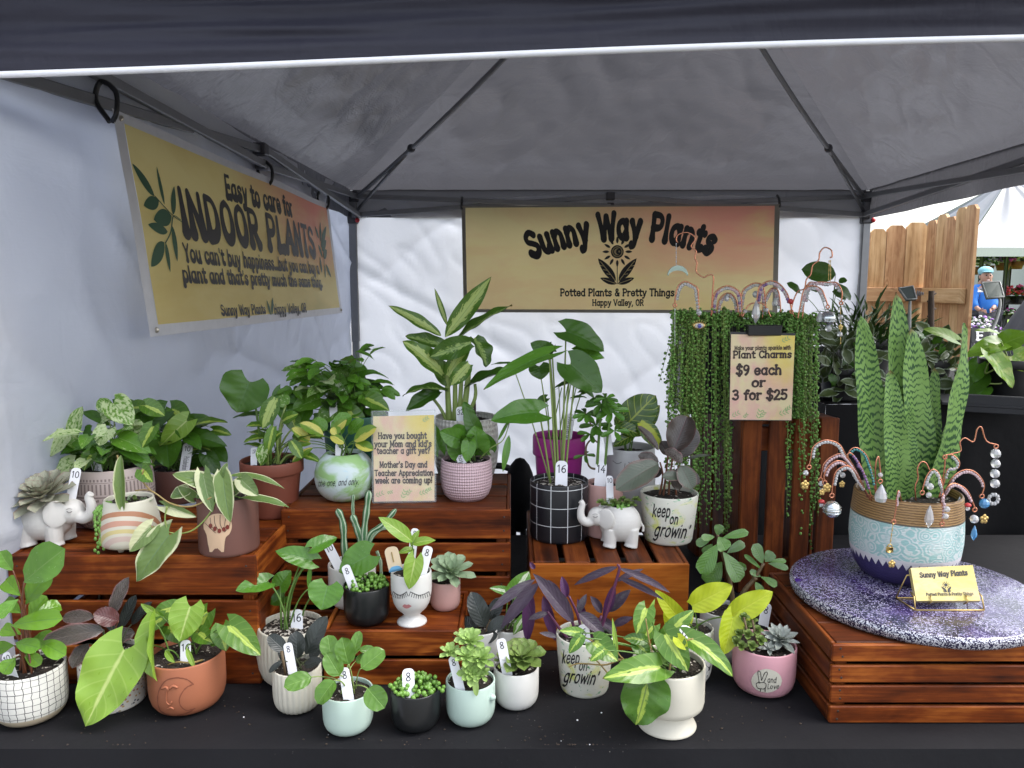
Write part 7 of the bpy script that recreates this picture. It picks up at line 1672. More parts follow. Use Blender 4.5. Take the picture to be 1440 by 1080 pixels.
charm('short copper wire over the pot rim with a gold padlock on a chain', Y-.045, [(1268, 706, .05), (1264, 690), (1261, 700), (1260, 715), (1257, 731)], 'pink', .3, .8, [('chain', 1256, 736, 1252, 764), ('lock', 1251, 773, 7), ('gold', 1254, 793, 6)], br=.002)
charm('wavy bare copper wire right of the snake leaves', Y+.02, [(1288, 704), (1287, 685), (1291, 672), (1290, 660), (1295, 650), (1302, 651), (1307, 661)], None, loop=False)
charm('beaded arch at the front right of the pot with a long crystal drop', Y-.03, [(1327, 712, B), (1326, 690), (1321, 668), (1312, 660), (1303, 670), (1297, 690)], 'clear', .25, .95, [('bead', 1308, 684, 5), ('bead', 1306, 696, 4), ('drop', 1307, 724, 12, -.012)])
charm('beaded arch right of the pot with a clear ball above a blue drop', Y-.02, [(1322, 706, B), (1330, 688), (1340, 680), (1353, 684), (1362, 693), (1369, 709), (1371, 714)], 'pink', .25, .92, [('bead', 1370, 730, 6), ('bdrop', 1370, 748, 8), ('shroom', 1361, 712, 6)])
charm('larger arch right of the pot with a round blue bead and gold bird', Y+.01, [(1324, 706, .03), (1336, 676), (1350, 663), (1364, 661), (1376, 668), (1384, 682), (1381, 695)], 'pink', .25, .92, [('bbead', 1384, 708, 7), ('gold', 1384, 730, 7)])
charm('tall zigzag copper wire at right with a string of clear crystals and wreath', Y+.03, [(1322, 700), (1328, 660), (1330, 642), (1339, 638), (1351, 634), (1350, 622), (1357, 616), (1369, 621), (1374, 604), (1380, 601), (1387, 620), (1401, 625)], None, pend=[('bead', 1400, 638, 7), ('bead', 1400, 652, 6.5), ('bead', 1399, 666, 6.5), ('bead', 1399, 680, 6.5), ('wreath', 1397, 702, 9)], wr=.0014)
charm('small curled beaded wire behind the right arches with a clear crystal', Y+.03, [(1320, 700), (1328, 677), (1333, 660), (1346, 659), (1349, 650), (1340, 640), (1329, 640)], 'clear', .3, .9, [('drop', 1349, 706, 7)])
charm('bead cluster hanging over the right front of the pot rim', Y-.045, [(1330, 700, B), (1326, 694), (1324, 704), (1326, 716), (1325, 734)], 'pink', .2, 1, [('bead', 1332, 716, 4), ('bead', 1330, 726, 4)], sp=1.1)
Y = yp-.03; BR = dict(br=.0044, wr=.0017)
charm('tall wavy copper wire dangling a pale crescent moon before the wide banner', Y, [(1000, 446), (1002, 411), (1003, 389), (996, 387), (989, 390), (979, 382), (980, 370), (977, 362), (979, 353), (972, 346), (978, 335), (967, 327), (954, 330), (951, 337), (953, 341)], None, loop=False, pend=[('chain', 951, 342, 951, 379, 'clear'), ('moon', 953, 388, 14)], **BR)
charm('clear beaded arch at the left end of the trailing pearls with an eye charm', Y-.05, [(983, 446), (982, 420), (981, 406), (974, 400), (963, 396), (954, 402), (950, 415), (949, 427)], 'clear', .02, .95, [('chain', 949, 434, 949, 486, 'clear'), ('bead', 983, 440, 4), ('eye', 983, 458, 9)], **BR)
charm('purple beaded arch above the trailing pearls', Y, [(1002, 446), (1003, 418), (1010, 407), (1023, 402), (1036, 407), (1042, 418), (1043, 446)], ['purple', 'pink', 'clear'], .05, .95, [], loop=False, sp=.8, **BR)
charm('smaller clear crystal arch inside the purple one', Y+.02, [(1008, 448), (1010, 426), (1018, 414), (1028, 413), (1036, 424), (1038, 446)], ['clear', 'pink'], .05, .95, [('tear', 1022, 418, 6)], loop=False, **BR)
charm('clear arch above the sign with a long pointed crystal', Y+.01, [(1040, 446), (1043, 413), (1052, 402), (1065, 398), (1074, 406), (1077, 440)], ['clear', 'clear', 'pink'], .1, .9, [('bead', 1063, 414, 5), ('drop', 1063, 436, 12, -.06)], loop=False, **BR)
charm('violet and pink arch above the right side of the sign', Y-.01, [(1062, 448), (1066, 410), (1071, 400), (1084, 395), (1097, 400), (1108, 415), (1113, 436)], ['purple', 'pink', 'clear'], .1, .95, [('rbead', 1112, 424, 4)], sp=.85, **BR)
charm('low inner pink arch right of the long pointed crystal', Y+.015, [(1072, 448), (1074, 424), (1080, 411), (1087, 405), (1095, 411), (1098, 440)], ['clear', 'pink'], .05, .95, [('tear', 1090, 424, 7)], loop=False, **BR)
charm('small front arch with dark blue beads above the sign', Y-.03, [(1044, 446), (1052, 430), (1063, 426), (1075, 429), (1084, 446)], None, pend=[('bead', 1048, 438, 3), ('bead', 1078, 436, 3)], loop=False, **BR)
charm('tall hooked copper wire at the right end of the pearls with a gold chain', Y, [(1120, 448), (1113, 435), (1121, 411), (1131, 406), (1134, 393), (1140, 386), (1143, 373), (1151, 366), (1153, 355), (1160, 348), (1169, 352), (1170, 361), (1167, 362)], None, pend=[('chain', 1168, 366, 1168, 396), ('chain', 1166, 366, 1165, 394)], loop=False, **BR)
charm('pink crystal arch at the right end of the pearls with a silver ball charm', Y-.05, [(1122, 448), (1125, 432), (1131, 407), (1144, 402), (1155, 407), (1160, 418), (1164, 429)], ['pink', 'clear', 'clear'], .1, .95, [('sball', 1164, 448, 10.5), ('bead', 1165, 462, 5), ('tear', 1153, 446, 8)], sp=.8, **BR)
charm('outer right arch over the pearls with a hanging gold and crystal string', Y-.03, [(1128, 448), (1135, 402), (1148, 397), (1164, 397), (1177, 398), (1184, 411), (1183, 424)], ['clear', 'pink'], .2, .9, [('chain', 1182, 432, 1182, 484), ('bead', 1182, 446, 4), ('gold', 1182, 460, 4), ('bead', 1181, 470, 4)], **BR)
# ================================================================ business cards
zc_ = ZD; yk = at_z(1325, 852, zc_).y
q5 = Quad(at_y(1287, 846, yk-.012), at_y(1377, 846, yk-.012), at_y(1366, 796, yk+.03), at_y(1279, 800, yk+.03))
ch = thing('card_holder', 'gold wire holder on the glitter board', 'card holder', (q5(.5, 0).x, yk, zc_))
mb = MB(); e = .0014; R_ = lambda s, t, o: q5(s, t, o)
base_ = [V((q5(0, 0).x-.004, yk-.022, zc_+e)), V((q5(1, 0).x+.004, yk-.022, zc_+e)), V((q5(1, 0).x+.006, yk+.034, zc_+e)), V((q5(0, 0).x-.012, yk+.034, zc_+e))]
mb.tube(base_+[base_[0]], e, 8)
mb.tube([base_[3], R_(-.03, .85, -.008), R_(1.03, .85, -.008), base_[2]], e, 8)
for s in (.22, .78): mb.tube([R_(s, -.04, -.006), R_(s, -.05, .008), R_(s, .14, .008)], e, 8)
for s in (-.03, 1.03): mb.tube([base_[0] if s < 0 else base_[1], R_(s, .10, .006), R_(s, .3, -.004)], e, 8)
mb.build('wire_frame', M_GOLD, ch)
M_CARD = watercolor('card_print_yellow', (.66, .53, .24), (.66, .55, .16), (.62, .50, .14), (.60, .50, .10))
bc = thing('business_cards', 'stack of yellow cards standing in the gold wire holder', 'cards', q5(.5, 0))
mb = MB(); q5.sheet(mb, 0, 1, 0, 1, .005, 4, 4)
for k in range(6): 
    for (s0, t0, s1, t1) in ((0, 0, 1, 0), (1, 0, 1, 1), (1, 1, 0, 1), (0, 1, 0, 0)):
        z0, z1 = .005-.0016*k, .005-.0016*(k+1)+.0002; mb.face(mb.vert(q5(s0, t0, z1)), mb.vert(q5(s1, t1, z1)), mb.vert(q5(s1, t1, z0)), mb.vert(q5(s0, t0, z0)))
mb.build('card_stack', M_CARD, bc)
mb = MB(); ptext(q5, mb, 'Sunny Way Plants', (1292, 813.5), (1358, 810.5), 6.5, 'fat', .0056, weight=2.0); ptext(q5, mb, 'Potted Plants & Pretty Things', (1301, 839), (1366, 838.4), 3.6, 'slab', .0056, weight=1.9)
ce2 = q5.st(1328, 824); k2 = mpp(q5(.5, .5)); em2 = lambda x, y, l: q5(ce2[0]+x*k2/q5.W, ce2[1]+y*k2/q5.H*.9, l)
blob(mb, [(2.4*math.cos(2*PI*i/14), 2.4*math.sin(2*PI*i/14)) for i in range(14)], em2, .0056)
for i in range(10): a = 2*PI*i/10; leafshape(mb, 3*math.cos(a), 3*math.sin(a), 5.6*math.cos(a), 5.6*math.sin(a), 1.2, em2, .0056)
for s in (-1, 1): leafshape(mb, s*.6, -10, s*7, -2.5, 3.4, em2, .00565); leafshape(mb, s*.3, -11, s*6, -9, 2.4, em2, .0057)
mb.build('lettering', M_INK, bc)
# ================================================================ plants on the draped stand
M_DKP = simple('dark_pot', (.02, .02, .022), .5)
def fpot(label, cx, Y, w, yr, h, zb=None, mat=M_DKP, prof='flower', **k): return Pot(label, cx, 0, zb if zb is not None else ZS+.004, w, yr, prof, mat, Y=Y, H=h, group='plants on the draped stand', **k)
p = fpot('dense dark spiky-leaved plant at the back of the draped stand', 1212, 3.15, 90, 462, .16)
rnd = random.Random(3); mb = MB()
for i in range(420):
    a = rnd.uniform(0, 2*PI); r = .26*math.sqrt(rnd.random()); x = p.c.x+r*1.0*math.cos(a); y = p.Y+r*.7*math.sin(a); z = p.zs+.16*(1-(r/.29)**2)*rnd.uniform(.15, 1.1)-.03
    P0 = V((x, y, z)); out = V((math.cos(a)*.8+rnd.uniform(-.5, .5), math.sin(a)*.8+rnd.uniform(-.5, .5), rnd.uniform(.0, 1.1))).normalized()
    leaf(mb, P0, P0+out*rnd.uniform(.06, .11), .011, (0, -.5, 1), .12, .3, 'strap', 0, 5, 2)
mb.build('foliage', LM['palm'], p.root)
for i in range(14): a = rnd.uniform(0, 2*PI); p.stem([p.soilpt(0, 0), V((p.c.x+.16*math.cos(a), p.Y+.1*math.sin(a), p.zs+.12))], .002, M_STEMD)
p.done()
p = fpot('grey-splashed trailing plant spilling over the left front of the draped stand', 1186, 2.52, 66, 492, .11)
def trail(p, mk, n, x0, x1, y0, y1, seed, lw=24, d0=-.08, d1=.03):
    rnd = random.Random(seed); mb = MB()
    for i in range(n):
        x = rnd.uniform(x0, x1); y = rnd.uniform(y0, y1); a = rnd.uniform(0, 2*PI); l = lw*rnd.uniform(.7, 1.2); d = rnd.uniform(d0, d1)
        P0 = p.P(x, y, d); P1 = p.P(x+l*math.cos(a), y-l*.75*math.sin(a), d-rnd.uniform(0, .03))
        leaf(mb, P0, P1, l*.62*mpp(P0), (rnd.uniform(-.5, .5), -.8, rnd.uniform(0, .9)), .12, .3, 'ovate', .05, 8, 4)
    mb.build('foliage', LM[mk], p.root)
trail(p, 'hoya', 84, 1150, 1238, 466, 556, 5); trail(p, 'heartd', 16, 1160, 1232, 475, 540, 6); 
for i in range(9): x = 1155+i*9; p.stem(cr([p.soilpt(.2*math.cos(i), -.2), p.P(x, 486, -.06), p.P(x-3+i, 520+4*(i % 3), -.085)], 5), .0016, M_STEMD)
p.done()
p = fpot('second grey-splashed trailing plant behind the snake plant on the draped stand', 1308, 2.66, 60, 490, .12)
trail(p, 'hoya', 60, 1280, 1345, 466, 545, 8); trail(p, 'heart', 10, 1290, 1335, 470, 500, 9, 22); p.lf('limeheart', 1344, 478, 1297, 463, 22, -.10, -.11, (0, -.8, .7), .1); p.done()
p = fpot('glossy green trailing vine at the right edge of the draped stand', 1420, 2.56, 76, 506, .13, mat=M_BLACKP)
p.lf('pothos', 1410, 482, 1357, 503, 30, -.03, -.06, (0, -.7, .8), .12, nu=14); p.lf('pothos', 1392, 497, 1424, 546, 36, -.07, -.10, (.3, -1, .4), .08, nu=14); p.lf('heartd', 1378, 528, 1350, 560, 34, -.03, -.06, 'd', .1); p.lf('pothos', 1412, 483, 1447, 470, 34, -.03, -.05, 'd', .1); p.lf('limeheart', 1404, 470, 1370, 466, 18, .02, .02, 'u', .12); p.lf('heart', 1376, 512, 1362, 540, 28, -.02, -.04, 'd', .1); p.lf('pothos', 1425, 500, 1452, 520, 36, -.06, -.07, 'c', .1); p.lf('heartd', 1430, 520, 1446, 545, 30, -.03, -.04, 'c', .1); p.lf('pothos', 1438, 575, 1450, 612, 26, -.08, -.09, 'c', .1); p.lf('heart', 1386, 545, 1366, 566, 22, -.03, -.05); p.lf('heart', 1400, 515, 1385, 530, 26, .0, -.02)
for pts in ([(1415, 512), (1410, 538), (1376, 541), (1360, 566), (1352, 582), (1338, 580)], [(1418, 510), (1400, 490), (1395, 500)], [(1410, 512), (1385, 525), (1395, 500)], [(1420, 512), (1412, 490), (1408, 482)]): p.stem(cr([p.P(x, y, -.05) for x, y in pts], 6), .0034, M_STEML)
p.done()
p = fpot('dark rubber plant with one round leaf behind the hooked copper wire', 1160, 2.75, 60, 470, .15)
p.lf('heartd', 1175, 386, 1127, 379, 30, 0, -.01, (0, -1, .1), .03, 'ellip', stem=(1168, 470)); p.lfs('heartd', [(1125, 412, 1106, 398, 14, 0, 0), (1175, 400, 1196, 422, 16, 0, .0), (1150, 410, 1132, 402, 12, .02, .02), (1180, 398, 1190, 392, 10, .02, .03), (1190, 420, 1170, 410, 18, .02, .02)], shape='ellip', stem=(1166, 470), N='d'); p.done()
# solar garden lights, stake
def solar(label, cs, stem, Y, fin=None):
    P = [at_y(x, y, Y+d) for x, y, d in cs]; o = thing('solar_light', label, 'solar light', P[0], 'solar garden lights'); n = (P[1]-P[0]).cross(P[3]-P[0]).normalized(); mb = MB()
    f = [mb.vert(q) for q in P]; b_ = [mb.vert(q-n*.01) for q in P]; mb.face(*f); mb.face(*b_[::-1])
    for i in range(4): mb.face(f[i], b_[i], b_[(i+1) % 4], f[(i+1) % 4])
    mb.build('solar_panel', simple('solar_panel_face', (.10, .125, .12), .25, .2), o, flat=True)
    mb = MB(); mb.tube(P+[P[0]], .003, 6); mb.build('panel_rim', simple('pale_grey_plastic', (.45, .46, .45), .4), o)
    mb = MB(); S_ = cr([at_y(x, y, Y) for x, y in stem], 5); mb.tube(S_, [.0045+.0045*(i/len(S_)) for i in range(len(S_))], 8); mb.build('stem', simple('pale_grey_plastic', (.45, .46, .45), .4), o)
    return o
solar('tilted grey solar panel on a curved pale stem in front of the person', [(1388, 419, -.02), (1412, 417, -.02), (1406, 396, .03), (1381, 397, .03)], [(1405, 416), (1406, 430), (1400, 452), (1391, 474), (1386, 520)], 2.8)
o = solar('tilted grey solar panel in front of the wooden fence', [(1275, 421, -.02), (1289, 420, -.02), (1284, 402, .03), (1264, 405, .03)], [(1280, 421), (1279, 440), (1278, 500)], 3.0)
mb = MB()
for k in range(4): c = at_y(1290+k*2.6, 413, 3.0); mb.ball(c, .006, 8, 6, (.45, .6, 2.2-.35*k))
mb.build('fin_ornament', M_STEEL, o)
mb = MB(); S_ = [at_y(1310+.6*math.sin(y), y, 2.95) for y in (409, 420, 432, 444, 470, 520)]; mb.tube(S_, [.011, .0105, .012, .011, .012, .012], 9)
for y, s in ((415, 1), (426, -1), (436, 1), (447, -1)): c = at_y(1310, y, 2.95); mb.tube([c, c+V((s*.017, 0, .007))], [.006, .003], 6)
tag_(mb.build('wooden_stake', simple('grey_bark', (.12, .085, .065), .8, 0, .3, 40, .4), None), 'rough grey wooden stake standing before the fence rail', 'stake')
o = thing('ledge_tray', 'dark grey tray on the right front edge of the draped stand', 'tray', at_y(1420, 590, 2.36))
mb = MB(); a, b_ = at_y(1352, 585, 2.36), at_y(1475, 622, 2.26); c = (a+b_)/2; L = (b_-a).length
M3 = Matrix.Rotation(math.atan2(b_.y-a.y, b_.x-a.x), 3, 'Z'); c.z = ZS+.006
mb.box((c.x, c.y+.12, ZS+.009), (L/2, .11, .0045), M3, .003); mb.box(V((c.x, c.y+.008, ZS+.014)), (L/2, .006, .028), M3, .003); sharp(mb.build('tray_body', simple('grey_plastic_tray', (.03, .031, .036), .6), o))
# ================================================================ wooden fence outside
M_FEN = woodmat('cedar_board', (.36, .20, .09), (.56, .35, .17), (.68, .47, .26), 1, .65); M_FEN2 = woodmat('red_cedar_board', (.32, .16, .075), (.50, .28, .14), (.62, .40, .21), 1, .65)
def picket(o, x, y, w, ztop, ang, mat, th=.009):
    """dog-eared board"""
    Mx = Matrix.Rotation(ang, 3, 'Z'); c = w*.22; out = [(-w/2, .03), (w/2, .03), (w/2, ztop-c), (w/2-c, ztop), (-w/2+c, ztop), (-w/2, ztop-c)]; mb = MB(); ou = random.uniform(0, 9)
    f = [mb.vert(V((x, y, 0))+Mx@V((a, -th, z)), (z+ou, a+ou)) for a, z in out]; b_ = [mb.vert(V((x, y, 0))+Mx@V((a, th, z)), (z+ou, a+ou)) for a, z in out]
    mb.face(*f); mb.face(*b_[::-1])
    for i in range(6): mb.face(f[i], b_[i], b_[(i+1) % 6], f[(i+1) % 6])
    return mb.build('picket', mat, o, flat=True)
YFN = 5.0
fa_ = thing('fence_panel', 'cedar fence panel facing the stall, three broad dog-eared boards beside the tent pole', 'fence', at_y(1260, 500, YFN).xy.to_3d(), 'wooden fence outside')
for (a, b_, t, mm) in ((1201, 1222, 327, M_FEN), (1225, 1247, 322, M_FEN), (1248, 1274, 317, M_FEN2), (1275, 1304, 313, M_FEN)):
    A, B_ = at_y(a, t, YFN), at_y(b_, t, YFN); picket(fa_, (A.x+B_.x)/2, YFN+random.uniform(-.006, .006), (B_-A).length, A.z, 0, mm)
mb = MB(); A, B_ = at_y(1200, 414, YFN-.03), at_y(1303, 414, YFN-.03); mb.box((A+B_)/2, ((B_-A).length/2, .019, .045), None, .004); sharp(mb.build('fence_rail', M_FEN2, fa_))
X0 = at_y(1301, 400, 4.95).x; X1 = at_y(1367, 400, 4.42).x; L = math.hypot(X1-X0, 4.42-4.95); ang = math.atan2(4.42-4.95, X1-X0)
fb_ = thing('fence_panel', 'cedar fence panel turned edge-on toward the stall, narrow overlapping boards', 'fence', (X0, 4.95, 0), 'wooden fence outside')
n = 5
for i in range(n):
    t = (i+.5)/n; picket(fb_, X0+(X1-X0)*t, 4.95+(4.42-4.95)*t-.012*(i % 2), L/n*1.08, 1.905+.02*math.sin(i*2.3)+.012*i, ang, M_FEN if i % 2 else M_FEN2)
mb = MB(); mb.box((X0+(X1-X0)*.45-.03, 4.95+(4.42-4.95)*.45-.035, at_y(1330, 416, 4.6).z), (L*.42, .019, .045), Matrix.Rotation(ang, 3, 'Z'), .004); sharp(mb.build('fence_rail', M_FEN, fb_))
# ================================================================ person
PY = 11.4
def pp(x, y, d=0): return at_y(x, y, PY+d)
base = pp(1385, 400); base.z = 0
per = thing('person', 'person in a bright blue jacket and pale blue cap standing beyond the fence', 'person', base)
def skinned(name, chains, mat, lv=1):
    """chains: list of [(point, radius)...] grown with a skin modifier; the first vertex is the root"""
    vs = []; es = []; rs = []; key = {}
    for ch_ in chains:
        last = None
        for P, r in ch_:
            k = tuple(round(c, 4) for c in P)
            if k not in key: key[k] = len(vs); vs.append(P-base); rs.append(r)
            i = key[k]
            if last is not None and last != i: es.append((last, i))
            last = i
    me = bpy.data.meshes.new(name); me.from_pydata([tuple(v) for v in vs], es, []); me.materials.append(mat)
    ob = bpy.data.objects.new(name, me); col.objects.link(ob); ob.parent = per
    sk = ob.modifiers.new('skin', 'SKIN'); sk.use_smooth_shade = True
    for i, r in enumerate(rs): me.skin_vertices[0].data[i].radius = (r, r); me.skin_vertices[0].data[i].use_root = i == 0
    sb = ob.modifiers.new('sub', 'SUBSURF'); sb.levels = lv; sb.render_levels = lv
    return ob
u = mpp(pp(1385, 400))
M_SKIN = simple('skin', (.42, .23, .16), .5, 0, .06); M_BLUE = simple('blue_jacket_cloth', (.018, .16, .55), .7, 0, .15, 12); M_TROU = simple('dark_trousers', (.03, .03, .04), .8); M_CAPB = simple('pale_blue_cap_cloth', (.22, .46, .52), .7)
pel = pp(1384, 446); hipl, hipr = pel+V((-.10, 0, -.03)), pel+V((.10, 0, -.03))
ch_ = pp(1381, 415); nk = pp(1384, 402); hd_ = pp(1386.5, 389.5)
shl, shr = pp(1372, 408), pp(1395, 408, -.02); ell, elr = pp(1368, 424, -.06), pp(1402, 422, -.02); wrl, wrr = pp(1374, 434, -.16), pp(1397, 433, -.15)
footl, footr = V((hipl.x-.02, PY, .05)), V((hipr.x+.03, PY-.05, .05)); knl, knr = hipl.lerp(footl, .5), hipr.lerp(footr, .5)
skinned('body', [[(pel, .14), (ch_, .145), (nk, .055), (hd_+V((0, 0, -.04)), .075), (hd_+V((0, 0, .06)), .085)], [(ch_, .145), (shl, .07), (ell, .045), (wrl, .03), (wrl+V((.04, -.03, -.03)), .036)], [(ch_, .145), (shr, .07), (elr, .045), (wrr, .03), (wrr+V((-.04, -.03, -.03)), .036)], [(pel, .14), (hipl, .09), (knl, .065), (footl, .045), (footl+V((0, -.12, -.02)), .04)], [(pel, .14), (hipr, .09), (knr, .065), (footr, .045), (footr+V((0, -.12, -.02)), .04)]], M_SKIN)
for w_, s in ((wrl, 1), (wrr, -1)):
    mb = MB(); h0 = w_+V((s*.04, -.03, -.03))
    for k in range(5): d = V((s*(.05 if k < 4 else .015), -.035-.004*k, .02-.014*k)) if k < 4 else V((s*.005, -.03, .045)); mb.tube(cr([h0, h0+d*.6, h0+d*1.1+V((0, 0, -.012))], 3), [.010, .009, .009, .0085, .008, .008, .007], 6)
    mb.build('finger', M_SKIN, per)
skinned('jacket', [[(pel+V((0, 0, .02)), .165), (pel.lerp(ch_, .5), .168), (ch_, .175), (nk+V((0, 0, -.035)), .075)], [(ch_, .175), (shl, .092), (ell, .066), (wrl.lerp(ell, .12), .046)], [(ch_, .175), (shr, .092), (elr, .066), (wrr.lerp(elr, .12), .046)]], M_BLUE)
skinned('trousers', [[(pel, .155), (hipl, .112), (knl, .086), (footl+V((0, 0, .05)), .07)], [(pel, .155), (hipr, .112), (knr, .086), (footr+V((0, 0, .05)), .07)]], M_TROU)
mb = MB(); mb.ball(hd_+V((0, .02, .085)), .100, 16, 10, (1, 1.05, .72)); br_ = hd_+V((-.03, -.09, .075)); mb.ball(br_, .078, 14, 6, (1, .95, .14)); mb.build('cap', M_CAPB, per)
mb = MB(); mb.ball(hd_+V((.01, .035, .0)), .096, 14, 10, (1, .85, .9)); mb.build('hair', simple('dark_brown_hair', (.03, .018, .012), .7), per)
mb = MB(); mb.ball(hd_+V((-.012, -.03, -.005)), .082, 16, 12, (.95, .8, 1.15)); mb.ball(hd_+V((-.02, -.102, -.005)), .018, 8, 6, (.8, 1, 1.2))
for s in (-1, 1): mb.ball(hd_+V((s*.088, .0, .0)), .022, 8, 6, (.5, .8, 1.2))
mb.build('face', M_SKIN, per)
mb = MB()
for s in (-1, 1): mb.ball(hd_+V((-.016+s*.03, -.088, .022)), .011, 8, 6)
mb.build('eye', M_INK, per); mb = MB(); mb.ball(hd_+V((-.018, -.09, -.048)), .024, 8, 6, (1, .5, .4)); mb.build('mouth', simple('smile', (.75, .6, .55), .5), per)
mb = MB(); c = pp(1379, 408, -.19); mb.box(c, (.04, .004, .028), None, .003); mb.build('name_badge', M_TAGW, per)
# ================================================================ flowers and tents far behind
def flmat(name, c): return simple(name, c, .6, 0, .25, 25)
FLW = {'violet': flmat('violet_petals', (.25, .10, .38)), 'lilac': flmat('lilac_petals', (.45, .38, .62)), 'pink': flmat('pink_petals', (.70, .06, .22)), 'red': flmat('red_petals', (.62, .05, .06)), 'yellow': flmat('yellow_petals', (.68, .60, .22)), 'white': flmat('white_petals', (.75, .72, .75)), 'magenta': flmat('magenta_petals', (.55, .06, .38))}
M_GFOL = flmat('far_foliage', (.035, .09, .02))
def flowers(o, c, sx, sy, sz, cols, n, r, seed, name='blossom'):
    rnd = random.Random(seed); mbs = {k: MB() for k in cols}; g_ = MB()
    for i in range(n):
        a = rnd.uniform(0, 2*PI); q = math.sqrt(rnd.random()); x, y = sx*q*math.cos(a), sy*q*math.sin(a); z = sz*(1-q*q*.7)*rnd.uniform(.4, 1.1)
        kx = cols[min(len(cols)-1, int((x/sx+1)/2*len(cols)+rnd.uniform(-.6, .6)) % len(cols))]
        m_ = mbs[kx] if rnd.random() < .62 else g_; m_.ball(V(c)+V((x, y, z)), r*rnd.uniform(.6, 1.2), 6, 4, (1, 1, .6), Matrix.Rotation(rnd.uniform(-.8, .8), 3, 'X'))
    for k, m_ in mbs.items():
        if m_.v: m_.build(name, FLW[k], o)
    g_.build('foliage', M_GFOL, o)
YR = 26
def rk(x, y, d=0): return at_y(x, y, YR+d)
rack = thing('flower_rack', 'dark metal rack of flower shelves across the lawn', 'rack', (rk(1415, 400).x, YR, 0))
mb = MB(); xl_, xr_ = rk(1368, 400).x, rk(1470, 400).x
for x in (xl_, rk(1402, 400).x, rk(1434, 400).x, xr_):
    for d in (-.4, .6): mb.box((x, YR+d, 1.35), (.05, .05, 1.35), None, .01)
mb.build('post', M_STEELD, rack)
for z, nm in ((.62, 'shelf'), (1.16, 'shelf'), (2.68, 'top_rail')):
    mb = MB(); mb.box(((xl_+xr_)/2, YR+.1, z-.04 if z < 1 or z > 2 else .86), ((xr_-xl_)/2, .5, .02), None, .005); mb.build(nm, M_STEELD, rack)
M_TERF = simple('far_terracotta', (.28, .10, .05), .7)
for i, (x, y, cols, w_) in enumerate(((1372, 372, ['white', 'yellow'], 14), (1388, 370, ['lilac', 'white'], 26), (1411, 366, ['violet', 'magenta'], 28), (1431, 364, ['yellow', 'white'], 24), (1450, 366, ['violet', 'lilac'], 24))):
    c = rk(x, y); s = w_/2*mpp(c); b_ = thing('hanging_basket', ['cream', 'lilac and white', 'purple', 'yellow and white', 'mauve'][i]+' flowered hanging basket on the far flower rack', 'hanging basket', c, 'hanging baskets on the far rack')
    flowers(b_, c+V((0, 0, -.1)), s*1.1, s, .42, cols, 190, .05, i); mb = MB(); mb.lathe([(0, -.36), (s*.5, -.36), (s*.75, -.1), (s*.72, -.1)], c+V((0, 0, .02)), 18); mb.build('basket', M_TERF, b_); mb = MB(); mb.tube([c+V((0, 0, .1)), V((c.x, c.y, 2.66))], .012, 5); mb.build('hanger', M_STEELD, b_)
for i, (x, cols) in enumerate(((1398, ['magenta', 'pink']), (1415, ['pink', 'red']), (1434, ['red', 'pink']), (1453, ['red', 'magenta']))):
    c = V((rk(x, 400).x, YR, .88)); t_ = thing('flower_tray', ['magenta', 'pink', 'red and pink', 'deep red'][i]+' flower tray on the upper shelf of the far rack', 'flower tray', c, 'flower trays on the far rack'); mb = MB(); mb.box(c+V((0, 0, .12)), (.20, .3, .12), None, .01); mb.build('tray', M_DKP, t_); flowers(t_, c+V((0, -.02, .22)), .26, .36, .36, cols, 170, .055, 20+i)
for i, (x, cols) in enumerate(((1397, ['pink', 'white']), (1415, ['white', 'magenta']), (1434, ['red', 'pink']))):
    c = V((rk(x, 400).x, YR, .6)); t_ = thing('flower_tray', ['pale pink', 'white and magenta', 'bright red'][i]+' flower tray on the lower shelf of the far rack', 'flower tray', c, 'flower trays on the far rack'); flowers(t_, c+V((0, -.3, -.1)), .24, .3, .20, cols, 110, .05, 40+i); mb = MB(); mb.box(c+V((0, -.2, -.14)), (.2, .2, .1), None, .01); mb.build('tray', M_DKP, t_)
c = at_y(1377, 470, 6.4); t_ = thing('pansy_pots', 'white and violet flowers in black pots by the fence end', 'flower pots', c); flowers(t_, c+V((0, 0, .02)), .17, .14, .13, ['lilac', 'white', 'violet'], 170, .017, 60)
mb = MB()
for s in (-1, 0, 1): mb.lathe([(0, -.12), (.04, -.12), (.055, .03), (.05, .03)], c+V((s*.115, -.03, 0)), 16)
mb.build('pot', M_DKP, t_)
c = at_y(1386, 473, 5.9); q6 = Quad(at_y(1366, 482, 5.9), at_y(1406, 482, 5.9), at_y(1406, 461, 5.92), at_y(1366, 461, 5.92)); t_ = thing('letter_board', 'small black board with white capital letters by the flower pots', 'sign', q6(.5, 0))
mb = MB(); q6.sheet(mb, 0, 1, 0, 1, 0, 2, 2); q6.sheet(mb, 0, 1, 0, 1, -.01, 2, 2); mb.build('board', M_BLACKP, t_, flat=True); mb = MB(); ptext(q6, mb, 'E', (1373, 478), (1383, 478), 12, 'slab', .002, weight=2); ptext(q6, mb, 'I', (1397, 478), (1402, 478), 12, 'slab', .003, weight=2.4); mb.build('lettering', M_TAGW, t_)
mb = MB(); 
for s in (.1, .9): a = q6(s, 0, -.01); mb.tube([a, V((a.x, a.y, 0))], .012, 6)
mb.build('leg', M_DKP, t_)
c = at_y(1476, 480, 3.9); t_ = MB(); t_.lathe([(.34, -.35), (.27, -.1), (.17, .12), (.09, .26), (.03, .33), (0, .34)], c, 40, 0, lambda a, h: 1+.05*math.sin(a*9)); tag_(t_.build('folded_parasol', simple('grey_parasol_cloth', (.075, .075, .085), .8), None), 'grey cloth parasol top at the right edge, outside the tent', 'parasol')
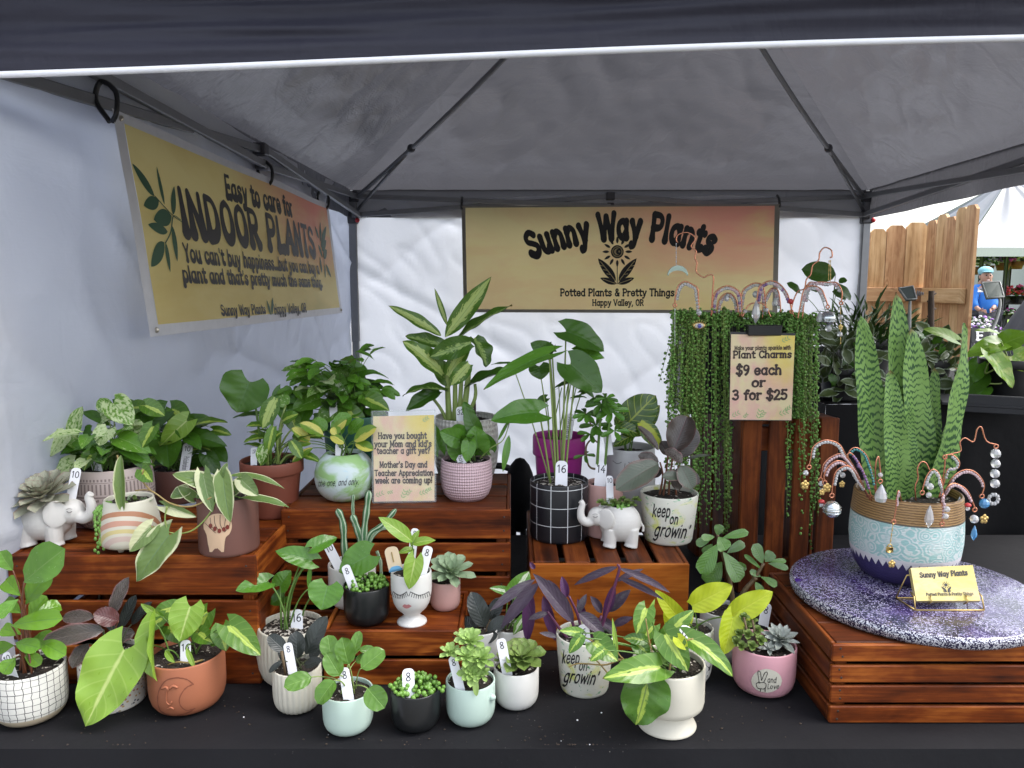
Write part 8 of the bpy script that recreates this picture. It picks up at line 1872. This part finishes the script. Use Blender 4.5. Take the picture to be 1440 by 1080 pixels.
# white canopy far away
M_WCAN = tarp('white_canopy_fabric', (.27, .28, .32), (.2, .21, .25), .25)
CYN = 21; cxl, cxr = at_y(1352, 350, CYN).x, at_y(1352, 350, CYN).x+6; ez = at_y(1400, 348, CYN).z
wc = thing('white_canopy', 'white canopy over the far flower racks', 'canopy tent', ((cxl+cxr)/2, CYN+3, 0))
mb = MB(); pk = V(((cxl+cxr)/2, CYN+3, ez+2.2)); cs = [V((cxl, CYN, ez)), V((cxr, CYN, ez)), V((cxr, CYN+6, ez)), V((cxl, CYN+6, ez))]
for i in range(4):
    A, B_ = cs[i], cs[(i+1) % 4]; mb.grid(lambda u, v: (A.lerp(B_, u).lerp(pk, v)-V((0, 0, .18*math.sin(PI*v)*(.6+.4*math.sin(u*17)))), (u, v)), 30, 14)
mb.build('roof', M_WCAN, wc)
mb = MB()
for i in range(4): A, B_ = cs[i], cs[(i+1) % 4]; mb.grid(lambda u, v: (A.lerp(B_, u)-V((0, 0, .24*v)), (u, v)), 16, 2)
mb.build('valance', simple('far_grey_valance', (.42, .43, .46), .6), wc)
for c in cs: mb = MB(); mb.tube([(c.x, c.y, 0), (c.x, c.y, ez)], .04, 8); mb.build('pole', M_STEEL, wc)
hg = thing('white_tent_wall', 'plain white tent wall closing the view behind the far racks', 'tent wall', (20, 34, 0)); mb = MB(); mb.grid(lambda u, v: ((6+30*u, 34+.15*math.sin(u*60), 3.4*v), (u, v)), 120, 4); mb.build('wall_cloth', M_WCAN, hg)
# folding chair behind the table
fc = thing('folding_chair', 'black tubular folding chair between the centre and end-on crates, behind the table', 'chair', at_y(722, 900, 2.5).xy.to_3d())
mb = MB(); mb.tube(cr([at_y(x, y, 2.5) for x, y in ((742, 900), (738, 800), (734, 720), (726, 670), (708, 656), (680, 656), (640, 658), (620, 690), (612, 800))], 5), .011, 8); mb.build('frame', M_BLACKP, fc)
mb = MB(); a = at_y(720, 760, 2.5); mb.box((a.x-.12, 2.75, .46), (.22, .22, .02), None, .008); sharp(mb.build('seat', M_BLACKP, fc)); mb = MB(); a = at_y(722, 745, 2.5); mb.box((a.x-.13, 2.51, a.z), (.14, .01, .10), None, .004); sharp(mb.build('backrest', M_BLACKP, fc))
for s in (-.3, .08):
    mb = MB(); x = at_y(722, 745, 2.5).x+s; mb.tube([(x, 2.95, 0), (x, 2.6, .46)], .011, 8); mb.build('leg', M_BLACKP, fc)
bg = MB(); c = at_y(731, 790, 2.36); bg.ball((c.x, c.y, .74+.11), .11, 14, 10, (.45, .6, 1.1)); tag_(bg.build('black_bag', M_CLOTH2, None), 'slumped black bag in the gap between two crates', 'bag')

# bits of spilt soil and perlite on the cloth
rnd = random.Random(77); mb = MB()
for i in range(130):
    if i < 70: a = rnd.choice([(470, 1035), (810, 1048), (330, 1000), (160, 1040), (600, 1045), (720, 1030), (1010, 1010), (440, 1000)]); x, y = a[0]+rnd.gauss(0, 26), min(1047, a[1]+rnd.gauss(0, 9))
    else: x, y = rnd.uniform(0, 1150), rnd.uniform(965, 1047)
    mb.m = 0 if rnd.random() < .03 else 1; c = at_z(x, y, ZT+.0012); mb.ball(c, rnd.uniform(.0007, .0019), 5, 4, (rnd.uniform(.7, 1.6), 1, .7))
tag_(mb.build('soil_crumbs', [M_TAGW, simple('soil_crumb', (.05, .035, .025), .9)], None), None, None, kind='stuff')
